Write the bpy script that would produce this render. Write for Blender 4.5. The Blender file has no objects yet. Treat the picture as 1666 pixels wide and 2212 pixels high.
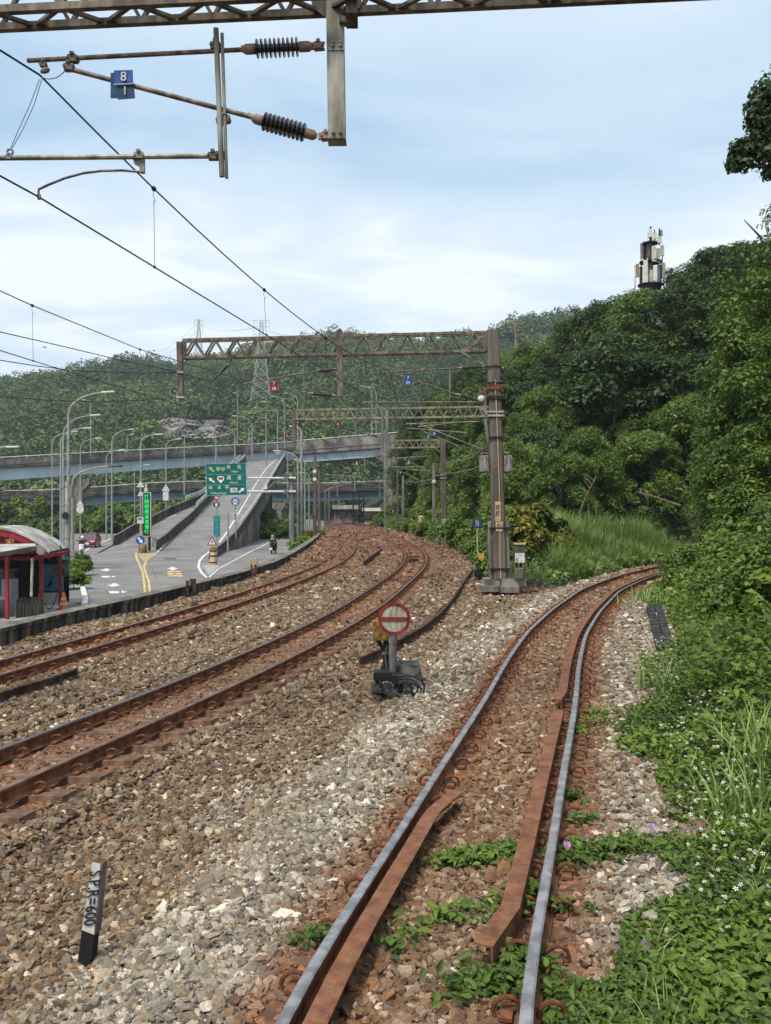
import bpy, math, random
import numpy as np
from mathutils import Vector, Matrix, Euler
random.seed(7); RNG = np.random.default_rng(7)
S = bpy.context.scene; COL = S.collection; R = math.radians
# ------------------------------------------------------------------ camera
F = 1900.0; HOR = 1100.0; CAMZ = 2.42          # focal length and horizon row (1666x2212 frame), eye height over the near rail
cam = bpy.data.cameras.new('camera'); camo = bpy.data.objects.new('camera', cam); COL.objects.link(camo)
cam.sensor_fit = 'VERTICAL'; cam.sensor_height = 24.0; cam.lens = 24.0*F/2212.0
cam.shift_y = -6.0/2212.0; cam.clip_start = .1; cam.clip_end = 4000
camo.location = (0, 0, CAMZ); camo.rotation_euler = (R(90), 0, 0); S.camera = camo
# ------------------------------------------------------------------ sky, sun, exposure
SUN_EL, SUN_AZ = 58.0, 215.0                   # azimuth clockwise from the view direction
w = bpy.data.worlds.new('World'); S.world = w; w.use_nodes = True
nt = w.node_tree; nt.nodes.clear(); N = nt.nodes.new; L = nt.links.new
out = N('ShaderNodeOutputWorld'); bg = N('ShaderNodeBackground'); bg.inputs[1].default_value = .118
sky = N('ShaderNodeTexSky'); sky.sky_type = 'NISHITA'; sky.sun_disc = False
sky.sun_elevation = R(SUN_EL); sky.sun_rotation = R(SUN_AZ); sky.air_density = 1.0; sky.dust_density = 1.5
tc = N('ShaderNodeTexCoord'); sep = N('ShaderNodeSeparateXYZ'); L(tc.outputs['Generated'], sep.inputs[0])
def wmath(op, a, b=None):
    n = N('ShaderNodeMath'); n.operation = op
    for i, v in enumerate((a, b)):
        if v is None: continue
        if isinstance(v, (int, float)): n.inputs[i].default_value = v
        else: L(v, n.inputs[i])
    return n.outputs[0]
zc = wmath('MAXIMUM', sep.outputs[2], .0); den = wmath('ADD', zc, .14)
cmb = N('ShaderNodeCombineXYZ'); L(wmath('DIVIDE', sep.outputs[0], den), cmb.inputs[0]); L(wmath('DIVIDE', sep.outputs[1], den), cmb.inputs[1])
def wnoise(scale, det, rough, off, dist=0.0):
    mp = N('ShaderNodeMapping'); mp.inputs['Location'].default_value = off; mp.inputs['Scale'].default_value = scale; L(cmb.outputs[0], mp.inputs[0])
    n = N('ShaderNodeTexNoise'); n.inputs['Scale'].default_value = 1; n.inputs['Detail'].default_value = det; n.inputs['Roughness'].default_value = rough; n.inputs['Distortion'].default_value = dist
    L(mp.outputs[0], n.inputs[0]); return n.outputs[0]
n1 = wnoise((.42, .62, 1), 5, .5, (3.1, 1.2, 0), .3); n2 = wnoise((1.5, 2.6, 1), 8, .55, (.4, 7.3, 0), .4)
el = N('ShaderNodeValToRGB'); L(zc, el.inputs[0])      # how closed the cloud deck is at each height
cr = el.color_ramp; cr.elements[0].position = 0; cr.elements[0].color = (.86,)*3+(1,); cr.elements[1].position = 1; cr.elements[1].color = (.75,)*3+(1,)
for p, v in ((.14, .90), (.24, .96), (.30, .82), (.345, .40), (.385, .14), (.43, .22), (.475, .62), (.56, .75)):
    e = cr.elements.new(p); e.color = (v, v, v, 1)
d1 = wmath('MULTIPLY', wmath('SUBTRACT', n1, .5), 1.15); d2 = wmath('MULTIPLY', wmath('SUBTRACT', n2, .5), 1.35)
cover = wmath('ADD', wmath('ADD', el.outputs[0], d1), d2)
cl = N('ShaderNodeClamp'); L(cover, cl.inputs[0])
tint = N('ShaderNodeValToRGB'); L(cl.outputs[0], tint.inputs[0])
tr = tint.color_ramp
tr.elements[0].position = 0.05; tr.elements[0].color = (2.15, 3.1, 4.1, 1)
tr.elements[1].position = 1.0; tr.elements[1].color = (4.7, 5.05, 5.3, 1)
for p, c in ((.4, (3.0, 3.82, 4.55)), (.68, (3.45, 4.15, 4.8)), (.85, (3.95, 4.45, 4.85))):
    e = tr.elements.new(p); e.color = c+(1,)
mx = N('ShaderNodeMixRGB'); mx.inputs[0].default_value = .88; L(sky.outputs[0], mx.inputs[1]); L(tint.outputs[0], mx.inputs[2])
L(mx.outputs[0], bg.inputs[0]); L(bg.outputs[0], out.inputs[0])
sl = bpy.data.lights.new('sun', 'SUN'); sl.energy = 2.2; sl.angle = R(16); sl.color = (1, .93, .82)
so = bpy.data.objects.new('sun', sl); COL.objects.link(so)
sd = Vector((math.sin(R(SUN_AZ))*math.cos(R(SUN_EL)), math.cos(R(SUN_AZ))*math.cos(R(SUN_EL)), math.sin(R(SUN_EL))))
so.rotation_euler = sd.to_track_quat('Z', 'Y').to_euler(); so.location = (0, 0, 60)
S.view_settings.view_transform = 'Standard'; S.view_settings.look = 'None'; S.view_settings.gamma = 1; S.view_settings.exposure = 0.88
S.render.engine = 'CYCLES'; S.cycles.use_denoising = True; S.cycles.max_bounces = 6; S.cycles.diffuse_bounces = 3
S.cycles.glossy_bounces = 2; S.cycles.transmission_bounces = 2; S.cycles.transparent_max_bounces = 4; S.cycles.caustics_reflective = False; S.cycles.caustics_refractive = False

# ------------------------------------------------------------------ helpers
def V(*a): return np.array(a, float)
def P(x, y, Z): return V((x-833)*Z/F, Z, CAMZ-(y-HOR)*Z/F)            # picture point at depth Z
def G(x, y, z): return P(x, y, F*(CAMZ-z)/(y-HOR))                    # picture point on the level z
def nrm(v): return v/max(np.linalg.norm(v), 1e-9)
class MB:
    def __init__(s): s.v = []; s.f = []; s.m = []
    def add(s, vs, fs, m=0):
        b = len(s.v); s.v += [tuple(map(float, p)) for p in vs]; s.f += [tuple(i+b for i in q) for q in fs]; s.m += [m]*len(fs); return s
    def box(s, c, size, ax=None, ay=None, az=None, m=0):
        ax = V(1, 0, 0) if ax is None else nrm(np.asarray(ax, float)); az = V(0, 0, 1) if az is None else nrm(np.asarray(az, float))
        ay = nrm(np.cross(az, ax)) if ay is None else nrm(np.asarray(ay, float))
        c = np.asarray(c, float); h = [a*b/2 for a, b in zip((ax, ay, az), size)]
        vs = [c+i*h[0]+j*h[1]+k*h[2] for k in (-1, 1) for j in (-1, 1) for i in (-1, 1)]
        return s.add(vs, [(0, 2, 3, 1), (4, 5, 7, 6), (0, 1, 5, 4), (2, 6, 7, 3), (0, 4, 6, 2), (1, 3, 7, 5)], m)
    def bar(s, a, b, wd, dp=None, up=(0, 0, 1), m=0):                  # square bar between two points
        a = np.asarray(a, float); b = np.asarray(b, float); d = b-a; l = np.linalg.norm(d); d = d/l
        up = np.asarray(up, float)
        if abs(np.dot(up, d)) > .95: up = V(0, 1, 0)
        sx = nrm(np.cross(d, up)); uz = np.cross(sx, d)
        return s.box((a+b)/2, (l, wd, dp or wd), d, sx, uz, m)
    def tube(s, pts, r, n=8, cap=True, m=0):
        pts = [np.asarray(p, float) for p in pts]; k = len(pts); rs = r if hasattr(r, '__len__') else [r]*k
        d0 = nrm(pts[1]-pts[0]); ref = V(0, 0, 1) if abs(d0[2]) < .9 else V(1, 0, 0); u = nrm(np.cross(d0, ref)); vs = []
        for i, p in enumerate(pts):
            d = nrm(pts[min(i+1, k-1)]-pts[max(i-1, 0)]); u = nrm(u-d*np.dot(u, d)); w_ = np.cross(d, u)
            vs += [p+rs[i]*(math.cos(t)*u+math.sin(t)*w_) for t in (2*math.pi*j/n for j in range(n))]
        fs = [(i*n+j, i*n+(j+1) % n, (i+1)*n+(j+1) % n, (i+1)*n+j) for i in range(k-1) for j in range(n)]
        if cap: fs += [tuple(reversed(range(n))), tuple(range((k-1)*n, k*n))]
        return s.add(vs, fs, m)
    def lathe(s, a, b, prof, n=16, m=0):                               # prof: (distance from a, radius)
        a = np.asarray(a, float); d = nrm(np.asarray(b, float)-a); return s._rings(a, d, prof, n, m)
    def _rings(s, a, d, prof, n, m):
        ref = V(0, 0, 1) if abs(d[2]) < .9 else V(1, 0, 0); u = nrm(np.cross(d, ref)); w_ = np.cross(d, u); vs = []
        for t, r in prof: vs += [a+d*t+max(r, 1e-4)*(math.cos(q)*u+math.sin(q)*w_) for q in (2*math.pi*j/n for j in range(n))]
        k = len(prof)
        fs = [(i*n+j, i*n+(j+1) % n, (i+1)*n+(j+1) % n, (i+1)*n+j) for i in range(k-1) for j in range(n)]
        return s.add(vs, fs+[tuple(reversed(range(n))), tuple(range((k-1)*n, k*n))], m)
    def prism(s, poly, ext, m=0):
        poly = [np.asarray(p, float) for p in poly]; e = np.asarray(ext, float); n = len(poly)
        return s.add(poly+[p+e for p in poly], [tuple(reversed(range(n))), tuple(range(n, 2*n))]+[(i, (i+1) % n, n+(i+1) % n, n+i) for i in range(n)], m)
    def sheet(s, poly, m=0): return s.add(poly, [tuple(range(len(poly)))], m)
    def strip(s, A, B, m=0):
        n = len(A); return s.add(list(A)+list(B), [(i, i+1, n+i+1, n+i) for i in range(n-1)], m)
    def sweep(s, path, prof, m=0, ms=None, closed=True):               # prof (u sideways to the right, v up)
        path = [np.asarray(p, float) for p in path]; k = len(path); n = len(prof); vs = []
        for i, p in enumerate(path):
            d = path[min(i+1, k-1)]-path[max(i-1, 0)]; d = nrm(V(d[0], d[1], 0)); rt = V(d[1], -d[0], 0)
            vs += [p+rt*u+V(0, 0, v) for u, v in prof]
        b = len(s.v); s.v += [tuple(map(float, q)) for q in vs]
        e = n if closed else n-1
        for i in range(k-1):
            for j in range(e):
                s.f.append((b+i*n+j, b+(i+1)*n+j, b+(i+1)*n+(j+1) % n, b+i*n+(j+1) % n)); s.m.append(ms[j] if ms else m)
        if closed: s.f += [tuple(b+j for j in range(n)), tuple(b+(k-1)*n+j for j in reversed(range(n)))]; s.m += [m, m]
        return s
WL = {}
def setp(o, label=None, cat=None, group=None, kind=None):
    for k, v in (('label', label), ('category', cat), ('group', group), ('kind', kind)):
        if v: o[k] = v
    return o
def thing(name, label, cat, loc, group=None):
    o = bpy.data.objects.new(name, None); o.empty_display_size = .3; COL.objects.link(o); o.location = tuple(loc); WL[o.name] = np.asarray(loc, float)
    return setp(o, label, cat, group)
def link(name, me, mats, parent=None, loc=None):
    for m in (mats if isinstance(mats, (list, tuple)) else [mats]): me.materials.append(m)
    o = bpy.data.objects.new(name, me); COL.objects.link(o)
    if parent is not None: o.parent = parent
    if loc is not None: o.location = tuple(loc)
    return o
def obj(name, mb, mats, parent=None, smooth=False, bevel=0, fix=True):
    """one mesh from an MB given in world coordinates; its origin is that of its parent (or the middle of its foot)"""
    v = np.array(mb.v)
    if parent is not None: org = WL[parent.name]
    else: org = V((v[:, 0].min()+v[:, 0].max())/2, (v[:, 1].min()+v[:, 1].max())/2, v[:, 2].min())
    me = bpy.data.meshes.new(name); me.from_pydata([tuple(p) for p in v-org], [], mb.f); 
    me.polygons.foreach_set('material_index', mb.m)
    if fix:
        import bmesh
        bm = bmesh.new(); bm.from_mesh(me); bmesh.ops.recalc_face_normals(bm, faces=bm.faces); bm.to_mesh(me); bm.free()
    if smooth: me.polygons.foreach_set('use_smooth', [True]*len(me.polygons))
    o = link(name, me, mats, parent, None if parent is not None else org)
    WL[o.name] = org
    if smooth and hasattr(me, 'set_sharp_from_angle'): me.set_sharp_from_angle(angle=R(35))
    if bevel:
        b = o.modifiers.new('bevel', 'BEVEL'); b.width = bevel; b.segments = 2; b.limit_method = 'ANGLE'
    return o
def single(name, mb, mats, label, cat, group=None, kind=None, **k): return setp(obj(name, mb, mats, None, **k), label, cat, group, kind)
def struct(name, mb, mats, **k): return setp(obj(name, mb, mats, None, **k), kind='structure')
def dup(root, loc, rz=None, sc=None, label=None, group=None):
    r = root.copy(); COL.objects.link(r); r.location = tuple(loc)
    if rz is not None: r.rotation_euler = (0, 0, rz)
    if sc is not None: r.scale = sc if hasattr(sc, '__len__') else (sc,)*3
    if label: r['label'] = label
    if group: r['group'] = group
    for c in root.children:
        d = c.copy(); COL.objects.link(d); d.parent = r
        for g in c.children:
            e = g.copy(); COL.objects.link(e); e.parent = d
    return r
def text(name, s, size, c, right, up, m, parent, depth=.004, ax='CENTER', stretch=1.0):
    """lettering as a mesh: centre c, reading direction right, up"""
    cu = bpy.data.curves.new(name, 'FONT'); cu.body = s; cu.size = size; cu.align_x = ax; cu.align_y = 'CENTER'; cu.extrude = depth; cu.resolution_u = 3
    t = bpy.data.objects.new(name+'_tmp', cu); COL.objects.link(t)
    me = bpy.data.meshes.new_from_object(t.evaluated_get(bpy.context.evaluated_depsgraph_get())); COL.objects.unlink(t); bpy.data.objects.remove(t); bpy.data.curves.remove(cu)
    rt = nrm(np.asarray(right, float)); u = nrm(np.asarray(up, float)); n = np.cross(rt, u)
    M4 = Matrix(((rt[0]*stretch, u[0], n[0], c[0]), (rt[1]*stretch, u[1], n[1], c[1]), (rt[2]*stretch, u[2], n[2], c[2]), (0, 0, 0, 1)))
    me.transform(M4); org = WL[parent.name]; me.transform(Matrix.Translation(-Vector(org))); me.materials.clear()
    o = link(name, me, m, parent); WL[o.name] = org; return o
# ------------------------------------------------------------------ materials
def mat(name, col, rough=.75, metal=0., var=.25, scale=3., zs=1., bump=0., spec=.3, col2=None, lo=.42, hi=.62, emit=0., fine=0.):
    m = bpy.data.materials.new(name); m.use_nodes = True; t = m.node_tree; n = t.nodes; b = n['Principled BSDF']; ln = t.links.new
    b.inputs['Roughness'].default_value = rough; b.inputs['Metallic'].default_value = metal; b.inputs['Specular IOR Level'].default_value = spec
    tcn = n.new('ShaderNodeTexCoord'); mp = n.new('ShaderNodeMapping'); mp.inputs['Scale'].default_value = (scale, scale, scale*zs); ln(tcn.outputs['Object'], mp.inputs[0])
    ns = n.new('ShaderNodeTexNoise'); ns.inputs['Scale'].default_value = 1; ns.inputs['Detail'].default_value = 6; ns.inputs['Roughness'].default_value = .62; ln(mp.outputs[0], ns.inputs[0])
    r = n.new('ShaderNodeValToRGB'); ln(ns.outputs[0], r.inputs[0]); c = np.array(col[:3])
    r.color_ramp.elements[0].position = lo; r.color_ramp.elements[1].position = hi
    a = c*(1-var); d = np.array(col2) if col2 else np.minimum(c*(1+var), 1)
    r.color_ramp.elements[0].color = tuple(a)+(1,); r.color_ramp.elements[1].color = tuple(d)+(1,)
    src = r.outputs[0]
    if fine:
        n2 = n.new('ShaderNodeTexNoise'); n2.inputs['Scale'].default_value = scale*14; n2.inputs['Detail'].default_value = 3; ln(tcn.outputs['Object'], n2.inputs[0])
        r2 = n.new('ShaderNodeValToRGB'); ln(n2.outputs[0], r2.inputs[0]); r2.color_ramp.elements[0].position = .3; r2.color_ramp.elements[1].position = .7
        r2.color_ramp.elements[0].color = (1-fine,)*3+(1,); r2.color_ramp.elements[1].color = (1+fine*.4,)*3+(1,)
        mm = n.new('ShaderNodeMixRGB'); mm.blend_type = 'MULTIPLY'; mm.inputs[0].default_value = 1; ln(src, mm.inputs[1]); ln(r2.outputs[0], mm.inputs[2]); src = mm.outputs[0]
    ln(src, b.inputs['Base Color'])
    if bump:
        bp = n.new('ShaderNodeBump'); bp.inputs['Strength'].default_value = bump; bp.inputs['Distance'].default_value = .02; ln(ns.outputs[0], bp.inputs['Height']); ln(bp.outputs[0], b.inputs['Normal'])
    if emit: b.inputs['Emission Color'].default_value = tuple(c)+(1,); b.inputs['Emission Strength'].default_value = emit
    return m
def leafmat(name, stops, transl=.3, rough=.5):
    m = bpy.data.materials.new(name); m.use_nodes = True; t = m.node_tree; n = t.nodes; b = n['Principled BSDF']; ln = t.links.new
    at = n.new('ShaderNodeAttribute'); at.attribute_name = 'tone'
    oi = n.new('ShaderNodeObjectInfo'); ad = n.new('ShaderNodeMath'); ad.operation = 'MULTIPLY_ADD'; ad.inputs[1].default_value = .26; ln(oi.outputs['Random'], ad.inputs[0])
    sb = n.new('ShaderNodeMath'); sb.operation = 'SUBTRACT'; sb.inputs[1].default_value = .13; ln(at.outputs['Fac'], sb.inputs[0]); ln(sb.outputs[0], ad.inputs[2])
    r = n.new('ShaderNodeValToRGB'); ln(ad.outputs[0], r.inputs[0]); e = r.color_ramp.elements
    e[0].position = stops[0][0]; e[0].color = stops[0][1]+(1,); e[1].position = stops[-1][0]; e[1].color = stops[-1][1]+(1,)
    for p, c in stops[1:-1]: q = e.new(p); q.color = c+(1,)
    ln(r.outputs[0], b.inputs['Base Color']); b.inputs['Roughness'].default_value = rough; b.inputs['Specular IOR Level'].default_value = .35
    tr_ = n.new('ShaderNodeBsdfTranslucent'); ln(r.outputs[0], tr_.inputs[0]); mxn = n.new('ShaderNodeMixShader'); mxn.inputs[0].default_value = transl
    ln(b.outputs[0], mxn.inputs[1]); ln(tr_.outputs[0], mxn.inputs[2]); ln(mxn.outputs[0], n['Material Output'].inputs[0]); return m
K = {}
K['rust'] = mat('rusty_steel', (.17, .065, .03), .85, .1, .45, 9, bump=.25, fine=.3)
K['railside'] = mat('rail_side_rust', (.19, .080, .040), .85, .1, .4, 7, bump=.2)
K['railtop'] = mat('polished_rail', (.33, .32, .325), .45, .6, .3, 7, .2, fine=.15)
K['railtop_old'] = mat('dull_rail_head', (.20, .12, .08), .42, .6, .3, 4)
K['railtop_dark'] = mat('dark_rail_head', (.13, .12, .115), .35, .75, .25, 4)
K['guard'] = mat('guard_rail_rust', (.19, .076, .040), .85, .05, .35, 7, bump=.35, col2=(.29, .130, .068), lo=.35, hi=.7, fine=.4)
K['conc'] = mat('weathered_concrete', (.20, .185, .165), .9, 0, .45, 1.6, .35, bump=.3, fine=.25)
K['concdark'] = mat('stained_concrete', (.036, .034, .032), .9, 0, .5, 3.6, .13, bump=.3, col2=(.21, .19, .165), lo=.46, hi=.70, fine=.3)
K['conctop'] = mat('mossy_concrete_top', (.17, .155, .13), .95, 0, .4, 2.2, bump=.3, fine=.3)
K['conclight'] = mat('pale_concrete', (.36, .35, .33), .9, 0, .25, 1.2, .4, fine=.15)
K['pole'] = mat('concrete_mast', (.140, .118, .100), .9, 0, .3, 3, .15, bump=.2, fine=.25)
K['polegrey'] = mat('grey_mast', (.20, .19, .17), .9, 0, .3, 3, .2, fine=.2)
K['truss'] = mat('weathered_truss_steel', (.14, .118, .095), .7, .3, .4, 6, .4, col2=(.23, .19, .145))
K['galv'] = mat('galvanised_steel', (.22, .205, .16), .6, .45, .35, 5, .25, col2=(.34, .32, .27), bump=.15)
K['tube'] = mat('cantilever_tube', (.12, .085, .07), .6, .35, .35, 10, .5, col2=(.22, .17, .14))
K['insul'] = mat('brown_insulator', (.035, .022, .022), .25, 0, .3, 5, spec=.6)
K['cap'] = mat('insulator_cap', (.24, .16, .12), .7, .3, .3, 12)
K['wire'] = mat('dark_wire', (.03, .03, .035), .55, .5, .2, 3)
K['drop'] = mat('dropper_wire', (.22, .22, .23), .5, .6, .2, 3)
K['blue'] = mat('blue_plate', (.008, .07, .26), .5, 0, .3, 8)
K['bluedark'] = mat('faded_blue_plate', (.01, .05, .13), .6, 0, .35, 8)
K['red'] = mat('red_plate', (.24, .015, .025), .55, 0, .25, 8)
K['signred'] = mat('sign_red', (.24, .034, .032), .65, 0, .35, 9, .4, fine=.2)
K['cream'] = mat('dirty_cream_paint', (.36, .33, .21), .6, 0, .3, 14, .3, col2=(.55, .52, .38), lo=.4, hi=.62)
K['white'] = mat('white_paint', (.72, .72, .70), .6, 0, .12, 6)
K['offwhite'] = mat('off_white_paint', (.56, .55, .51), .7, 0, .2, 5)
K['black'] = mat('black_paint', (.015, .015, .016), .6, 0, .3, 6)
K['rubber'] = mat('black_cable', (.02, .02, .02), .55, 0, .3, 6)
K['green'] = mat('sign_green', (.0, .115, .085), .45, 0, .12, 3)
K['teal'] = mat('teal_sign', (.02, .20, .20), .5, 0, .2, 5)
K['signblue'] = mat('sign_blue', (.01, .09, .32), .45, 0, .15, 5)
K['led'] = mat('green_led', (.01, .62, .13), .5, 0, 0, 3, emit=.75)
K['yellow'] = mat('yellow_paint', (.55, .36, .08), .7, 0, .25, 5, fine=.2)
K['roadyellow'] = mat('road_yellow', (.62, .46, .16), .8, 0, .25, 1.5, fine=.25)
K['roadwhite'] = mat('road_white', (.66, .65, .62), .8, 0, .2, 1.5, fine=.25)
K['tan'] = mat('tan_paving', (.40, .31, .17), .9, 0, .25, 1.2, fine=.2)
K['asphalt'] = mat('worn_asphalt', (.20, .193, .186), .9, 0, .26, .3, bump=.1, lo=.34, hi=.68, fine=.22)
K['asphaltdark'] = mat('patched_asphalt', (.07, .07, .072), .9, 0, .2, 1)
K['lamp'] = mat('lamp_pole', (.30, .315, .30), .5, .3, .15, 2)
K['lampwarm'] = mat('lamp_arm', (.32, .29, .235), .5, .3, .15, 2)
K['lamphead'] = mat('lamp_head', (.62, .62, .60), .5, 0, .1, 2)
K['girder'] = mat('pale_blue_girder', (.50, .62, .68), .6, 0, .10, .35, .2)
K['girderdark'] = mat('grey_blue_girder', (.14, .22, .27), .7, 0, .15, .35)
K['parapet'] = mat('stained_parapet', (.13, .115, .105), .95, 0, .5, .35, .9, col2=(.32, .29, .27), lo=.38, hi=.68, fine=.2)
K['parapetdark'] = mat('dark_parapet', (.055, .05, .048), .95, 0, .5, .4, .9, col2=(.11, .10, .095), fine=.2)
K['pylon'] = mat('pylon_steel', (.40, .41, .41), .6, .3, .15, .5)
K['postred'] = mat('red_post', (.26, .02, .024), .5, 0, .3, 3, .3)
K['roofmetal'] = mat('dull_metal_roof', (.40, .375, .33), .7, .1, .4, 1.3, col2=(.50, .475, .43), bump=.1)
K['rooffascia'] = mat('dark_roof_edge', (.07, .06, .055), .8, 0, .3, 3)
K['gold'] = mat('gold_letters', (.48, .33, .10), .5, .2, .3, 9)
K['cabinet'] = mat('grey_cabinet', (.10, .105, .13), .6, 0, .25, 2)
K['cabinetlight'] = mat('light_cabinet', (.30, .31, .34), .6, 0, .2, 2)
K['mural'] = mat('blue_panel', (.055, .16, .22), .7, 0, .3, 2.5)
K['olive'] = mat('olive_board', (.11, .105, .07), .85, 0, .4, 3, .3)
K['floor'] = mat('pale_floor', (.33, .30, .28), .9, 0, .2, 1.2)
K['orange'] = mat('cone_orange', (.62, .13, .035), .6, 0, .25, 6)
K['dark'] = mat('dark_interior', (.012, .012, .014), .9, 0, .3, 2)
K['carred'] = mat('car_red', (.22, .015, .028), .3, .2, .08, 2, spec=.6)
K['glass'] = mat('dark_glass', (.07, .09, .10), .12, 0, .2, 1, spec=.7)
K['tyre'] = mat('tyre', (.02, .02, .02), .85, 0, .2, 4)
K['chrome'] = mat('headlamp', (.75, .75, .75), .15, .4, .1, 4)
K['skin'] = mat('skin', (.42, .25, .17), .6, 0, .1, 8)
K['cloth'] = mat('dark_clothes', (.02, .022, .04), .85, 0, .3, 8)
K['cyanpaint'] = mat('cyan_paint', (.10, .42, .46), .4, 0, .1, 2)
K['bark'] = mat('bark', (.085, .068, .052), .95, 0, .35, 5, .3, bump=.4)
K['twig'] = mat('dry_twig', (.26, .19, .12), .9, 0, .3, 5)
K['antcream'] = mat('cream_antenna', (.56, .52, .42), .6, 0, .12, 2)
K['anttan'] = mat('tan_antenna', (.42, .36, .26), .6, 0, .15, 2)
K['rock'] = mat('grey_rock', (.14, .13, .125), .95, 0, .45, .12, 2.2, col2=(.30, .285, .265), bump=.5, fine=.3)
K['purple'] = mat('weathered_box', (.16, .135, .135), .7, .1, .35, 6, .3, col2=(.27, .24, .24))
K['ltan'] = mat('label_tan', (.50, .36, .20), .7, 0, .2, 6)
FG = dict(
 dark=leafmat('dark_foliage', [(0, (.016, .033, .010)), (.5, (.046, .084, .018)), (.85, (.105, .160, .036)), (1, (.19, .25, .075))]),
 mid=leafmat('mid_foliage', [(0, (.036, .070, .012)), (.5, (.100, .165, .023)), (.85, (.180, .250, .042)), (1, (.26, .32, .085))]),
 light=leafmat('light_foliage', [(0, (.06, .105, .014)), (.5, (.150, .230, .028)), (.85, (.23, .305, .05)), (1, (.34, .38, .11))]),
 ground=leafmat('ground_foliage', [(0, (.040, .075, .014)), (.45, (.112, .182, .024)), (.8, (.185, .262, .038)), (1, (.30, .35, .07))], .3, .55),
 grass=leafmat('grass_blades', [(0, (.07, .13, .03)), (.5, (.165, .260, .055)), (.85, (.27, .365, .11)), (1, (.42, .45, .22))]),
 croton=leafmat('yellow_foliage', [(0, (.03, .055, .01)), (.4, (.09, .12, .018)), (.62, (.28, .25, .03)), (1, (.58, .43, .05))]),
 far=leafmat('far_foliage', [(0, (.024, .050, .020)), (.5, (.064, .112, .032)), (.8, (.115, .170, .050)), (1, (.20, .24, .08))], .15, .8))
# ------------------------------------------------------------------ track alignments (metres: X across, Y away)
def table(pts, w_, lo, hi, sl0, sl1):
    pts = np.array(pts); z = np.arange(lo, hi+.5, .5); x = np.interp(z, pts[:, 1], pts[:, 0])
    a = z < pts[0, 1]; x[a] = pts[0, 0]+(z[a]-pts[0, 1])*sl0; b = z > pts[-1, 1]; x[b] = pts[-1, 0]+(z[b]-pts[-1, 1])*sl1
    k = int(w_*2)//2*2+1; h = np.hanning(k+2)[1:-1]; h /= h.sum(); xp = np.concatenate([2*x[0]-x[1:k//2+1][::-1], x, 2*x[-1]-x[-k//2-1:-1][::-1]])
    xs = np.convolve(xp, h, 'same')[k//2:k//2+len(z)]; return z, xs
T0Z, T0X = table([(-.42, .5), (.04, 4.13), (.60, 6.26), (.94, 7.64), (1.26, 8.9), (1.83, 11.13), (2.45, 13.8), (3.32, 17.16), (4.56, 21.1), (6.5, 26.58), (8.85, 31.6), (11.9, 37), (16.6, 43.5), (24, 52)], 3, -6, 60, .13, 1.2)
T2Z, T2X = table([(-5.9, 1.5), (-3.65, 9.59), (-2.52, 13.68), (-1.34, 19.2), (-.55, 24), (.05, 29), (.6, 33.5), (1.15, 38.5), (1.62, 46), (1.78, 53), (1.6, 62), (.75, 78), (-.45, 96), (-3.2, 140), (-7.2, 175)], 9, -6, 240, .29, -.16)
T1Z, T1X = table([(-9.6, 1.5), (-6.75, 14.6), (-6.15, 17.6), (-5.45, 21.2), (-4.75, 25.3), (-4.05, 30.5), (-3.35, 37), (-2.8, 44), (-2.55, 52), (-2.7, 64), (-3.2, 80), (-4.6, 103), (-7.8, 140), (-11.8, 175)], 9, -6, 240, .2, -.16)
x0 = lambda z: np.interp(z, T0Z, T0X); x1 = lambda z: np.interp(z, T1Z, T1X); x2 = lambda z: np.interp(z, T2Z, T2X)
def cosang(fx, z): s = (fx(np.asarray(z)+.5)-fx(np.asarray(z)-.5)); return 1/np.sqrt(1+s*s)
ZT1, ZT2, CANT = -.33, -.20, .075
# ------------------------------------------------------------------ ground shape
WALLF = np.array([(-9.6, 10.0), (-8.1, 18.5), (-7.75, 21.3), (-7.0, 25.2), (-6.5, 28.9), (-5.75, 34.5), (-5.3, 42), (-5.3, 50), (-5.6, 62), (-6.2, 80), (-7.2, 100), (-9.5, 130), (-14, 170)])
xw = lambda z: np.interp(z, WALLF[:, 1], WALLF[:, 0])
ROADZ = -1.5
HF = np.array([(700, 235, 260, 1085), (780, 222, 250, 1080), (856, 190, 225, 1050), (885, 118, 150, 975), (920, 84, 118, 955), (960, 70, 108, 925), (1020, 52, 98, 895), (1090, 46, 92, 880), (1200, 47, 86, 825), (1330, 49, 82, 762), (1440, 51, 80, 728),
               (1500, 52, 76, 675), (1600, 54, 72, 640), (1700, 55, 72, 600), (1900, 58, 72, 540), (2400, 60, 75, 470), (3200, 62, 80, 400)], float)
def vnoise(x, y, s, seed=0):
    r = np.random.default_rng(seed); g = r.random((64, 64)); x = np.asarray(x)/s; y = np.asarray(y)/s
    xi = np.floor(x).astype(int); yi = np.floor(y).astype(int); fx = x-xi; fy = y-yi; fx = fx*fx*(3-2*fx); fy = fy*fy*(3-2*fy)
    q = lambda i, j: g[(xi+i) % 64, (yi+j) % 64]
    return (q(0, 0)*(1-fx)+q(1, 0)*fx)*(1-fy)+(q(0, 1)*(1-fx)+q(1, 1)*fx)*fy
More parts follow.
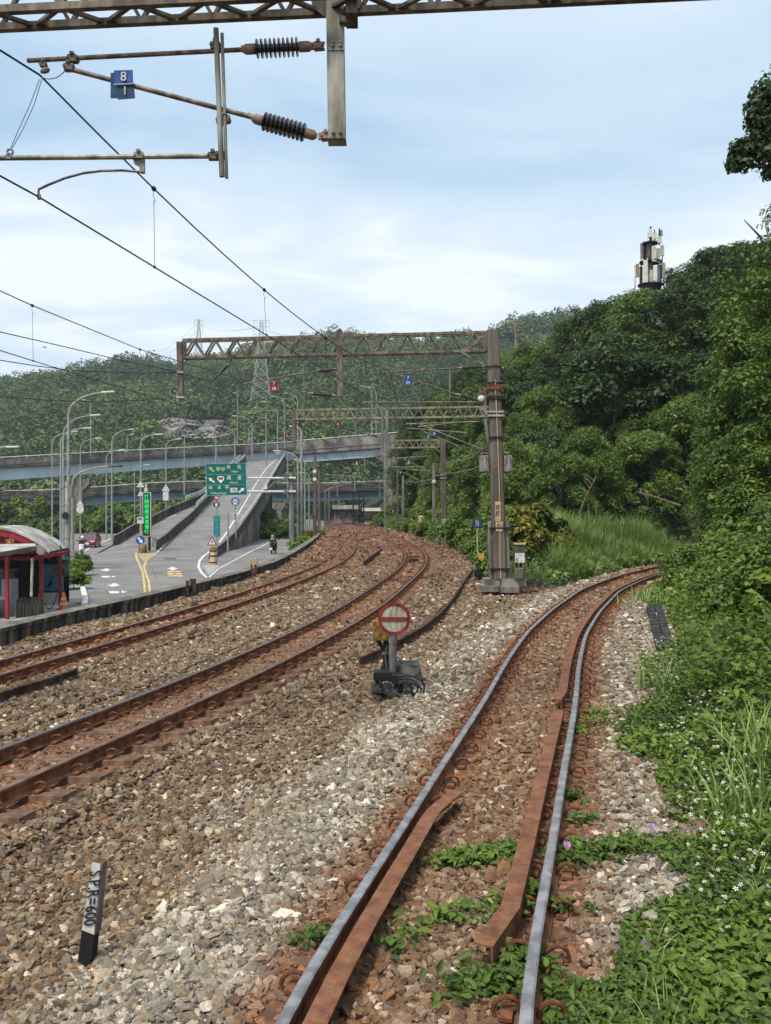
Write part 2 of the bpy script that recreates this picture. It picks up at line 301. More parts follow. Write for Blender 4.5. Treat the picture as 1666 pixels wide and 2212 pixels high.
def hgt(X, Z):
    X = np.asarray(X, float); Z = np.asarray(Z, float)
    d0 = (X-x0(Z))*cosang(x0, Z); d1 = (X-x1(Z))*cosang(x1, Z); d2 = (X-x2(Z))*cosang(x2, Z)
    bed = lambda d, zt, k: zt-.165-np.maximum(np.abs(d)-1.35, 0)*k
    base = np.full_like(X, -.46)+.08*(vnoise(X, Z, 1.7, 3)-.5)
    near = np.where(Z < 55, bed(d0, 0, .3), -9)
    g = np.maximum.reduce([base, near, bed(d1, ZT1, .35), bed(d2, ZT2, .3)])
    g = g+CANT*.5*np.clip(d2, -1, 1)*(np.abs(d2) < 1.3)+CANT*.5*np.clip(d1, -1, 1)*(np.abs(d1) < 1.3)
    bank = -.28+.20*np.clip(d0-1.5, 0, 1.5)+.42*np.clip(d0-3.0, 0, 3)+.75*np.clip(d0-6, 0, 9)
    g = np.where((d0 > 1.3) & (Z < 58), np.maximum(np.where(d0 < 2, g, -9), bank), g)
    px = 833+F*X/np.maximum(Z, 1); zf = np.interp(px, HF[:, 0], HF[:, 1]); zcst = np.interp(px, HF[:, 0], HF[:, 2]); yc = np.interp(px, HF[:, 0], HF[:, 3])
    zt = CAMZ+(HOR-yc)*zcst/F; t = (Z-zf)/(zcst-zf); hl = np.where(t < 1, -.2+np.clip(t, 0, 1)**.8*(zt+.2), zt+.15*(Z-zcst))
    hl = -.3+(hl+.3)*smooth(X-x2(Z), 3.2, 7.5)+(vnoise(X, Z, 6, 5)-.5)*np.clip(t*6, 0, 1.6)
    g = np.where((t > 0) & (px > 700) & (X > x2(Z)+3), np.maximum(g, hl), g)
    # gentle rise of the grassy wedge between the branch and the main line
    wd = np.minimum(d2-3.2, -d0-2.2); g = np.where((Z > 31) & (Z < 60) & (wd > 0), np.maximum(g, -.3+np.clip(wd, 0, 4)*.16), g)
    g = np.where(X < xw(Z)-.3, ROADZ-.06-.0*Z, g)
    return g
def dist_rails(X, Z):
    r = np.full(np.shape(X), 9.)
    for fx in (x0, x1, x2):
        d = np.abs((X-fx(Z))*cosang(fx, Z)); r = np.minimum(r, np.abs(d-.565))
    return r
def smooth(a, lo, hi): t = np.clip((a-lo)/(hi-lo), 0, 1); return t*t*(3-2*t)
# ------------------------------------------------------------------ the ground sheet
def grid_mesh(name, xs, zs, hf, colf, m):
    Xg, Zg = np.meshgrid(xs, zs); Hg = hf(Xg, Zg); nv = Xg.size; nx = len(xs); nz = len(zs)
    me = bpy.data.meshes.new(name); co = np.stack([Xg, Zg, Hg], -1).reshape(-1, 3)
    i = (np.arange(nz-1)[:, None]*nx+np.arange(nx-1)[None]).ravel(); q = np.stack([i, i+1, i+nx+1, i+nx], 1)
    raw_mesh(me, co, q); me.polygons.foreach_set('use_smooth', np.ones(len(q), bool))
    if colf is not None:
        c = colf(Xg.ravel(), Zg.ravel()); a = me.color_attributes.new('col', 'FLOAT_COLOR', 'POINT'); a.data.foreach_set('color', np.c_[c, np.ones(nv)].astype(np.float32).ravel())
    return link(name, me, m)
def raw_mesh(me, co, q, tone=None):
    k = q.shape[1]; me.vertices.add(len(co)); me.vertices.foreach_set('co', np.ascontiguousarray(co, np.float32).ravel())
    me.loops.add(q.size); me.loops.foreach_set('vertex_index', np.ascontiguousarray(q, np.int32).ravel())
    me.polygons.add(len(q)); me.polygons.foreach_set('loop_start', np.arange(0, q.size, k, dtype=np.int32))
    me.update(calc_edges=True)
    if tone is not None:
        a = me.attributes.new('tone', 'FLOAT', 'FACE'); a.data.foreach_set('value', np.ascontiguousarray(tone, np.float32))
def ground_col(X, Z):
    r = dist_rails(X, Z); d0 = (X-x0(Z))*cosang(x0, Z); d2 = (X-x2(Z))*cosang(x2, Z); d1 = (X-x1(Z))*cosang(x1, Z)
    n = vnoise(X, Z, .8, 11)
    brown = np.array((.105, .068, .044)); rust = np.array((.15, .062, .032)); grey = np.array((.19, .175, .155)); soil = np.array((.035, .040, .018)); road = np.array((.10, .10, .09))
    tr = np.minimum(np.minimum(np.abs(d0), np.abs(d1)), np.abs(d2))
    c = np.repeat(brown[None], X.size, 0)
    kr = smooth(1.15-tr, 0, .6)*.55+smooth(.45-r, 0, .35)*.45; kr = np.clip(kr*(.7+.6*n), 0, 1)[:, None]; kr = np.where((tr == np.abs(d0))[:, None], kr*.75, kr)
    lg = (smooth(d0, -3.0, -1.6)*smooth(-.75-d0, 0, .3)+smooth(d0, .8, 1.1))*(Z < 40); lg = np.clip(lg*(.6+.8*n), 0, 1)[:, None]
    c = c*(1-lg)+grey*lg; c = c*(1-kr)+rust*kr; fr = smooth(Z, 22, 60)[:, None]*.7; c = c*(1-fr)+np.array((.135, .066, .04))*fr
    g = (((d0 > 1.6) & (Z < 58)) | ((X > x2(Z)+3.0) & (Z > 31) & (d0 < -1.8)) | ((X > x2(Z)+3.0) & (Z > 58)))[:, None]
    c = np.where(g, soil, c)
    c = np.where((X < xw(Z)-.25)[:, None], np.array((.045, .05, .03)), c); return c
def ground_mat():
    m = bpy.data.materials.new('ballast_ground'); m.use_nodes = True; t = m.node_tree; n = t.nodes; b = n['Principled BSDF']; ln = t.links.new
    a = n.new('ShaderNodeAttribute'); a.attribute_name = 'col'; tcn = n.new('ShaderNodeTexCoord')
    vo = n.new('ShaderNodeTexVoronoi'); vo.inputs['Scale'].default_value = 13; ln(tcn.outputs['Object'], vo.inputs['Vector'])
    sp = n.new('ShaderNodeSeparateColor'); ln(vo.outputs['Color'], sp.inputs[0])
    r = n.new('ShaderNodeValToRGB'); ln(sp.outputs[0], r.inputs[0]); e = r.color_ramp.elements; e[0].color = (.35, .33, .31, 1); e[1].color = (2.3, 2.2, 2.1, 1); q = e.new(.6); q.color = (.95, .95, .95, 1); q = e.new(.9); q.color = (1.35, 1.3, 1.25, 1)
    mm = n.new('ShaderNodeMixRGB'); mm.blend_type = 'MULTIPLY'; mm.inputs[0].default_value = 1; ln(a.outputs['Color'], mm.inputs[1]); ln(r.outputs[0], mm.inputs[2]); ln(mm.outputs[0], b.inputs['Base Color'])
    bp = n.new('ShaderNodeBump'); bp.inputs['Strength'].default_value = .9; bp.inputs['Distance'].default_value = .04; ln(sp.outputs[1], bp.inputs['Height']); ln(bp.outputs[0], b.inputs['Normal']); b.inputs['Roughness'].default_value = .9
    return m
K['ground'] = ground_mat()
xs = np.concatenate([np.arange(-70, -16, 1.5), np.arange(-16, 18, .2), np.arange(18, 90, 1.2)]); zs = np.concatenate([np.arange(-8, 40, .25), np.arange(40, 80, .6), np.arange(80, 262, 1.6)])
g = grid_mesh('ground', xs, zs, hgt, ground_col, K['ground']); setp(g, kind='structure')
mb = MB(); mb.sheet([(-1500, -60, -1.75), (1500, -60, -1.75), (1500, 1900, -1.75), (-1500, 1900, -1.75)])
K['lowland'] = mat('scrub_soil', (.03, .042, .016), .95, 0, .4, .05); struct('lowland', mb, K['lowland'])
# ------------------------------------------------------------------ ballast stones: counted by nobody
def ballast():
    pts = []
    for (za, zb, dens) in ((3.3, 7.5, 1250), (7.5, 12, 880), (12, 19, 520), (19, 30, 230), (30, 48, 95), (48, 75, 34), (75, 125, 12)):
        wa = .46*zb+.6; n = int(dens*(zb-za)*2*wa); X = RNG.uniform(-wa, wa, n); Z = RNG.uniform(za, zb, n)
        s = {3.3: .024, 7.5: .027, 12: .033, 19: .047, 30: .066, 48: .10, 75: .15}[za]; pts.append(np.c_[X, Z, RNG.lognormal(math.log(s), .28, n)])
    p = np.concatenate(pts); X, Z, s = p.T; d0 = (X-x0(Z))*cosang(x0, Z); d1 = (X-x1(Z))*cosang(x1, Z); d2 = (X-x2(Z))*cosang(x2, Z); r = dist_rails(X, Z)
    ok = (np.abs(X) < .45*Z+.5) & (X > xw(Z)+.1) & (r > .085) & ~((d0 > 2.1+.7*vnoise(X, Z, .9, 4)) & (Z < 58)) & ~((X > x2(Z)+3.1) & (Z > 31) & (d0 < -2))
    on = np.minimum(np.minimum(np.abs(d0), np.abs(d1)), np.abs(d2))
    X, Z, s, d0, d1, d2, r, on = (a[ok] for a in (X, Z, s, d0, d1, d2, r, on)); n = len(X)
    # darker, browner stones by the mains, clean grey ones in the cess of the branch, rust within the four foot
    pal = np.array([(.16, .105, .063), (.115, .082, .057), (.20, .152, .10), (.215, .18, .14), (.145, .125, .10), (.32, .27, .20), (.085, .065, .05), (.54, .50, .44)])
    grey = np.array([(.27, .25, .215), (.19, .18, .16), (.35, .325, .285), (.24, .20, .15), (.14, .13, .115), (.44, .415, .37), (.20, .165, .125), (.60, .58, .53)])
    pr = [.20, .18, .19, .12, .13, .075, .09, .015]; i = RNG.choice(8, n, p=pr); j = RNG.choice(8, n, p=[.22, .2, .15, .13, .12, .08, .07, .03])
    lg = (smooth(d0, -2.5, -1.6)*smooth(-.72-d0, 0, .4)+smooth(d0, .75, 1.15))*smooth(40-Z, 0, 14); lg = lg*(.42+.9*vnoise(X, Z, .9, 21))
    pl = ((vnoise(X, Z, 1.4, 33) > .6) & (d2 > 2.2) & (Z < 12)); lg = np.where(pl, np.maximum(lg, .55), lg)
    c = np.where((RNG.random(n) < lg)[:, None], grey[j]*.92, pal[i])
    dn = np.where(on == np.abs(d0), .72, 1.25); kr = np.clip((smooth(1.2-on, 0, .55)*.5*dn+smooth(.42-r, 0, .36)*.75), 0, 1)*np.clip(.55+.75*vnoise(X, Z, .5, 8), 0, 1)
    rust = np.array((.175, .076, .038))*RNG.uniform(.5, 1.5, n)[:, None]; c = c*(1-kr[:, None]*.82)+rust*kr[:, None]*.82; far = smooth(Z, 22, 60)[:, None]*.55; c = c*(1-far)+np.array((.15, .075, .045))*far*RNG.uniform(.6, 1.5, n)[:, None]
    c = c*RNG.uniform(.78, 1.25, n)[:, None]*np.array((1.16, 1.09, 1.01))
    co = np.c_[X, Z, hgt(X, Z)+s*RNG.uniform(-.25, .55, n)-.022*smooth(.27-r, 0, .1)*(on < 1)]
    me = bpy.data.meshes.new('ballast'); me.vertices.add(n); me.vertices.foreach_set('co', co.astype(np.float32).ravel())
    a = me.attributes.new('rot', 'FLOAT_VECTOR', 'POINT'); a.data.foreach_set('vector', np.c_[RNG.normal(0, .45, n), RNG.normal(0, .45, n), RNG.uniform(0, 6.28, n)].astype(np.float32).ravel())
    sc = s[:, None]*np.c_[RNG.uniform(.85, 1.45, n), RNG.uniform(.65, 1.05, n), RNG.uniform(.42, .75, n)]
    a = me.attributes.new('scl', 'FLOAT_VECTOR', 'POINT'); a.data.foreach_set('vector', sc.astype(np.float32).ravel())
    a = me.attributes.new('scol', 'FLOAT_COLOR', 'POINT'); a.data.foreach_set('color', np.c_[c, np.ones(n)].astype(np.float32).ravel())
    m = bpy.data.materials.new('ballast_stone'); m.use_nodes = True; t = m.node_tree; b = t.nodes['Principled BSDF']; at = t.nodes.new('ShaderNodeAttribute'); at.attribute_type = 'INSTANCER'; at.attribute_name = 'scol'
    tcn = t.nodes.new('ShaderNodeTexCoord'); ns = t.nodes.new('ShaderNodeTexNoise'); ns.inputs['Scale'].default_value = 2.2; ns.inputs['Detail'].default_value = 4; t.links.new(tcn.outputs['Object'], ns.inputs[0])
    rr = t.nodes.new('ShaderNodeValToRGB'); t.links.new(ns.outputs[0], rr.inputs[0]); rr.color_ramp.elements[0].position = .35; rr.color_ramp.elements[1].position = .7; rr.color_ramp.elements[0].color = (.72, .70, .68, 1); rr.color_ramp.elements[1].color = (1.2, 1.18, 1.15, 1)
    mm = t.nodes.new('ShaderNodeMixRGB'); mm.blend_type = 'MULTIPLY'; mm.inputs[0].default_value = 1; t.links.new(at.outputs['Color'], mm.inputs[1]); t.links.new(rr.outputs[0], mm.inputs[2]); t.links.new(mm.outputs[0], b.inputs['Base Color'])
    b.inputs['Roughness'].default_value = .85; b.inputs['Specular IOR Level'].default_value = .25
    o = link('ballast', me, m); setp(o, 'grey brown and rusty crushed stone ballast bedding the rails', 'ballast', kind='stuff')
    ng = bpy.data.node_groups.new('ballast_stones', 'GeometryNodeTree'); ng.interface.new_socket('Geometry', in_out='INPUT', socket_type='NodeSocketGeometry'); ng.interface.new_socket('Geometry', in_out='OUTPUT', socket_type='NodeSocketGeometry')
    q = ng.nodes.new; ln = ng.links.new; gi = q('NodeGroupInput'); go = q('NodeGroupOutput'); jn = q('GeometryNodeJoinGeometry')
    for k in range(7):
        ic = q('GeometryNodeMeshIcoSphere'); ic.inputs['Subdivisions'].default_value = 2 if k < 4 else 1
        sp = q('GeometryNodeSetPosition'); ps = q('GeometryNodeInputPosition'); ad = q('ShaderNodeVectorMath'); ad.operation = 'ADD'; ad.inputs[1].default_value = (k*7.3, k*3.1, k*5.7)
        nz = q('ShaderNodeTexNoise'); nz.inputs['Scale'].default_value = .95; nz.inputs['Detail'].default_value = 1.5; ln(ps.outputs[0], ad.inputs[0]); ln(ad.outputs[0], nz.inputs['Vector'])
        sb = q('ShaderNodeVectorMath'); sb.operation = 'SUBTRACT'; sb.inputs[1].default_value = (.5, .5, .5); ln(nz.outputs['Color'], sb.inputs[0]); ml = q('ShaderNodeVectorMath'); ml.operation = 'SCALE'; ml.inputs['Scale'].default_value = 1.9; ln(sb.outputs[0], ml.inputs[0])
        ln(ic.outputs[0], sp.inputs[0]); ln(ml.outputs[0], sp.inputs['Offset']); sm = q('GeometryNodeSetShadeSmooth'); sm.inputs['Shade Smooth'].default_value = False; ln(sp.outputs[0], sm.inputs[0])
        mt_ = q('GeometryNodeSetMaterial'); mt_.inputs['Material'].default_value = m; ln(sm.outputs[0], mt_.inputs[0]); g2 = q('GeometryNodeGeometryToInstance'); ln(mt_.outputs[0], g2.inputs[0]); ln(g2.outputs[0], jn.inputs[0])
    ip = q('GeometryNodeInstanceOnPoints'); ip.inputs['Pick Instance'].default_value = True; ln(gi.outputs[0], ip.inputs['Points']); ln(jn.outputs[0], ip.inputs['Instance'])
    ri = q('FunctionNodeRandomValue'); ri.data_type = 'INT'; ri.inputs[4].default_value = 0; ri.inputs[5].default_value = 6; ln(ri.outputs[2], ip.inputs['Instance Index'])
    for nm, sk in (('rot', 'Rotation'), ('scl', 'Scale')):
        na = q('GeometryNodeInputNamedAttribute'); na.data_type = 'FLOAT_VECTOR'; na.inputs[0].default_value = nm; ln(na.outputs[0], ip.inputs[sk])
    ln(ip.outputs[0], go.inputs[0]); md = o.modifiers.new('stones', 'NODES'); md.node_group = ng
ballast()
# ------------------------------------------------------------------ tracks
RAIL = [(-.06, 0), (.06, 0), (.06, .012), (.012, .03), (.010, .11), (.033, .122), (.033, .148), (.022, .155), (-.022, .155), (-.033, .148), (-.033, .122), (-.010, .11), (-.012, .03), (-.06, .012)]
RMS = [0]*14
for k in (6, 7, 8): RMS[k] = 1
def railpath(fx, zt, off, za, zb, cant=0):
    zz = np.concatenate([np.arange(za, min(zb, 30), .5), np.arange(max(za, 30), min(zb, 70), 1.), np.arange(max(za, 70), zb, 2.)]) if zb > 30 else np.arange(za, zb, .5)
    out_ = []
    for z in zz:
        c = cosang(fx, z); s = float(fx(z+.5)-fx(z-.5)); ln_ = math.hypot(1, s); out_.append(V(float(fx(z))+off/ln_, z-off*s/ln_, zt-.155+(cant if off > 0 else 0)))
    return out_
def sleeper_mesh():
    m = MB(); m.prism([(-1.0, -.11, -.16), (1.0, -.11, -.16), (1.0, -.10, 0), (-1.0, -.10, 0)], (0, .0, 0)); m = MB()
    m.add([(x, y*(1 if z else 1.15), z*.17-.17) for x in (-1.0, 1.0) for y in (-.11, .11) for z in (0, 1)], [(0, 1, 3, 2), (4, 6, 7, 5), (0, 4, 5, 1), (2, 3, 7, 6), (1, 5, 7, 3), (0, 2, 6, 4)]); return m
def clip_mesh():
    m = MB(); a = [V(.058*math.cos(t), 0, .0+.075*math.sin(t)) for t in np.linspace(-.5, math.pi+.5, 9)]
    m.tube([V(p[0]*1.15, p[0]*.35, p[2]*.85) for p in a], .0125, 6); m.box((0, 0, -.015), (.07, .15, .02)); return m
def mb_mesh(name, m, mats, smooth_=False):
    me = bpy.data.meshes.new(name); me.from_pydata(m.v, [], m.f); me.polygons.foreach_set('material_index', m.m)
    for q in (mats if isinstance(mats, (list, tuple)) else [mats]): me.materials.append(q)
    return me
K['sleeper'] = mat('rust_stained_sleeper', (.17, .10, .065), .95, 0, .35, 5, bump=.3, fine=.3)
SLE = mb_mesh('sleeper', sleeper_mesh(), K['sleeper']); CLP = mb_mesh('clip', clip_mesh(), K['rust'])
def track(label, fx, zt, cant, za, zb, tops, nclip, guards=()):
    t = thing('railway_track', label, 'railway track', (float(fx(za)), za, zt), None); t0 = WL[t.name]
    for off, tm in zip((-.565, .565), tops):
        m = MB(); m.sweep(railpath(fx, zt, off, za, zb, cant), RAIL, ms=RMS); obj('rail', m, [K['railside'], K[tm]], t, fix=True)
    z = max(za, 2.2); n = 0; far = MB(); farc = MB()
    while z < min(zb, 75):
        s = float(fx(z+.5)-fx(z-.5)); a = math.atan(s); p = V(float(fx(z)), z, zt-.158)
        if n < 90:
            o = bpy.data.objects.new('sleeper', SLE); COL.objects.link(o); o.parent = t; o.location = tuple(p-t0+V(0, 0, cant/2)); o.rotation_euler = (0, -math.asin(cant/1.13), -a)
            if n < nclip:
                for rx in (-.565, .565):
                    for sd_ in (-1, 1):
                        c = bpy.data.objects.new('clip', CLP); COL.objects.link(c); c.parent = o; c.location = (rx+sd_*.115, 0, .035); c.rotation_euler = (0, 0, 0)
            else:
                for rx in (-.565, .565):
                    for sd_ in (-1, 1):
                        q = p+V(math.cos(a), -math.sin(a), 0)*(rx+sd_*.115)+V(0, 0, .045+(cant if rx > 0 else 0)); farc.tube([q+V(-.07, -.03, -.01), q+V(-.04, -.015, .06), q+V(.04, .015, .06), q+V(.07, .03, -.01)], .014, 4)
        n += 1; z += .6/math.hypot(1, s)
    if farc.f: o = obj('rail_clips', farc, K['rust'], t, fix=False); o['kind'] = 'stuff'
    for (pts, prof, lab, bev) in guards:
        m = MB(); m.sweep(pts, prof); o = obj('guard_rail', m, K['guard'], t); o['label'] = lab
    return t
def gpath(pix, z):
    p = [G(x, y, z) for x, y in pix]; q = np.array(p); t = np.arange(len(q)); n = (len(q)-1)*6+1; u = np.linspace(0, len(q)-1, n)
    sm = np.stack([np.interp(u, t, q[:, k]) for k in range(3)], 1); sm[1:-1] = (sm[:-2]+2*sm[1:-1]+sm[2:])/4; return list(sm)
ANG = [(-.085, .0), (.005, .0), (.005, -.12), (.015, -.12), (.015, .012), (-.085, .012)]       # angle bar: flat top leaning inwards, web beside the rail
ANGR = [(-.105, 0), (.0, 0), (.0, -.11), (.012, -.11), (.012, .012), (-.105, .012)]
ANGL = [(.105, .012), (-.012, .012), (-.012, -.11), (0, -.11), (0, 0), (.105, 0)]
def offpath(fx, off, za, zb, z, flare0=0, flare1=0):
    zz = np.arange(za, zb, .25); o_ = []
    for v in zz:
        s = float(fx(v+.5)-fx(v-.5)); l = math.hypot(1, s); f_ = off+(flare0*max(0, 1-(v-za)/.5))+(flare1*max(0, 1-(zb-v)/.8)); o_.append(V(float(fx(v))+f_/l, v-f_*s/l, z))
    return o_
track('single branch line with shining rails and rusty guard rails curving right into the bushes', x0, 0, 0, -2, 58, ('railtop', 'railtop'), 24,
      [(offpath(x0, -.455, 1.5, 7.75, -.012, 0, .16), ANGL, 'rusty guard rail beside the left running rail', 0),
       (offpath(x0, .43, 4.95, 10.75, -.012, -.10, .0), ANGR, 'rusty guard rail with bent end beside the right running rail', 0),
       (offpath(x0, .43, 11.3, 44, -.012, -.05, 0), ANGR, 'long rusty guard rail running round the curve', 0)])
track('rusty main line track nearest the round red sign, curving away to the left', x2, ZT2, CANT, -2, 215, ('railtop_dark', 'railtop_old'), 24)
track('rust brown main line track running beside the low stained wall', x1, ZT1, CANT, -2, 215, ('railtop_old', 'railtop_old'), 24)
# ------------------------------------------------------------------ wall along the line
def wall():
    zz = np.concatenate([np.arange(10, 60, 1.), np.arange(60, 171, 2.)]); A = [V(float(xw(z)), z, 0) for z in zz]
    m = MB(); m.sweep(A, [(0, -1.7), (0, -.19), (.035, -.18), (.035, -.085), (-.42, -.085), (-.42, -1.7)], ms=[0, 0, 0, 1, 0, 0])
    single('retaining_wall', m, [K['concdark'], K['conctop']], 'low black stained concrete wall between the tracks and the road', 'wall')
wall()
# ------------------------------------------------------------------ road, ramp, markings
def rz(Z): return ROADZ+.135*math.log1p(math.exp((Z-81)/2))*2
def onramp(x, y, up=0.0):
    lo, hi = 30., 235.
    for _ in range(60):
        mid = (lo+hi)/2
        if CAMZ-(y-HOR)*mid/F > rz(mid)+up: lo = mid
        else: hi = mid
    return P(x, y, (lo+hi)/2)
def solve(x, y, level):                      # picture point on the level or the ramp
    return G(x, y, level) if level is not None else onramp(x, y)
m = MB(); m.sheet([(-60, 20, ROADZ), (-5.0, 20, ROADZ), (-5.0, 45, ROADZ), (-5.3, 62, ROADZ), (-6.6, 96, ROADZ), (-9, 125, ROADZ), (-70, 152, ROADZ), (-70, 40, ROADZ)])
struct('road', m, K['asphalt'])
rl = [(313, 1214), (340, 1188), (378, 1155), (410, 1128), (450, 1085), (480, 1053), (510, 1015), (535, 991), (556, 975), (580, 965)]
rr = [(450, 1210), (478, 1189), (507, 1163), (530, 1132), (548, 1105), (566, 1075), (586, 1040), (604, 1008), (617, 986), (634, 970)]
def zline(pix, zs): 
    q = np.array([onramp(*p) for p in pix]); return np.interp(zs, q[:, 1], q[:, 0])
rampz = np.arange(66, 199, 3.); lx = zline(rl, rampz); rx_ = zline(rr, rampz)
mid = [V(lx[i], z, rz(z)+.004) for i, z in enumerate(rampz)]; rgt = [V(rx_[i], z, rz(z)+.004) for i, z in enumerate(rampz)]
lft = [V(lx[i]-float(np.interp(z, [80, 92, 104, 118, 200], [4.8, 4.4, 3.3, .95, .85])), z, rz(z)+.004) for i, z in enumerate(rampz)]
m = MB(); m.strip(mid, rgt); m.strip(lft, mid); struct('ramp_road', m, K['asphalt'])
# body of the ramp: solid fill with a stained retaining wall up to Y=106, then beams on piers
m = MB(); k = [i for i, z in enumerate(rampz) if z <= 115]
for a_, s_ in ((rgt, .32), (lft, -.32)):
    tp = [a_[i]+V(s_, 0, -.02) for i in k]; bt = [V(a_[i][0]+s_, a_[i][1], ROADZ-.05) for i in k]; m.strip(tp, bt)
m.sheet([rgt[k[-1]]+V(.32, 0, -.02), lft[k[-1]]+V(-.32, 0, -.02), V(lft[k[-1]][0]-.32, 115, ROADZ), V(rgt[k[-1]][0]+.32, 115, ROADZ)])
single('ramp_wall', m, K['parapet'], 'stained concrete retaining wall carrying the lower part of the ramp', 'retaining wall')
m = MB()
for i in range(k[-1], len(rampz)-1):
    for j, (A, B) in enumerate(((lft, rgt),)):
        a, b, c, d = A[i]-V(.4, 0, .05), B[i]+V(.4, 0, -.05), B[i+1]+V(.4, 0, -.05), A[i+1]-V(.4, 0, .05); h = V(0, 0, 1.3)
        m.add([a, b, c, d, a-h, b-h, c-h, d-h], [(3, 2, 1, 0), (4, 5, 6, 7), (0, 1, 5, 4), (2, 3, 7, 6), (1, 2, 6, 5), (3, 0, 4, 7)])
tb = thing('ramp_bridge', 'concrete beam bridge carrying the upper ramp up to the viaduct', 'bridge', (lx[k[-1]], 110, ROADZ))
obj('beam', m, K['parapet'], tb)
for zz in (120, 142, 164, 186):
    c = V((np.interp(zz, rampz, lx)+np.interp(zz, rampz, rx_))/2, zz, 0); m = MB(); m.box((c[0], zz, (rz(zz)-1.4+ROADZ)/2-.1), (3.2, 1.4, rz(zz)-1.3-ROADZ)); obj('pier', m, K['concdark'], tb)
K['asphaltpatch'] = mat('repaired_asphalt', (.155, .15, .146), .9, 0, .2, .6, fine=.2)
def barrier(line, lab, h=.85, wd=.35, rail=None, lvl=0.0):
    t = thing('concrete_barrier', lab, 'barrier', line[0]); m = MB(); m.sweep(line, [(-wd*.6, lvl), (wd*.6, lvl), (wd*.35, .3), (wd*.3, h), (-wd*.3, h), (-wd*.35, .3)], ms=[0, 0, 0, 1, 0, 0]); obj('wall', m, [K['concdark'], K['conctop']], t)
    if rail:
        m = MB(); q = line[rail:]
        for hh in (h+.25, h+.5): m.tube([p+V(0, 0, hh) for p in q], .05, 6)
        for p in q[::2]: m.tube([p+V(0, 0, h-.05), p+V(0, 0, h+.52)], .04, 6)
        obj('railing', m, K['lamphead'], t)
barrier([p+V(.0, 0, 0) for p, z in zip(mid, rampz) if z > 79], 'long stained barrier with pale railing between the two ramp lanes', .95, rail=8)
barrier([p+V(.1, 0, 0) for p, z in zip(rgt, rampz) if z > 68], 'stained barrier along the outer right edge of the ramp', .75, rail=8)
barrier([p for p, z in zip(lft, rampz) if z > 83], 'outer stained barrier on the left of the down ramp beside the bushes', .95, rail=9)
barrier([G(x, y, ROADZ) for x, y in ((165, 1150), (195, 1150), (226, 1150), (245, 1147))], 'dark low barrier behind the red car across the road', 1.1)
def marking(name, polys, level, mk, lab, up=.006, cat='road marking', grp=None):
    m = MB()
    for pl in polys: m.sheet([solve(x, y, level)+V(0, 0, up+(0 if level is not None else .004)) for x, y in pl])
    o = single(name, m, K[mk], lab, cat, grp, fix=False); return o
def ribbon(pix, wpx): 
    a = [(x-wpx(y)/2, y) for x, y in pix]; b = [(x+wpx(y)/2, y) for x, y in pix]
    return [[a[i], a[i+1], b[i+1], b[i]] for i in range(len(pix)-1)]
marking('lane_line', ribbon([(313, 1279), (312, 1262), (309, 1238), (302, 1220), (295, 1205), (294, 1194)], lambda y: 4.6), None, 'roadyellow', 'left stripe of the double yellow line at the ramp fork')
marking('lane_line', ribbon([(324, 1278), (322, 1258), (316, 1240), (311, 1224), (318, 1210), (340, 1194)], lambda y: 4.6), None, 'roadyellow', 'right stripe of the double yellow line bending towards the ramp')
marking('paving', [[(297, 1196), (338, 1194), (313, 1217)]], None, 'tan', 'triangle of tan paving in front of the ramp nose', cat='paving')
marking('lane_line', ribbon([(340, 1193), (373, 1160), (408, 1130), (443, 1096), (470, 1060), (500, 1018), (523, 998), (541, 990)], lambda y: max(1.6, 4.5*(y-960)/240)), None, 'roadwhite', 'white edge line up the left side of the ramp')
marking('lane_line', ribbon([(474, 1172), (490, 1150), (516, 1108), (540, 1068), (556, 1040), (577, 1010), (598, 992)], lambda y: max(1.8, 4.5*(y-960)/240)), None, 'roadwhite', 'white edge line up the right side of the ramp')
marking('lane_line', ribbon([(447, 1248), (436, 1238), (429, 1225), (431, 1212), (440, 1201), (458, 1189)], lambda y: 5.5), None, 'roadwhite', 'thick curved white line around the striped bollard')
marking('lane_line', ribbon([(452, 1247), (470, 1230), (500, 1214), (540, 1192), (580, 1173)], lambda y: 3.4), ROADZ, 'roadwhite', 'white edge line along the side road beside the ramp wall')
marking('paving', [[(437, 1221), (474, 1222), (452, 1243)]], None, 'conclight', 'pale concrete triangle between ramp and side road', cat='paving')
marking('lane_line', ribbon([(162, 1203), (195, 1183), (222, 1171), (270, 1151)], lambda y: 3.2), ROADZ, 'roadwhite', 'white line on the far road under the red car')
marking('lane_line', ribbon([(330, 1128), (352, 1122), (380, 1112)], lambda y: 2.2), None, 'roadwhite', 'white edge line on the down ramp lane')
marking('lane_arrow', [[(215, 1231), (224, 1230.4), (226, 1228), (234, 1228), (236, 1230.6), (240, 1231), (230, 1234)]], ROADZ, 'roadwhite', 'farther white arrow painted on the left lane', grp='arrows on the left lane')
marking('lane_arrow', [[(230, 1264), (241, 1263), (244, 1260), (252, 1260), (254, 1263), (261, 1264), (246, 1267.5)]], ROADZ, 'roadwhite', 'nearer white arrow painted on the left lane', grp='arrows on the left lane')
marking('road_lettering', [[(219, 1244.5), (238, 1244), (237, 1247.5), (221, 1247.8)], [(240, 1244.5), (249, 1244.2), (248, 1246.5), (242, 1247)]], ROADZ, 'roadwhite', 'worn white road lettering below the farther arrow')
marking('road_lettering', [[(235, 1277.5), (258, 1277), (257, 1281.5), (237, 1282)], [(262, 1276.5), (268, 1276), (267, 1278), (274, 1277.5), (273, 1279.5), (263, 1281)]], ROADZ, 'roadwhite', 'worn white road lettering below the nearer arrow')
marking('lane_arrow', [[(361, 1229), (373, 1224), (385, 1229), (378, 1229), (378, 1232), (369, 1232), (369, 1229)]], ROADZ, 'roadwhite', 'white arrow on the lane that climbs the ramp')
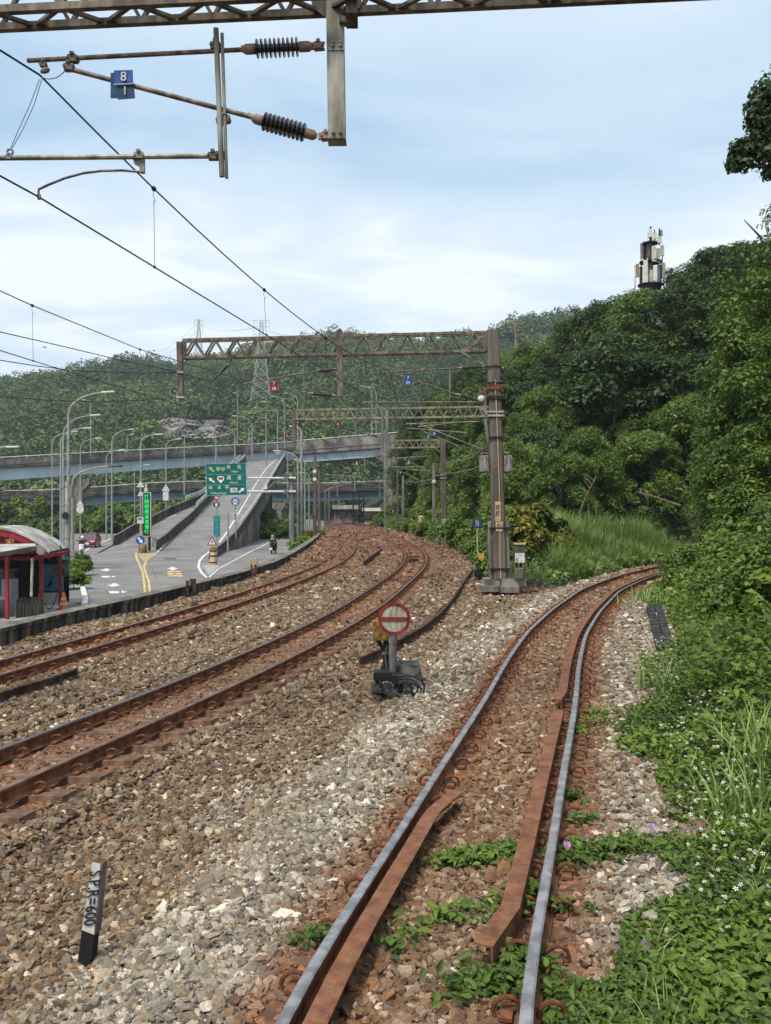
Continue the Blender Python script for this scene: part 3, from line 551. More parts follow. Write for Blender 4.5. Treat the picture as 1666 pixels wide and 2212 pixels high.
marking('road_lettering', [[(362, 1234), (392, 1234), (391, 1236.3), (363, 1236.3)], [(362, 1238), (376, 1238), (376, 1241), (362, 1241)], [(379, 1238), (392, 1238), (393, 1241), (379, 1241)], [(364, 1243), (395, 1243), (395, 1245.5), (364, 1245.5)]], ROADZ, 'roadyellow', 'yellow painted lettering below the ramp arrow')
marking('road_patch', [[(352, 1208), (358, 1203), (383, 1203), (379, 1208.5)]], ROADZ, 'asphaltdark', 'dark rectangular patch in the ramp lane', cat='road patch')
for pix, lab in (([(163, 1197.5), (215, 1197), (262, 1196), (296, 1196.5)], 'thin dark joint across the left lane'), ([(346, 1196), (385, 1195), (428, 1196)], 'thin dark joint across the foot of the ramp'), ([(331, 1233), (345, 1236), (354, 1235)], 'short dark crack left of the ramp arrow'), ([(316, 1208), (330, 1230), (339, 1252)], 'faint worn seam beside the double yellow line'), ([(196, 1262), (225, 1271), (240, 1290)], 'meandering dark crack across the left lane')):
    marking('road_crack', ribbon(pix, lambda y: 1.1), None if pix[0][0] > 300 else ROADZ, 'asphaltdark', lab, .005, 'road crack')
marking('road_patch', [[(330, 1236), (348, 1236), (351, 1243), (331, 1243)]], None, 'asphaltpatch', 'slightly darker square repair left of the yellow lettering', .005, 'road patch')
marking('road_patch', [[(188, 1218), (262, 1217), (270, 1226), (187, 1227)]], ROADZ, 'asphaltpatch', 'slightly darker strip repair across the left lane', .003, 'road patch')
kb = [G(x, y, ROADZ) for x, y in ((183, 1310), (186, 1300), (182, 1285), (176, 1262), (170, 1235), (163, 1208), (161, 1196))]
m = MB(); m.sweep(kb, [(-.12, 0), (.12, 0), (.10, .16), (-.12, .16)]); single('kerb', m, K['roadwhite'], 'white painted kerb along the left edge of the road', 'kerb')
# ------------------------------------------------------------------ overhead line equipment
def insulator(m, a, b, r, nf, capr=None, capl=.16, mi=0, mc=1):
    a = np.asarray(a, float); b = np.asarray(b, float); l = np.linalg.norm(b-a); c = capr or r*.5; e = l*capl
    m.lathe(a, b, [(0, c*.55), (e*.3, c), (e, c)], 12, mc); m.lathe(b, a, [(0, c*.55), (e*.3, c), (e, c)], 12, mc)
    pr = [(e, r*.42)]
    for i in range(nf):
        t = e+(l-2*e)*(i+.2)/nf; s = (l-2*e)/nf; pr += [(t, r*.42), (t+s*.18, r), (t+s*.42, r*.95), (t+s*.55, r*.42)]
    pr += [(l-e, r*.42)]; m.lathe(a, b, pr, 14, mi)
def insul_obj(a, b, r, nf, parent, **k):
    m = MB(); insulator(m, a, b, r, nf, **k); return obj('insulator', m, [K['insul'], K['cap']], parent, smooth=True)
def truss(A, B, back, h, n, ch=.06, dg=.035, m=None, lace=True):
    """box girder: A, B ends of the front bottom chord, back = vector to the rear chord"""
    m = m or MB(); A = np.asarray(A, float); B = np.asarray(B, float); back = np.asarray(back, float); up = V(0, 0, h)
    for o in (V(0, 0, 0), back, up, up+back): m.bar(A+o, B+o, ch, ch)
    p = lambda t: A+(B-A)*t
    for i in range(n):
        t0, t1, t2 = i/n, (i+.5)/n, (i+1)/n
        for o in (V(0, 0, 0), back): m.bar(p(t0)+o, p(t1)+up+o, dg, dg*.7); m.bar(p(t1)+up+o, p(t2)+o, dg, dg*.7)
        if lace: m.bar(p(t0), p(t1)+back, dg, dg*.7); m.bar(p(t1)+back, p(t2), dg, dg*.7)
        m.bar(p(t1)+up, p(t1)+up+back, dg, dg*.7)
    for t in (0, 1): m.bar(p(t), p(t)+up, ch, ch); m.bar(p(t)+back, p(t)+back+up, ch, ch); m.bar(p(t), p(t)+back, ch, ch)
    return m
def clampbox(m, c, s=.07, d=(1, 0, 0)): m.box(c, (s*1.3, s, s*.9), d); m.box(np.asarray(c, float)+V(0, 0, s*.6), (s*.5, s*1.5, s*.4), d); m.tube([np.asarray(c, float)+V(-s*.6, -s*.7, 0), np.asarray(c, float)+V(-s*.6, s*.7, 0)], s*.16, 6); m.tube([np.asarray(c, float)+V(s*.6, -s*.7, 0), np.asarray(c, float)+V(s*.6, s*.7, 0)], s*.16, 6)
# ---- near portal: girder over the picture's top edge with a drop post
zn = lambda x: 9.05+.2*(725-x)/640
q1 = lambda x, y: P(x, y, zn(x))
A = P(0, 22, 9.08); B = P(720, -13, 8.80); dv = (B-A)/np.linalg.norm(B-A); A2 = A-dv*6.3; B2 = B+dv*7.2; bk = V(.0, .32, 0)
t = thing('catenary_portal', 'nearest lattice portal girder across the top of the view with one drop post', 'catenary portal', q1(725, 150), 'lattice portals over the tracks')
obj('girder', truss(A2, B2, bk, .68, 22, .075, .05), K['truss'], t)
for e in (A2, B2):
    gz = float(hgt(e[0], e[1])) ; m = MB(); m.box((e[0], e[1]+.16, (gz+e[2]+.8)/2-.2), (.4, .4, e[2]+.8-gz+.4)); obj('mast', m, K['pole'], t)
m = MB(); a = P(723, -70, 9.1); b = P(728.5, 305, 9.1); d = b-a
for off, wd, dp in ((V(0, -.085, 0), .178, .012), (V(0, .085, 0), .178, .012), (V(0, 0, 0), .01, .16)): m.bar(a+off, b+off, dp if wd > .1 else dp, wd, up=(1, 0, 0))
m.box(b+V(0, 0, -.004), (.19, .2, .014)); obj('drop_post', m, K['galv'], t)
m = MB()
for x, y in ((717, 92), (733, 92), (717, 99), (733, 99), (718, 287), (734, 287)):
    c = P(x+2, y, 9.0); m.lathe(c, c+V(0, -1, 0), [(0, .022), (.012, .022), (.012, .013), (.03, .012)], 6)
m.box(P(727, 95, 9.005), (.17, .012, .13)); m.box(P(728, 287, 9.005), (.16, .012, .1)); obj('bolt_plate', m, K['galv'], t)
m = MB()
for sx in (-1, 1): m.prism([P(727+sx*20, -30, 9.05), P(727+sx*20, 40, 9.05), P(727+sx*52, 15, 9.05), P(727+sx*60, -30, 9.05)], V(0, .012, 0))
obj('gusset', m, K['truss'], t)
m = MB(); m.box(P(735+25, 30, 9.0), (.12, .3, .14)); m.box(P(744, 46, 9.0), (.1, .1, .06)); obj('bracket', m, K['truss'], t)
# ---- near cantilever
t = thing('cantilever', 'large cantilever arm with two ribbed brown insulators on the nearest drop post', 'cantilever', q1(476, 240), 'cantilever arms of the overhead line')
m = MB(); m.tube([q1(60, 131), q1(528, 107)], .024, 10); obj('top_tube', m, K['tube'], t, smooth=True)
m = MB(); m.tube([q1(150, 149), q1(548, 254)], .025, 10); obj('diagonal_tube', m, K['tube'], t, smooth=True)
m = MB(); m.tube([P(-60, 342, 9.3), q1(472, 337)], .026, 10); obj('register_tube', m, K['galv'], t, smooth=True)
m = MB(); o_ = V(0, -.055, 0); m.tube([q1(469, 68)+o_, q1(482, 386)+o_], .028, 10); m.tube([q1(475, 76)+o_+V(.03, .02, 0), q1(485, 388)+o_+V(.03, .02, 0)], .018, 8); obj('hanger_tube', m, K['galv'], t, smooth=True)
insul_obj(q1(523, 107), q1(676, 100), .096, 10, t, capr=.052, capl=.19); insul_obj(q1(545, 255), q1(684, 294), .096, 10, t, capr=.052, capl=.17)
m = MB()
for x, y in ((672, 100), (688, 295)):
    m.bar(q1(x, y), q1(x+28, y), .025, .07); m.bar(q1(x+8, y-9), q1(x+30, y-7), .02); m.bar(q1(x+8, y+9), q1(x+30, y+7), .02); clampbox(m, q1(x+16, y), .07)
m.prism([q1(520, 97), q1(552, 103), q1(552, 112), q1(533, 110)], V(0, .05, 0)); m.prism([q1(535, 242), q1(563, 255), q1(560, 268), q1(546, 258)], V(0, .05, 0)); obj('pin_bracket', m, K['cap'], t)
m = MB()
for x, y in ((466, 100), (487, 258), (461, 338), (478, 336), (158, 128), (150, 146), (479, 262)): clampbox(m, q1(x, y), .075)
m.bar(q1(150, 118), q1(150, 150), .03); m.bar(q1(97, 128), q1(95, 148), .03); clampbox(m, q1(94, 140), .05); m.lathe(q1(88, 156), q1(104, 150), [(0, .012), (.03, .03), (.08, .03), (.1, .012)], 8); obj('clamp', m, K['truss'], t)
m = MB(); m.tube([q1(83, 424), q1(84, 409), q1(105, 399), q1(140, 385), q1(180, 374), q1(220, 369), q1(265, 368), q1(312, 372)], .014, 8); obj('steady_arm', m, K['tube'], t, smooth=True)
m = MB(); m.prism([q1(287, 343), q1(312, 343), q1(312, 373), q1(303, 373), q1(300, 358), q1(290, 353)], V(0, .035, 0)); clampbox(m, q1(301, 337), .07); m.lathe(q1(84, 420), q1(86, 430), [(0, .02), (.05, .024)], 8); obj('arm_bracket', m, K['galv'], t)
m = MB()
for dx in (-.012, .012): m.tube([q1(88, 172)+V(dx, 0, 0), q1(70, 225)+V(dx*1.8, 0, 0), q1(45, 280)+V(dx*1.8, 0, 0), q1(24, 322)+V(dx*.6, 0, 0)], .0045, 5)
cc = q1(22, 328); m.tube([cc+V(.03*math.cos(a), 0, .03*math.sin(a)) for a in np.linspace(0, 6.28, 13)], .012, 6); clampbox(m, q1(20, 340), .05)
m.tube([q1(92, 168), q1(105, 171), q1(122, 168), q1(136, 158), q1(145, 148)], .006, 5); obj('stay_wire', m, K['drop'], t)
# plate on the arm
t = thing('number_plate', 'blue number plates reading 8 and 1 on the nearest cantilever arm', 'sign plate', q1(266, 183))
fr = lambda x, y, d=0: P(x, y, zn(266)-.06+d)
m = MB(); m.prism([fr(239, 157, .03), fr(262, 157, .03), fr(262, 212, .03), fr(239, 212, .03)], V(0, .006, 0)); obj('back_plate', m, K['bluedark'], t)
m = MB(); m.prism([fr(246, 152), fr(287, 151), fr(288, 182), fr(247, 183)], V(0, .006, 0)); obj('upper_plate', m, K['blue'], t)
m = MB(); m.prism([fr(253, 184, -.005), fr(289, 181, -.005), fr(292, 212, -.005), fr(255, 215, -.005)], V(0, .006, 0)); obj('lower_plate', m, K['bluedark'], t)
m = MB(); m.bar(fr(246, 183, -.015), fr(289, 181, -.015), .012); obj('strap', m, K['galv'], t)
text('number', '8', .135, fr(267, 166, -.012), (1, 0, 0), (0, 0, 1), K['offwhite'], t); text('number', '1', .125, fr(270, 197, -.016), (1, 0, .05), (0, 0, 1), K['offwhite'], t)
# ---- overhead wires
def sagline(pts, n=14):
    """smooth run through 3-D support points"""
    q = np.array(pts); out_ = []
    for i in range(len(q)-1):
        for k in range(n): out_.append(q[i]+(q[i+1]-q[i])*k/n)
    return out_+[q[-1]]
def catline(label, mess, cont, ndrop, rm=.011, rc=.010):
    t = thing('overhead_line', label, 'overhead line', mess[0]); m = MB(); m.tube(mess, rm, 6); obj('messenger_wire', m, K['wire'], t); m = MB(); m.tube(cont, rc, 6); obj('contact_wire', m, K['wire'], t)
    M_ = np.array(mess); C_ = np.array(cont)
    for z in ndrop:
        a = V(np.interp(z, M_[:, 1], M_[:, 0]), z, np.interp(z, M_[:, 1], M_[:, 2])); b = V(np.interp(z, C_[:, 1], C_[:, 0]), z, np.interp(z, C_[:, 1], C_[:, 2]))
        m = MB(); k = .004 if z < 20 else .006; m.tube([a+V(0, 0, -.03), a+V(-.012, 0, -.09), a+V(.02, 0, -.16), a+V(0, 0, -.2)], k, 5); m.tube([a+V(0, 0, -.16), b], k, 5); c = a; m.lathe(c+V(0, -.035, 0), c+V(0, .035, 0), [(0, .012), (.012, .032), (.058, .032), (.07, .012)], 8); m.box(b, (.025, .05, .03)); obj('dropper', m, K['wire'], t)
    return t
def para(a, b, sag, n=16):
    a = np.asarray(a, float); b = np.asarray(b, float); return [a+(b-a)*i/n-V(0, 0, 4*sag*(i/n)*(1-i/n)) for i in range(n+1)]
z2 = lambda x: 29.7+1.45*(1065-x)/677
q2 = lambda x, y: P(x, y, z2(x))
S1m = q1(86, 162); S1c = q1(85, 426); S2m = q2(843, 802); S2c = q2(850, 890)
S3m = V(1.75, 57, 7.0); S3c = V(1.6, 57, 5.75); S4m = V(1.0, 84, 7.1); S4c = V(.9, 84, 5.85); S5m = V(-1.3, 112, 7.3); S5c = V(-1.3, 112, 6.0); S6m = V(-4.5, 148, 7.5); S6c = V(-4.5, 148, 6.2)
S0m = V(-10.2, -14, 7.0); S0c = V(-9.6, -14, 5.7)
mess = para(S0m, S1m, .45)[:-1]+para(S1m, S2m, .52)[:-1]+para(S2m, S3m, .45)[:-1]+para(S3m, S4m, .4)[:-1]+para(S4m, S5m, .4)[:-1]+para(S5m, S6m, .4)
cont = [S0c, S1c, S2c, S3c, S4c, S5c, S6c]
catline('overhead wires with round clips and droppers above the middle main track', mess, cont, [11.95, 16.65, 21.3, 26, 34, 39, 44, 49, 62, 67, 72])
W = [P(-130, 582, 14), P(0, 628, 16.8), P(70, 660, 18.2), P(303, 755, 24), P(540, 826, 32)]
U1m = W[-1]; U2m = V(-3.0, 58, 6.6); U3m = V(-3.7, 85, 6.9); U4m = V(-6.2, 120, 7.0)
C1 = [P(-160, 703, 14), P(0, 757, 16.8), P(173, 811, 20.6), P(377, 871, 26), P(560, 917, 32), V(-3.1, 58, 5.4), V(-3.8, 85, 5.7), V(-6.2, 120, 5.8)]
catline('overhead wires with droppers above the track beside the wall', W[:-1]+para(U1m, U2m, .4)[:-1]+para(U2m, U3m, .35)[:-1]+para(U3m, U4m, .35), C1, [18.2, 24, 38, 45, 51])
def feeder(label, pix):
    m = MB(); m.tube([P(x, y, z) for x, y, z in pix], .012, 6); single('feeder_wire', m, K['wire'], label, 'wire', 'wires anchored on the left drop post')
def pv(p, k): return [(x, y, z) for x, y, z in p]
feeder('dark feeder wire meeting the drop post collar from above the round clips', [(-90, 694, 17), (0, 717, 19), (127, 746, 22.6), (253, 776, 26.6), (330, 792, 29.2), (384, 803, 31.1)])
feeder('dark sagging feeder wire running level to the upper collar of the drop post', [(-90, 765, 19), (0, 778, 20.5), (75, 790, 22.5), (147, 799, 24.5), (230, 804, 27), (310, 806, 29.2), (384, 804, 31.1)])
feeder('dark sagging feeder wire running level to the lower collar of the drop post', [(-90, 844, 19), (0, 856, 21), (110, 865, 24), (213, 868, 26.8), (300, 865, 29), (386, 860, 31.1)])
feeder('dark feeder wire passing on from the upper collar to the hanging insulator', [(394, 808, 31.2), (430, 817, 32), (459, 824, 32.4), (486, 840, 36), (509, 856, 40), (521, 868, 42), (620, 905, 58)])
feeder('dark feeder wire slanting down right from behind the upper collar', [(394, 812, 31.2), (471, 866, 38), (509, 886, 42), (560, 905, 48), (640, 925, 58)])
feeder('dark feeder wire slanting down right from the lower collar', [(396, 862, 31.2), (437, 892, 36), (516, 926, 46), (560, 940, 58)])
# ---- second portal
t = thing('catenary_portal', 'lattice portal girder carried by the brown concrete mast with warning labels', 'catenary portal', q2(1075, 1250), 'lattice portals over the tracks'); pt = t
A = q2(396, 772); B = q2(1050, 757); obj('girder', truss(A, B, V(0, .34, 0), .62, 14, .085, .075, lace=False), K['truss'], t)
m = MB(); m.bar(q2(1050, 757)+V(-.9, .1, 0), q2(1054, 792), .06); m.bar(q2(1005, 757), q2(1052, 722), .07); obj('knee_brace', m, K['truss'], t)
m = MB(); a = q2(1065, 714); b = q2(1080, 1250); u = V(1, 0, 0)
def post(m, a, b, wa, wb, d=.4, ch=.05):
    vs = []
    for c, wd in ((b, wb), (a, wa)):
        h = wd/2; e = d/2; vs += [c+V(x, y, 0) for x, y in ((-h+ch, -e), (h-ch, -e), (h, -e+ch), (h, e-ch), (h-ch, e), (-h+ch, e), (-h, e-ch), (-h, -e+ch))]
    m.add(vs, [(i, (i+1) % 8, 8+(i+1) % 8, 8+i) for i in range(8)]+[tuple(range(8, 16)), tuple(reversed(range(8)))]); return m
obj('mast', post(m, a, b, .40, .44), K['pole'], t)
onp = lambda y: a+(b-a)*((y-714)/536.)
for y, k_, w_, h_ in ((791, 'truss', .52, .05), (826, 'truss', .5, .05), (838, 'rust', .49, .16), (856, 'truss', .52, .06), (862, 'black', .52, .06), (891, 'conclight', .52, .06), (899, 'conclight', .52, .07), (946, 'black', .5, .07), (1140, 'black', .66, .04), (1228, 'black', .7, .04)):
    m = MB(); m.box(onp(y), (w_, .5, h_)); obj('collar', m, K[k_], t)
m = MB(); m.tube([onp(y)+V(.02+dx, -.225, 0) for y, dx in ((822, -.02), (890, 0), (960, .01), (1040, .02), (1120, .015), (1200, -.02), (1249, -.01))], .016, 6); obj('cable', m, K['ltan'], t)
m = MB()
for s in (-1, 1):
    for dx in (.27, .31): m.tube([onp(1126)+V(s*dx, -.06, 0), onp(1175)+V(s*(dx+.04*(s < 0)), -.06, 0), onp(1249)+V(s*(dx-.0), -.06, 0)], .045, 6)
obj('conduit', m, K['polegrey'], t)
for y0, y1, dx, ww in ((1084, 1126, -.03, .2), (1127, 1147, .0, .24)):
    m = MB(); p0, p1 = onp(y0), onp(y1); m.box((p0+p1)/2+V(dx, -.222, 0), (ww, .012, p0[2]-p1[2])); lb_ = obj('warning_label', m, K['ltan'], t)
text('lettering', '高\n壓', .2, onp(1104)+V(-.03, -.232, 0), (1, 0, 0), (0, 0, 1), K['bark'], t, .002); text('lettering', '危', .19, onp(1137)+V(0, -.232, 0), (1, 0, 0), (0, 0, 1), K['bark'], t, .002)
for x0_, x1_ in ((1036, 1056), (1088, 1107)):
    m = MB(); p0 = q2(x0_, 984); p1 = q2(x1_, 1021); c = (p0+p1)/2; m.box(c, (p1[0]-p0[0], .3, p0[2]-p1[2])); o = obj('equipment_box', m, K['purple'], t, bevel=.05)
    m = MB(); m.box(c+V(.0, -.16, .02), (.05, .02, .4)); obj('latch', m, K['conclight'], o)
m = MB(); m.bar(q2(1045, 978), q2(1100, 978), .05); m.bar(q2(1052, 1026), q2(1090, 1026), .05); m.bar(q2(1046, 870), q2(1052, 900), .06); m.bar(q2(1048, 905), q2(1054, 955), .1); m.bar(q2(1039, 880), q2(1058, 897), .12); m.bar(q2(1046, 836), q2(1050, 874), .04); obj('bracket', m, K['polegrey'], t)
m = MB(); c = q2(1040, 862); m.lathe(c+V(.0, -.12, 0), c+V(0, .12, 0), [(0, .02), (.03, .09), (.1, .13), (.17, .11), (.22, .05), (.24, .01)], 14); obj('horn', m, K['offwhite'], t, smooth=True)
m = MB()
for i in range(7): c = q2(1036+3*i % 14, 840+i*2); m.box(c, (.09, .06, .07), (1, .3, .4)); m.tube([c, c+V(-.12+.03*i, -.05, .1)], .015, 5)
obj('arrester', m, K['cap'], t)
m = MB(); post(m, q2(388.5, 739), q2(391.5, 862), .21, .20, .2, .02); obj('drop_post', m, K['truss'], t)
m = MB(); post(m, q2(733, 713), q2(736, 857), .20, .19, .2, .02); obj('drop_post', m, K['truss'], t)
for x, y in ((390, 805), (391.5, 859)): m = MB(); m.box(q2(x, y), (.27, .27, .07)); m.tube([q2(x-7, y), q2(x-9, y+4), q2(x-7, y+7)], .02, 5); m.tube([q2(x+7, y), q2(x+9, y+4), q2(x+7, y+7)], .02, 5); obj('collar', m, K['conclight'], t)
def cantil(label, T, D, Rg, h, Q, it, idg, r=.022):
    tk, gk = ('tube', 'galv') if r < .03 else ('far_steel', 'lamp')
    t = thing('cantilever', label, 'cantilever', Q(*T[0]), 'cantilever arms of the overhead line')
    m = MB(); m.tube([Q(*p) for p in T], r, 8); obj('top_tube', m, K[tk], t); m = MB(); m.tube([Q(*p) for p in D], r, 8); obj('diagonal_tube', m, K[tk], t)
    if Rg: m = MB(); m.tube([Q(*p) for p in Rg], r*.9, 8); obj('register_tube', m, K[tk], t)
    if h: m = MB(); m.tube([Q(*p) for p in h], r, 8); obj('hanger_tube', m, K[gk], t)
    for a, b in (it, idg):
        a_, b_ = Q(*a), Q(*b); insul_obj(a_, b_, min(.085, r*3.8), 9 if r < .05 else 5, t)
    return t
cantil('cantilever arm with brown insulators on the middle drop post of the labelled mast portal', [(527, 829), (685, 801)], [(560, 828), (668, 849)], [(657, 906), (556, 912)], [(657, 788), (658, 908)], q2, ((684, 801), (728, 797)), ((668, 849), (727, 855)))
cantil('cantilever arm fixed to the brown mast with warning labels', [(826, 804), (992, 795)], [(850, 806), (987, 852)], [(799, 869), (975, 869)], [(972, 797), (972, 871)], q2, ((990, 795), (1050, 791)), ((985, 851), (1052, 871)))
m = MB(); m.bar(q2(502, 770), q2(497, 786), .05); insulator(m, q2(496, 786), q2(474, 809), .08, 10, capr=.05, mc=1); m.tube([q2(474, 809), q2(459, 824)], .02, 6); m.box(q2(501, 771), (.16, .2, .12)); 
single('hanging_insulator', m, [K['insul'], K['cap']], 'slanting dark insulator hung below the girder of the labelled mast portal', 'insulator')
def plate(x, y, wp, hp, Z, mk, lab, s):
    t = thing('number_plate', lab, 'sign plate', P(x, y, Z)); p = 1900/Z; m = MB(); m.box(P(x, y, Z), (wp/p, .01, hp/p)); obj('plate', m, K[mk], t)
    for i, k in enumerate(s): text('number', k, .75*hp/p/len(s)*1.25, P(x, y+hp*(.5*(i+.5)-.5 if len(s) > 1 else 0), Z-.012), (1, 0, 0), (0, 0, 1), K['white'], t, .002)
plate(881.5, 822, 15, 20, 29.9, 'blue', 'blue number plate on the cantilever arm of the labelled brown mast', ['7', '25']); plate(592, 834.5, 15, 20, 30.5, 'red', 'red number plate on the cantilever of the middle drop post', ['7', '28'])
# base of the mast with kerb stones, cabinet, small sign and lamp
m = MB()
for x0_, x1_, y0_, y1_, dy in ((1047, 1081, 1251, 1264, -.1), (1082, 1136, 1250, 1265, -.15), (1040, 1078, 1266, 1278, -.45), (1079, 1122, 1267, 1280, -.5)):
    p0, p1 = P(x0_, y0_, 29.7+dy), P(x1_, y1_, 29.7+dy); m.box(((p0[0]+p1[0])/2, 29.7+dy+.35, (p0[2]+p1[2])/2), (p1[0]-p0[0]-.02, .9, p0[2]-p1[2]))
single('mast_footing', m, K['conc'], 'stained concrete blocks stacked round the foot of the labelled mast', 'footing')
t = thing('cabinet', 'grey trackside box on two dark legs beside the labelled brown mast', 'cabinet', P(1121.5, 1250, 29.5)); c0 = lambda x, y: P(x, y, 29.5)
m = MB(); p0, p1 = c0(1111, 1176), c0(1132, 1212); m.box((p0+p1)/2, (p1[0]-p0[0], .3, p0[2]-p1[2])); obj('body', m, K['olive'], t, bevel=.01)
m = MB(); p0, p1 = c0(1111.5, 1194), c0(1132, 1215); m.box((p0+p1)/2+V(0, -.155, 0), (p1[0]-p0[0], .02, p0[2]-p1[2])); d = obj('door', m, K['offwhite'], t); m = MB(); m.bar(c0(1115, 1204)+V(0, -.18, 0), c0(1115, 1214)+V(0, -.18, 0), .02); obj('handle', m, K['black'], d)
m = MB(); p0, p1 = c0(1110, 1173), c0(1134, 1176); m.box((p0+p1)/2, (p1[0]-p0[0], .36, .05)); obj('lid', m, K['ltan'], t)
for xx in (1116, 1126): m = MB(); m.bar(c0(xx, 1215), c0(xx, 1236), .07); obj('leg', m, K['black'], t)
m = MB(); m.lathe(c0(1121.5, 1249), c0(1121.5, 1200), [(0, .2), (.33, .21), (.36, .18)], 12); obj('pedestal', m, K['olive'], t)
t = thing('track_sign', 'small dark square sign reading 8 on a thin pale post', 'sign', P(1033, 1238, 36.5)); s0 = lambda x, y: P(x, y, 36.5)
m = MB(); p0, p1 = s0(1021, 1122), s0(1041, 1141); m.box((p0+p1)/2, (p1[0]-p0[0], .02, p0[2]-p1[2])); obj('panel', m, K['bluedark'], t); text('number', '8', .34, (s0(1031, 1131))+V(0, -.014, 0), (1, 0, 0), (0, 0, 1), K['cream'], t, .002)
m = MB(); m.tube([s0(1031, 1141)+V(0, .03, 0), s0(1034, 1240)+V(0, .03, 0)], .026, 8); obj('post', m, K['cream'], t)
t = thing('point_lamp', 'yellow lamp box on black legs beside the thin pale post', 'lamp', P(1040, 1240, 35.5)); s0 = lambda x, y: P(x, y, 35.5)
m = MB(); m.add([s0(x, y)+V(0, d, 0) for d in (-.1, .12) for x, y in ((1033, 1194), (1046, 1197), (1045.5, 1208), (1040, 1212), (1034, 1208))], [(0, 1, 2, 3, 4), (9, 8, 7, 6, 5)]+[(i, (i+1) % 5, 5+(i+1) % 5, 5+i) for i in range(5)]); obj('lamp_box', m, K['yellow'], t)
m = MB(); m.bar(s0(1036, 1209), s0(1033, 1232), .05); m.bar(s0(1042, 1210), s0(1042, 1232), .04); obj('leg', m, K['black'], t); m = MB(); m.box(s0(1035, 1237), (.36, .4, .25)); obj('base', m, K['black'], t); m = MB(); m.box(s0(1034, 1243), (.32, .35, .15)); obj('foot', m, K['rust'], t)
K['far_steel'] = mat('greenish_steel', (.19, .17, .12), .7, .15, .3, 3, .5, col2=(.30, .27, .19))
# ---- third and fourth portals and the far masts
Q3 = lambda x, y: P(x, y, 57+.9*(1065-x)/430.)
t = thing('catenary_portal', 'third lattice portal, its girder passing behind the labelled brown mast', 'catenary portal', Q3(1070, 1190), 'lattice portals over the tracks')
obj('girder', truss(Q3(640, 906), Q3(1066, 899), V(0, .34, 0), .62, 20, .125, .085, lace=False), K['far_steel'], t)
m = MB(); post(m, Q3(635, 886), Q3(636.5, 964), .26, .24, .24, .02); obj('drop_post', m, K['pole'], t)
for x in (826, 835.5): m = MB(); post(m, Q3(x, 878 if x < 830 else 886), Q3(x+.5, 975), .2, .2, .2, .02); obj('drop_post', m, K['polegrey'], t)
m = MB(); post(m, Q3(1067, 876), V(Q3(1070, 900)[0], 57, -.4), .36, .4); obj('mast', m, K['pole'], t)
m = MB(); m.bar(Q3(505, 888), Q3(655, 887), .07); m.bar(Q3(512, 888), Q3(512, 900), .05); obj('outrigger', m, K['far_steel'], t)
m = MB(); m.bar(Q3(785, 868), Q3(1045, 868), .06); obj('upper_bar', m, K['far_steel'], t)
Q4 = lambda x, y: P(x, y, 68+.9*(957-x)/430.)
t = thing('catenary_portal', 'fourth lattice portal joined to the plain square mast with a small white tag', 'catenary portal', Q4(957, 1165), 'lattice portals over the tracks')
obj('girder', truss(Q4(836, 967.5), Q4(948, 966), V(0, .34, 0), .56, 8, .125, .08, lace=False), K['far_steel'], t)
m = MB(); post(m, Q4(957, 950), V(Q4(960, 1165)[0], 68, float(hgt(Q4(960, 1165)[0], 68))-.3), .40, .42); obj('mast', m, K['pole'], t)
m = MB(); m.bar(Q4(935, 966), Q4(951, 976), .07); m.bar(Q4(930, 965), Q4(948, 952), .07); obj('knee_brace', m, K['far_steel'], t)
m = MB(); m.box(Q4(960, 1126)+V(0, -.22, 0), (.34, .02, .36)); tg = obj('tag', m, K['cream'], t); text('lettering', '17', .26, Q4(960, 1126)+V(0, -.235, 0), (1, 0, 0), (0, 0, 1), K['black'], t, .002)
m = MB(); [m.box(Q4(957.5, y), (.5, .5, .07)) for y in (1026, 1033)]; obj('collar', m, K['conclight'], t)
def farmast(x, yt, Z, wd, lab, mk='polegrey', arms=(), extra=None):
    X = (x-833)*Z/F; gz = float(hgt(X, Z)); t = thing('catenary_mast', lab, 'mast', (X, Z, gz), 'far masts of the overhead line'); m = MB(); top = P(x, yt, Z); post(m, top, V(X, Z, gz-.2), wd*.85, wd, wd, .03); obj('pole', m, K[mk], t)
    for y in (extra or ()): m = MB(); m.lathe(P(x, y, Z)+V(0, -wd*.52, 0), P(x, y, Z)+V(0, -wd*.9, 0), [(0, .17), (.05, .2), (.09, .1)], 12); obj('disc', m, K['offwhite'], t)
    return t
farmast(937.5, 1000, 80, .29, 'grey mast with a white disc left of the square mast with white tag', extra=(1041,)); farmast(871, 1027, 104, .33, 'grey mast beside the viaduct pier, its foot hidden by bushes'); farmast(859, 1013, 112, .26, 'thin grey mast just right of the viaduct pier', 'pole')
farmast(832, 930, 100, .26, 'tall thin grey mast in front of the left edge of the viaduct pier'); farmast(680.5, 984, 85, .34, 'brown mast with two white discs left of the tracks', 'pole', extra=(1019, 1036)); farmast(690, 1015, 95, .30, 'brown mast with a tiny pale tag, right of the one with discs', 'pole')
farmast(703, 1060, 118, .28, 'short dark mast left of the pair before the pale hoarding', 'pole'); farmast(711, 1052, 110, .3, 'short dark mast right of the pair before the pale hoarding', 'pole')
def arm(lab, Z, T, D, h=None, Rg=None, r=.042):
    Q = lambda x, y: P(x, y, Z); cantil(lab, T, D, Rg, h, Q, (T[-1], (T[-1][0]+(T[-1][0]-T[0][0])*.22, T[-1][1]+(T[-1][1]-T[0][1])*.22)), (D[-1], (D[-1][0]+(D[-1][0]-D[0][0])*.22, D[-1][1]+(D[-1][1]-D[0][1])*.22)), r)
arm('pale cantilever arm with red plate in front of the viaduct parapet', 58, [(700, 908), (797, 903)], [(716, 913), (800, 939)], [(768, 897), (769, 950)], [(690, 921), (768, 935)])
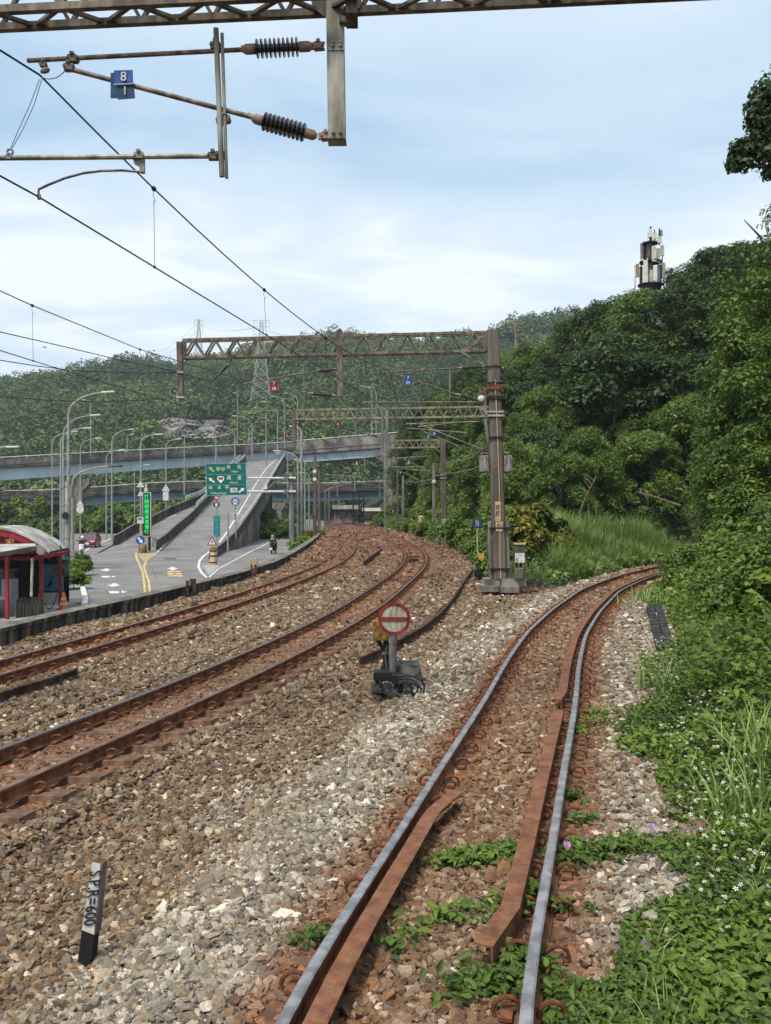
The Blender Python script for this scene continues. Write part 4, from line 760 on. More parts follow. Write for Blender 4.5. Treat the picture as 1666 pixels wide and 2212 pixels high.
arm('cantilever arm with blue plate above the square mast', 57, [(877, 916), (1030, 911)], [(900, 914), (1035, 968)], None, [(880, 925), (1010, 935)])
arm('lower cantilever arm with blue plate crossing the square mast top', 66, [(903, 922), (1000, 912)], [(915, 932), (1040, 985)])
arm('thin cantilever arm reaching the square mast with blue plate', 68, [(861, 990), (930, 985)], [(870, 990), (945, 1028)], None, [(862, 1012), (930, 1018)])
arm('small cantilever arm with red plate under the viaduct girder', 84, [(760, 983), (812, 985)], [(780, 990), (815, 1008)], [(788, 975), (789, 1020)])
arm('tiny cantilever arm on the grey mast with white disc', 80, [(846, 1009), (915, 1009)], [(860, 1016), (922, 1044)]); arm('tiny cantilever arm nearest the brown mast with discs', 85, [(775, 1030), (705, 1025)], [(760, 1028), (700, 1062)], [(766, 1020), (767, 1062)]); arm('tiny cantilever arm low over the far bend', 112, [(790, 1040), (845, 1040)], [(800, 1046), (850, 1062)], [(820, 1035), (821, 1075)])
arm('tiny cantilever arm between the brown masts and the far bend', 100, [(700, 1046), (770, 1046)], [(700, 1060), (760, 1042)], [(728, 1036), (729, 1072)])
plate(730, 915, 6.5, 10, 57.8, 'red', 'small red plate on the pale cantilever before the viaduct parapet', ['6']); plate(771, 1001, 4, 11, 83.8, 'red', 'tiny red plate under the viaduct girder', ['6']); plate(938.5, 936, 8, 9, 65.8, 'blue', 'lower blue plate of the two beside the dark hillside trees', ['6']); plate(925, 945, 8.5, 9.5, 60, 'blue', 'upper left blue plate of the two beside the dark hillside trees', ['7']); plate(883, 999, 5.5, 10, 67.8, 'blue', 'narrow blue plate left of the square mast', ['5']); plate(865, 1021, 4, 6, 79.5, 'blue', 'tiny blue plate beside the viaduct pier', ['4']); plate(817, 1031, 5, 6, 111, 'blue', 'tiny blue plate low over the far bend', ['3'])
for lab, pts in (('thin level wire above the far bend, upper', [(688, 1030, 90), (760, 1033, 92), (845, 1034, 96)]), ('thin level wire above the far bend, middle', [(690, 1058, 95), (770, 1058, 100), (850, 1056, 104)]), ('thin level wire above the far bend, lower', [(692, 1078, 96), (780, 1075, 104), (862, 1070, 112)]),
                 ('pale sagging wire from the square mast towards the labelled mast', [(958, 1000, 68), (985, 998, 60), (1020, 988, 50), (1052, 965, 31)]), ('lower pale sagging wire from the square mast towards the labelled mast', [(958, 1022, 68), (985, 1022, 60), (1020, 1014, 48), (1052, 1000, 31)]), ('pale sagging wire between grey mast and square mast', [(874, 1040, 100), (905, 1042, 90), (938, 1034, 80)])):
    m = MB(); m.tube([P(*p) for p in pts], .03, 5); single('feeder_wire', m, K['drop'], lab, 'wire')
# ------------------------------------------------------------------ things beside the tracks
K['slab'] = mat('dark_slab', (.028, .028, .028), .85, 0, .5, 5, col2=(.065, .065, .063), fine=.3)
ZS = 13.2                                                                # round red sign
s0 = lambda x, y, d=0: P(x, y, ZS+d)
t = thing('stop_sign', 'round red sign with one bar across its dirty cream face on a short post', 'railway sign', s0(850, 1470))
px_ = F/ZS
def disc(c, r, n=40): return [np.asarray(c, float)+V(r*math.cos(a), 0, r*math.sin(a)) for a in np.linspace(0, 2*math.pi, n, endpoint=False)]
m = MB(); m.prism(disc(s0(852, 1337), 35.5/px_), V(0, .012, 0)); obj('face', m, K['cream'], t)
m = MB(); c = s0(852, 1337); o_ = disc(c+V(0, -.006, 0), 35.5/px_); i_ = disc(c+V(0, -.006, 0), 28.2/px_); n_ = 40
m.add(o_+i_+[p+V(0, .02, 0) for p in o_]+[p+V(0, .004, 0) for p in i_], [(k, (k+1) % n_, n_+(k+1) % n_, n_+k) for k in range(n_)]+[(k, (k+1) % n_, 2*n_+(k+1) % n_, 2*n_+k) for k in range(n_)]); obj('rim', m, K['signred'], t)
m = MB(); m.box(s0(852, 1337.5, -.006), (57/px_, .014, 9/px_)); obj('bar', m, K['signred'], t)
m = MB(); m.tube([s0(849, 1371, .05), s0(848, 1472, .05)], .06, 14); m.lathe(s0(849, 1372, .05), s0(849, 1395, .05), [(0, .068), (.12, .068)], 14); obj('post', m, K['purple'], t, smooth=True)
m = MB(); m.box(s0(849, 1350, .03), (.10, .03, .3)); obj('back_strap', m, K['signred'], t)
t = thing('marker_lamp', 'rusty yellow lamp box on black legs behind the round red sign', 'lamp', s0(825, 1450, .35)); s1 = lambda x, y, d=.35: P(x, y, ZS+d)
m = MB(); p0, p1 = s1(806, 1340), s1(858, 1382); m.box((p0+p1)/2, (p1[0]-p0[0], .22, p0[2]-p1[2])); obj('box', m, mat('rusty_yellow', (.28, .15, .035), .7, 0, .6, 9, col2=(.42, .25, .06), fine=.3), t, bevel=.01)
m = MB(); m.bar(s1(816, 1382), s1(832, 1408), .06); m.tube([s1(836, 1382), s1(834, 1445)], .055, 8); m.bar(s1(833, 1408), s1(840, 1440), .04); obj('leg', m, K['black'], t); m = MB(); m.box(s1(834, 1410), (.12, .12, .04)); obj('collar', m, K['galv'], t)
m = MB(); m.tube([s1(838, 1384), s1(833, 1420, .2), s1(836, 1448, .1), s1(826, 1470, .0)], .018, 6); obj('cable', m, K['rubber'], t)
m = MB(); m.box(s1(833, 1458, .1), (.36, .28, .13)); m.box(s1(860, 1466, -.1), (.18, .2, .14)); m.bar(s1(826, 1440), s1(822, 1470), .05); m.bar(s1(842, 1446), s1(846, 1466), .04); obj('base', m, K['black'], t, bevel=.01)
m = MB(); c = s0(880, 1449, .3); m.add([c+V(x, y, z) for x, y, z in ((-.2, -.25, -.3), (.26, -.25, -.3), (.28, .3, -.3), (-.2, .3, -.3), (-.19, -.17, .12), (.17, -.17, .12), (.18, .25, .12), (-.18, .25, .12))], [(0, 1, 2, 3), (4, 5, 6, 7), (0, 1, 5, 4), (1, 2, 6, 5), (2, 3, 7, 6), (3, 0, 4, 7)])
K['stone'] = mat('cut_stone', (.075, .075, .07), .9, 0, .4, 6, col2=(.17, .165, .155), fine=.3); single('concrete_block', m, K['stone'], 'grey concrete block right behind the foot of the round red sign', 'block', bevel=.012)
m = MB(); random.seed(3); base = s0(850, 1482)
for k in range(16):
    c = s0(816+k*4.6+random.uniform(-4, 4), 1484+random.uniform(-8, 10), random.uniform(-.35, .1)); m.lathe(c+V(0, 0, -.1), c+V(random.uniform(-.6, .6), random.uniform(-.3, .3), 1), [(0, .07), (.04, .10), (.08, .085), (.12, .02)], 6)
single('sign_footing', m, K['slab'], 'lumpy dark concrete footing of the round red sign', 'footing')
m = MB()
for dy, kx, ky, jy in ((-.72, 1.0, 1.0, 0), (-.62, .72, .8, 6), (-.5, .5, 1.1, 12), (-.66, .86, .6, 16)):
    m.tube([s0(866+a*kx, 1459+jy+b*ky, dy) for a, b in ((-6, 2), (12, 0), (30, 3), (44, 10), (51, 22), (50, 34), (44, 42), (30, 40), (14, 33))], .015, 6)
m.tube([s0(812, 1470, 0), s0(822, 1478, 0), s0(835, 1490, 0), s0(845, 1492, 0)], .024, 6); m.tube([s0(842, 1440, .2), s0(834, 1458, .1), s0(824, 1472, 0)], .018, 6); single('cable_coil', m, K['rubber'], 'black cables looping out of the foot of the round red sign', 'cable')
# marker post S.P.R=600
ZM = 5.42; s0 = lambda x, y, d=0: P(x, y, ZM+d)
t = thing('curve_marker', 'narrow leaning white board reading S.P.R=600 with a black foot', 'marker post', s0(183, 2075))
m = MB(); m.prism([s0(199.5, 1862), s0(217, 1866), s0(203, 2019), s0(177, 2009)], V(.016, .06, 0)); b_ = obj('board', m, K['offwhite'], t)
m = MB(); m.prism([s0(177, 2009, .0), s0(203, 2019, .0), s0(195, 2092), s0(168, 2078)], V(.016, .06, 0)); obj('foot', m, K['black'], t)
m = MB(); m.prism([s0(217.6, 1866), s0(203.6, 2019), s0(203.6, 2019)+V(.016, .062, 0), s0(217.6, 1866)+V(.016, .062, 0)], V(.006, .0, 0)); obj('edge', m, K['purple'], t)
m = MB(); m.sheet([s0(199, 1861.5)+V(0, 0, .003), s0(217, 1865.5)+V(0, 0, .003), s0(217, 1865.5)+V(.016, .06, .003), s0(199, 1861.5)+V(.016, .06, .003)]); obj('top', m, K['rust'], t)
text('lettering', 'S.P.R=600', .105, s0(198.5, 1940, -.006), s0(188, 2016)-s0(206, 1866), (1, 0, .12), K['black'], t, .002, stretch=.80)
# loose rails and lineside bits
def loose(name, lab, pix, z, prof=None, mk='rust', cat='loose rail', sc=1.0):
    m = MB(); m.sweep(gpath(pix, z), [(u*sc, v*sc) for u, v in (prof or RAIL)]); single(name, m, K[mk], lab, cat)
K['oldrail'] = mat('old_dark_rail', (.075, .042, .03), .85, .1, .5, 5, bump=.3, col2=(.14, .085, .06), fine=.3)
loose('loose_rail', 'rusty rail end lying on the ballast at the left edge of the view', [(-40, 1530), (40, 1504), (100, 1486), (166, 1463)], -.42, mk='oldrail')
loose('loose_rail', 'short rusty rail lying between the two main tracks', [(786, 1222), (806, 1206), (826, 1191)], -.36, mk='oldrail', sc=1.5)
loose('loose_rail', 'longer curved old rail lying from behind the round red sign to the point lamp', [(776, 1440), (823, 1420), (868, 1395), (912, 1369), (950, 1338), (978, 1304), (1000, 1268), (1022, 1236)], -.42, mk='oldrail', sc=1.15)
loose('loose_rail', 'thin old rail running close beside the longer curved one', [(858, 1393), (900, 1368), (935, 1342), (962, 1312)], -.42, mk='oldrail', sc=.8)
m = MB(); m.box(G(894, 1214, -.3)+V(0, 0, .1), (.5, .35, .14)); m.tube([G(885, 1208, -.3)+V(0, 0, .12), G(905, 1206, -.3)+V(0, 0, .12)], .04, 6); m.tube([G(890, 1216, -.3)+V(0, 0, .1), G(893, 1222, -.3)], .04, 6); single('track_device', m, K['black'], 'small dark device lying between the rails on the bend', 'track device')
m = MB(); m.tube([G(905, 1222, -.28)+V(0, 0, .03), G(960, 1220, -.4)+V(0, 0, .05), G(1010, 1216, -.45)+V(0, 0, .08)], .03, 6); single('lineside_pipe', m, K['conclight'], 'pale thin pipe lying across the ballast right of the bend', 'pipe')
t = thing('junction_box', 'rusty square box on a bracket fixed to the wall top', 'junction box', P(548, 1235, 35.6)); s0 = lambda x, y, d=0: P(x, y, 35.4+d)
m = MB(); p0, p1 = s0(539, 1206), s0(556, 1219); m.box((p0+p1)/2, (p1[0]-p0[0], .22, p0[2]-p1[2])); obj('box', m, K['ltan'], t); m = MB(); m.bar(s0(543, 1219), s0(547, 1242), .06); m.bar(s0(552, 1219), s0(549, 1242), .06); m.tube([s0(556, 1222), s0(552, 1240), s0(535, 1256), s0(530, 1262)], .03, 6); obj('bracket', m, K['rust'], t)
for x, y, zz, h, lab in ((405, 1262, 29, 30, 'rusty stub post against the wall near the double yellow line'), (417, 1258, 29.6, 27, 'broad rusty plate against the wall near the double yellow line'), (610, 1200, 49.5, 18, 'rusty stub post against the wall near the sign gantry mast')):
    m = MB(); p = P(x, y, zz-.45); m.box(p+V(0, 0, -h*.5*zz/F+.1), (.09 if h != 27 else .2, .06, h*zz/F)); m.box(p+V(0, 0, .1), (.11 if h != 27 else .22, .08, .04)); single('stub_post', m, K['oldrail'], lab, 'post')
m = MB(); zz = 31.5
for k in range(3): m.tube([P(430+k*4, 1262+k*2, zz-1), P(455, 1258+k*3, zz), P(480, 1262-k*4, zz+1), P(505, 1252+k, zz+1.6), P(520, 1246, zz+2)], .03, 6)
single('cable_bundle', m, K['rubber'], 'tangled dark cables hanging along the wall face', 'cable')
# concrete channel covers in the verge on the right
t = thing('channel_cover', 'dark slab covers of a cable channel sunk in the right hand verge', 'channel cover', G(1420, 1370, -.2))
ca = [G(1396, 1316, -.16), G(1403, 1338, -.16), G(1408, 1360, -.16), G(1413, 1384, -.16), G(1418, 1410, -.16)]; cb = [G(1429, 1312, -.16), G(1437, 1338, -.16), G(1443, 1360, -.16), G(1449, 1384, -.16), G(1460, 1408, -.16)]
for i in range(4):
    for u0, u1 in ((.0, .47), (.52, 1.0)):
        m = MB(); a, b = ca[i]+(cb[i]-ca[i])*u0, ca[i]+(cb[i]-ca[i])*u1; c, d = ca[i+1]+(cb[i+1]-ca[i+1])*u1, ca[i+1]+(cb[i+1]-ca[i+1])*u0; e = V(0, 0, .012*((i*3+int(u0*4)) % 3)+.1); k = (a+b+c+d)/4; m.prism([k+(p-k)*.95+e for p in (a, b, c, d)], V(0, 0, -.3)); obj('slab', m, K['slab'], t, bevel=.01)
# ------------------------------------------------------------------ viaducts
def viaduct(lab, pts, par, gird, width, mk, gm, name='viaduct', piers=(), rail=True):
    q = np.array([P(*p) for p in pts]); n = 10; u = np.linspace(0, len(q)-1, (len(q)-1)*n+1); ln = np.stack([np.interp(u, np.arange(len(q)), q[:, k]) for k in range(3)], 1)
    for _ in range(12): ln[1:-1] = (ln[:-2]+2*ln[1:-1]+ln[2:])/4
    ln = list(ln); t = thing(name, lab, 'bridge', (ln[len(ln)//2][0], ln[len(ln)//2][1], ROADZ)); s = -1      # near edge on the right hand when heading right; width goes away from the viewer
    m = MB(); m.sweep(ln, [(.0, 0), (.0, -par), (-.9, -par-.12), (-width+.9, -par-.12), (-width, -par), (-width, 0), (-width+.3, 0), (-width+.3, -.95), (-.3, -.95), (-.3, 0)]); obj('deck', m, K[mk], t)
    m = MB()
    for o in (-1.0, -width+1.6): m.sweep([p+V(0, 0, -par-.12) for p in ln], [(o, 0), (o, -gird), (o-.5, -gird), (o-.5, 0)])
    obj('girder', m, K[gm], t)
    m = MB(); m.sweep([p+V(0, 0, 0) for p in ln], [(.10, -par*.62), (.10, -par*.70), (-.05, -par*.70), (-.05, -par*.62)]); obj('ledge', m, K['conctop'], t)
    if rail:
        m = MB(); m.tube([p+V(0, 0, .32) for p in ln], .07, 5); [m.tube([p, p+V(0, 0, .32)], .05, 4) for p in ln[::2]]; obj('railing', m, K['lamphead'], t)
    for (x, y, Z, w1, w2) in piers:
        p = P(x, y, Z); m = MB(); m.prism([p+V(-w2/2, 0, 0), p+V(w2/2, 0, 0), p+V(w2/2, 0, -.9), p+V(w1/2, 0, -2.2), p+V(w1/2, 0, ROADZ-p[2]-.3), p+V(-w1/2, 0, ROADZ-p[2]-.3), p+V(-w1/2, 0, -2.2), p+V(-w2/2, 0, -.9)], V(0, w1*.8, 0)); obj('pier', m, K['conc'], t)
    return t
viaduct('long viaduct on the left with pale blue girder and brown stained parapet', [(-90, 997, 147), (0, 992, 152), (140, 984, 158), (300, 975, 167), (450, 967, 178), (560, 962, 187), (640, 956, 192)], 1.5, 2.05, 9, 'parapet', 'girder', piers=[(163, 1035, 160, 2.4, 5), (-60, 1037, 150, 2.4, 5)])
pr = viaduct('right part of the viaduct with pale blue girder crossing above the tracks', [(640, 955, 187), (690, 951, 184), (760, 945, 181), (860, 937, 178), (960, 931, 176)], 2.6, 1.55, 9, 'parapet', 'girder', piers=[(843.5, 976, 178.6, 2.75, 6.5)])
m = MB()
for x in (837, 847): m.prism([P(x-4, 1038, 178), P(x+4, 1038, 178), P(x, 1030, 178)], V(0, .05, 0))
obj('warning_mark', m, K['purple'], pr)
viaduct('lower dark viaduct beyond the roads with grey blue girder and pale railing', [(-70, 1064, 212), (0, 1063, 213), (140, 1060, 214), (310, 1046, 216), (450, 1041, 216), (650, 1048, 216), (880, 1040, 216)], 1.9, 2.0, 8, 'parapetdark', 'girderdark', piers=[(60, 1097, 215, 2, 4), (420, 1078, 217, 2, 4), (600, 1084, 217, 2, 4)])
# ------------------------------------------------------------------ street lamps
def lamp(x, yb, yt, xh, yh, Z, lab, r=.085, zb=None, warm=False, dark=False):
    zb = ROADZ if zb is None else CAMZ-(zb-HOR)*Z/F; b = V((x-833)*Z/F, Z, zb); t = thing('street_lamp', lab, 'street lamp', b, 'street lamps by the roads'); s = 1 if xh > x else -1
    e = P(xh, yh, Z); tp = V(b[0], Z, CAMZ-(yt-HOR)*Z/F); h = e[2]-tp[2]; w_ = e[0]-tp[0]
    m = MB(); m.tube([b, (b+tp)/2, tp], [r*1.25, r*1.05, r*.85], 8); obj('pole', m, K['lamp'], t)
    m = MB(); m.tube([tp]+[tp+V(w_*(1-math.cos(a))**1.15, 0, h*math.sin(a)**.9) for a in np.linspace(.12, 1.32, 9)], [r*.85]+list(np.linspace(r*.8, r*.5, 9)), 7); a9 = tp+V(w_*(1-math.cos(1.32))**1.15, 0, h*math.sin(1.32)**.9); obj('arm', m, K['lampwarm'] if warm else K['lamp'], t)
    m = MB(); d = e-a9; d = d/np.linalg.norm(d); L_ = max(.75, np.linalg.norm(e-a9)); c = a9+d*L_*.5; m.box(c, (L_, .3, .10), d); m.box(c+V(0, 0, -.05), (L_*.8, .22, .05), d); obj('lamp_head', m, K['tube'] if dark else K['lamphead'], t, bevel=.03)
LAMPS = [(148, 0, 905, 248, 846, 60, 'tallest street lamp with a long curved arm above the red shelter', .115, None, 1), (137, 0, 945, 218, 896, 72, 'street lamp just left of the tallest one, its arm one step lower', .1, None, 1),
 (131.5, 0, 962, 198, 924, 82, 'street lamp two steps left of the tallest one with a pale head', .1, None, 1), (113, 0, 962, 168, 932, 95, 'leftmost slender street lamp standing behind the shelter roof', .09, None, 0), (174, 0, 972, 220, 946, 112, 'street lamp with a white triangle and disc sign on its pole', .09, None, 1),
 (196, 0, 870, 183, 864, 160, 'straight lamp with tiny head on the left viaduct', .09, 984, 0), (242, 0, 960, 290, 927, 104, 'street lamp beside the pale van with a bright white head', .1, None, 1), (230, 0, 993, 269, 971, 112, 'shorter street lamp just left of the pale van post', .09, None, 0),
 (304.5, 0, 960, 347, 938, 82, 'street lamp carrying white triangles next to the green message board', .09, None, 0), (275, 0, 945, 285, 938, 172, 'thin lamp on the left viaduct between two road lamps', .08, 979, 0), (291, 0, 1020, 321, 1004, 128, 'thin low street lamp left of the message board in front of the trees', .07, None, 0),
 (359, 0, 968, 387, 948, 105, 'street lamp with triangle and plate signs right of the message board', .085, 1098, 0), (398.5, 0, 948, 417, 939, 125, 'slim street lamp left of the green road sign', .085, 1068, 0), (467, 0, 955, 405, 916, 150, 'lamp with arm to the left rising directly behind the green road sign', .115, 1001, 1),
 (508, 0, 948, 463, 919, 150, 'lamp with arm to the left at the right edge of the green road sign', .115, 1002, 1), (545, 0, 925, 502, 898, 150, 'lamp with arm to the left on the ramp crest above the sign', .11, 990, 0), (538, 0, 932, 563, 912, 185, 'small lamp with arm to the right on the viaduct above the ramp', .085, 962, 0),
 (513, 0, 851, 510, 849, 190, 'plain straight pole on the viaduct above the road sign', .085, 962, 0), (575, 0, 893, 553, 881, 140, 'straight lamp with white head in front of the ramp crest', .09, 1005, 0), (600, 0, 892, 566, 867, 150, 'lamp with curved arm left of the third portal drop post', .1, 992, 0),
 (615, 0, 878, 587, 856, 168, 'tall lamp rising behind the left end of the third portal', .1, 968, 0), (643, 0, 870, 615, 849, 178, 'tall lamp just right of the drop post of the third portal', .095, 955, 0), (803.5, 0, 854, 782, 834, 186, 'left one of two lamps on the right part of the viaduct', .1, 938, 0),
 (813, 0, 858, 797, 836, 188, 'right one of two lamps on the right part of the viaduct', .1, 938, 0), (644, 0, 1000, 593, 974, 84, 'lamp with arm over the ramp, nearest the sign gantry mast', .1, None, 0), (652, 0, 944, 638, 922, 84, 'tallest white lamp post right of the sign gantry mast', .13, None, 0),
 (659, 0, 1004, 648, 994, 96, 'third white lamp post right of the sign gantry mast', .08, None, 0), (668, 0, 1030, 655, 1021, 104, 'last short white lamp post before the brown masts', .075, None, 0), (622, 0, 983, 600, 979, 128, 'thin lamp at the top right of the ramp', .08, 1075, 0),
 (157, 0, 1046, 265, 1006, 57, 'old lamp on a grey pole with dark drooping head and boxes', .10, None, 1, 1), (-60, 0, 985, 42, 965, 58, 'lamp head reaching in at the left edge of the view', .1, None, 0)]
for a in LAMPS: lamp(a[0], 0, a[2], a[3], a[4], a[5], a[6], a[7], a[8], bool(a[9]), len(a) > 10)
t = thing('utility_pole', 'thick grey utility pole with bands and black speaker beside the shelter', 'utility pole', V((146-833)*56/F, 56, ROADZ)); u0 = lambda x, y: P(x, y, 56)
m = MB(); m.tube([V(u0(146, 0)[0], 56, ROADZ), u0(146, 1040)], [.19, .15], 12); obj('pole', m, K['conclight'], t, smooth=True)
m = MB(); [m.lathe(u0(146, y), u0(146, y-9), [(0, .185), (.05, .185)], 12) for y in (1164, 1186, 1208, 1130)]; obj('band', m, K['polegrey'], t)
m = MB(); m.lathe(u0(147, 1114)+V(0, .05, 0), u0(145, 1114)+V(0, -1, 0), [(0, .06), (.2, .1), (.42, .24), (.46, .22)], 14); obj('speaker', m, K['black'], t); m = MB(); m.box(u0(159, 1196)+V(0, -.1, 0), (.3, .25, .3)); m.box(u0(159, 1205)+V(0, -.1, 0), (.22, .2, .3)); m.box(u0(152, 1062), (.35, .25, .8)); obj('box', m, K['polegrey'], t)
for lab, pts in (('dark cable sagging from the utility pole to the left', [(146, 1050, 56), (100, 1072, 52), (40, 1062, 50), (-30, 1058, 49)]), ('second dark cable sagging from the utility pole past the shelter', [(146, 1090, 56), (110, 1104, 54), (60, 1118, 52), (-30, 1126, 50)])):
    m = MB(); m.tube([P(*p) for p in pts], .02, 5); single('utility_cable', m, K['wire'], lab, 'cable')
# ------------------------------------------------------------------ road signs
def sgn(name, lab, x, yb, yt, Z, r=.05, mk='lamp', base=None):
    b = V((x-833)*Z/F, Z, CAMZ-(yb-HOR)*Z/F); t = thing(name, lab, 'road sign', b); m = MB(); m.tube([b, P(x, yt, Z)], r, 8); obj('post', m, K[mk], t); return t
def rectp(Z, x0_, y0_, x1_, y1_, d=-.08, th=.03):
    m = MB(); p0, p1 = P(x0_, y0_, Z), P(x1_, y1_, Z); m.box((p0+p1)/2+V(0, d, 0), (p1[0]-p0[0], th, p0[2]-p1[2])); return m
def polyp(Z, pts, d, th=.004): m = MB(); m.prism([P(x, y, Z)+V(0, d, 0) for x, y in pts], V(0, th, 0)); return m
Z = 82.8; pm = F/Z; t = thing('road_sign_gantry', 'large green direction sign held out on two tubes from a grey mast', 'road sign', V((631-833)/pm, Z, ROADZ))
m = MB(); m.tube([V((631.5-833)/pm, Z, ROADZ), P(630, 1021, Z)], [.30, .24], 16); obj('mast', m, K['polegrey'], t, smooth=True)
m = MB(); [m.tube([P(445, y, Z)+V(0, -.32, 0), P(640, y, Z)+V(0, -.32, 0)], .11, 10) for y in (1033, 1062)]; obj('tube', m, K['offwhite'], t, smooth=True)
m = MB(); m.bar(P(536, 1056, Z)+V(0, -.32, 0), P(552, 1038, Z)+V(0, -.32, 0), .06); m.bar(P(552, 1038, Z)+V(0, -.32, 0), P(576, 1058, Z)+V(0, -.32, 0), .06); m.bar(P(576, 1058, Z)+V(0, -.32, 0), P(598, 1038, Z)+V(0, -.32, 0), .06); obj('brace', m, K['lamp'], t)
m = MB(); [m.box(P(x, y, Z)+V(0, -.3, 0), (.14, .5, .5)) for x in (616, 622) for y in (1033, 1062)]; obj('clamp', m, K['polegrey'], t)
pan = polyp(Z, [(447.5, 1002.5), (533.5, 1001), (535, 1069.5), (449, 1071.5)], -.5, .05); sp = obj('panel', pan, K['green'], t)
m = MB()
for a, b in (((448, 1003), (533, 1001.6)), ((448.5, 1025.5), (534, 1025)), ((449, 1048), (534.5, 1047.5)), ((449.5, 1071), (535, 1069)), ((448, 1003), (449.5, 1071)), ((533, 1001.6), (535, 1069))): m.bar(P(*a, Z)+V(0, -.51, 0), P(*b, Z)+V(0, -.51, 0), .035)
obj('border', m, K['cyanpaint'], sp)
def arrow_(x, y, dx, dy, s):
    d = nrm(V(dx, dy)); n = V(-d[1], d[0]); c = V(x, y); q = [c-d*s-n*s*.22, c+d*s*.1-n*s*.22, c+d*s*.1-n*s*.55, c+d*s, c+d*s*.1+n*s*.55, c+d*s*.1+n*s*.22, c-d*s+n*s*.22]; return [(p[0], p[1]) for p in q]
for x, y, dx, dy, mk in ((459, 1014, -1, -.8, 'cream'), (459.5, 1037.5, -1, -.8, 'white'), (524, 1059, 1, -.8, 'white')): obj('arrow', polyp(Z, arrow_(x, y, dx, dy, 8), -.515), K[mk], sp)
def shield(x, y, s, mk): return polyp(Z, [(x-s, y-s*.7), (x-s*.5, y-s), (x, y-s*.75), (x+s*.5, y-s), (x+s, y-s*.7), (x+s*.75, y+s*.35), (x, y+s), (x-s*.75, y+s*.35)], -.515)
for x, y, s, tx in ((473.5, 1014, 4.6, '1'), (484, 1014, 4.6, '7')): obj('route_badge', shield(x, y, s, 0), K['cream'], sp); text('lettering', tx, .3, P(x, y, Z)+V(0, -.525, 0), (1, 0, 0), (0, 0, 1), K['black'], sp, .003)
obj('route_badge', polyp(Z, [(472, 1030), (479, 1028.5), (486, 1030), (486.5, 1036), (479.5, 1044.5), (472, 1036)], -.515), K['white'], sp); obj('route_badge', polyp(Z, [(474, 1031.5), (484.5, 1031.5), (483.5, 1036.5), (475, 1036.5)], -.52), K['signred'], sp)
for s, x, y, sz, st in (('台', 496, 1009.5, .42, 1), ('北', 519, 1009.5, .42, 1), ('Taipei', 509, 1019, .26, 1), ('萬', 497, 1033, .44, 1), ('里', 519.5, 1033, .44, 1), ('Wanli', 507, 1043, .26, 1.2), ('平', 493, 1053.5, .42, 1), ('溪', 476, 1053.5, .36, 1), ('瑞', 457, 1054, .36, 1), ('Ruifang Pingxi', 475, 1065.5, .25, 1.05)):
    text('lettering', s, sz, P(x, y, Z)+V(0, -.52, 0), (1, 0, 0), (0, 0, 1), K['white'], sp, .003, stretch=st)
obj('route_badge', rectp(Z, 500, 1054, 515, 1064, -.52, .01), K['offwhite'], sp); text('lettering', '102', .27, P(507.5, 1059, Z)+V(0, -.535, 0), (1, 0, 0), (0, 0, 1), K['black'], sp, .003)
obj('small_plate', rectp(Z, 571, 1046, 579, 1057, -.45), K['offwhite'], t)
# green message board
Z = 79; t = sgn('message_board', 'tall black message board with glowing green characters at the ramp nose', 323, 1190, 1150, Z, .12, 'black')
obj('cabinet', rectp(Z, 309.2, 1063.5, 326.6, 1158.5, .0, .3), K['offwhite'], t); scn = obj('screen', rectp(Z, 310.6, 1065.2, 325.2, 1157, -.16, .02), K['dark'], t)
for i, ch in enumerate('打開頭燈減速慢行'): text('character', ch, .43, P(318, 1073.5+i*10.8, Z)+V(0, -.175, 0), (1, 0, 0), (0, 0, 1), K['led'], scn, .003)
m = MB(); m.lathe(P(316, 1062, Z), P(316, 1040, Z), [(0, .16), (.25, .16), (.3, .08), (.62, .09), (.7, .02)], 10); obj('beacon', m, K['offwhite'], t); m = MB(); m.tube([P(330, 1160, Z), P(331, 1182, Z)], .06, 6); m.box(P(333, 1167, Z), (.3, .25, .5)); obj('control_box', m, K['polegrey'], t)
t = sgn('arrow_sign', 'blue round sign with white arrow pointing down right beside the message board', 308, 1188, 1160, Z-.6, .05, 'polegrey')
m = MB(); m.prism(disc(P(303.3, 1167, Z-.7), 9.6*Z/F), V(0, .03, 0)); obj('face', m, K['signblue'], t); obj('arrow', polyp(Z-.7, arrow_(303.5, 1167.3, .75, .9, 8.2), -.012), K['white'], t)
t = sgn('marker_sign', 'small white plate with blue corner on a striped post left of the message board', 305.5, 1172, 1118, Z-.3, .06, 'yellow'); obj('plate', rectp(Z-.3, 297.5, 1117, 311, 1131), K['offwhite'], t); obj('mark', polyp(Z-.3, [(300, 1119), (307, 1119), (307, 1124), (303, 1121.5), (300, 1124)], -.11), K['signblue'], t)
K['stripe'] = mat('striped_cushion', (.42, .27, .08), .7, 0, .3, 6, col2=(.10, .07, .04), lo=.47, hi=.53)
m = MB(); c = P(309, 1193, Z-1.2); m.lathe(c, c+V(0, 0, 1), [(0, .36), (.25, .38), (.5, .36), (.72, .3), (.76, .1)], 14); single('crash_cushion', m, K['stripe'], 'striped yellow crash barrel at the foot of the message board', 'crash barrel', smooth=True)
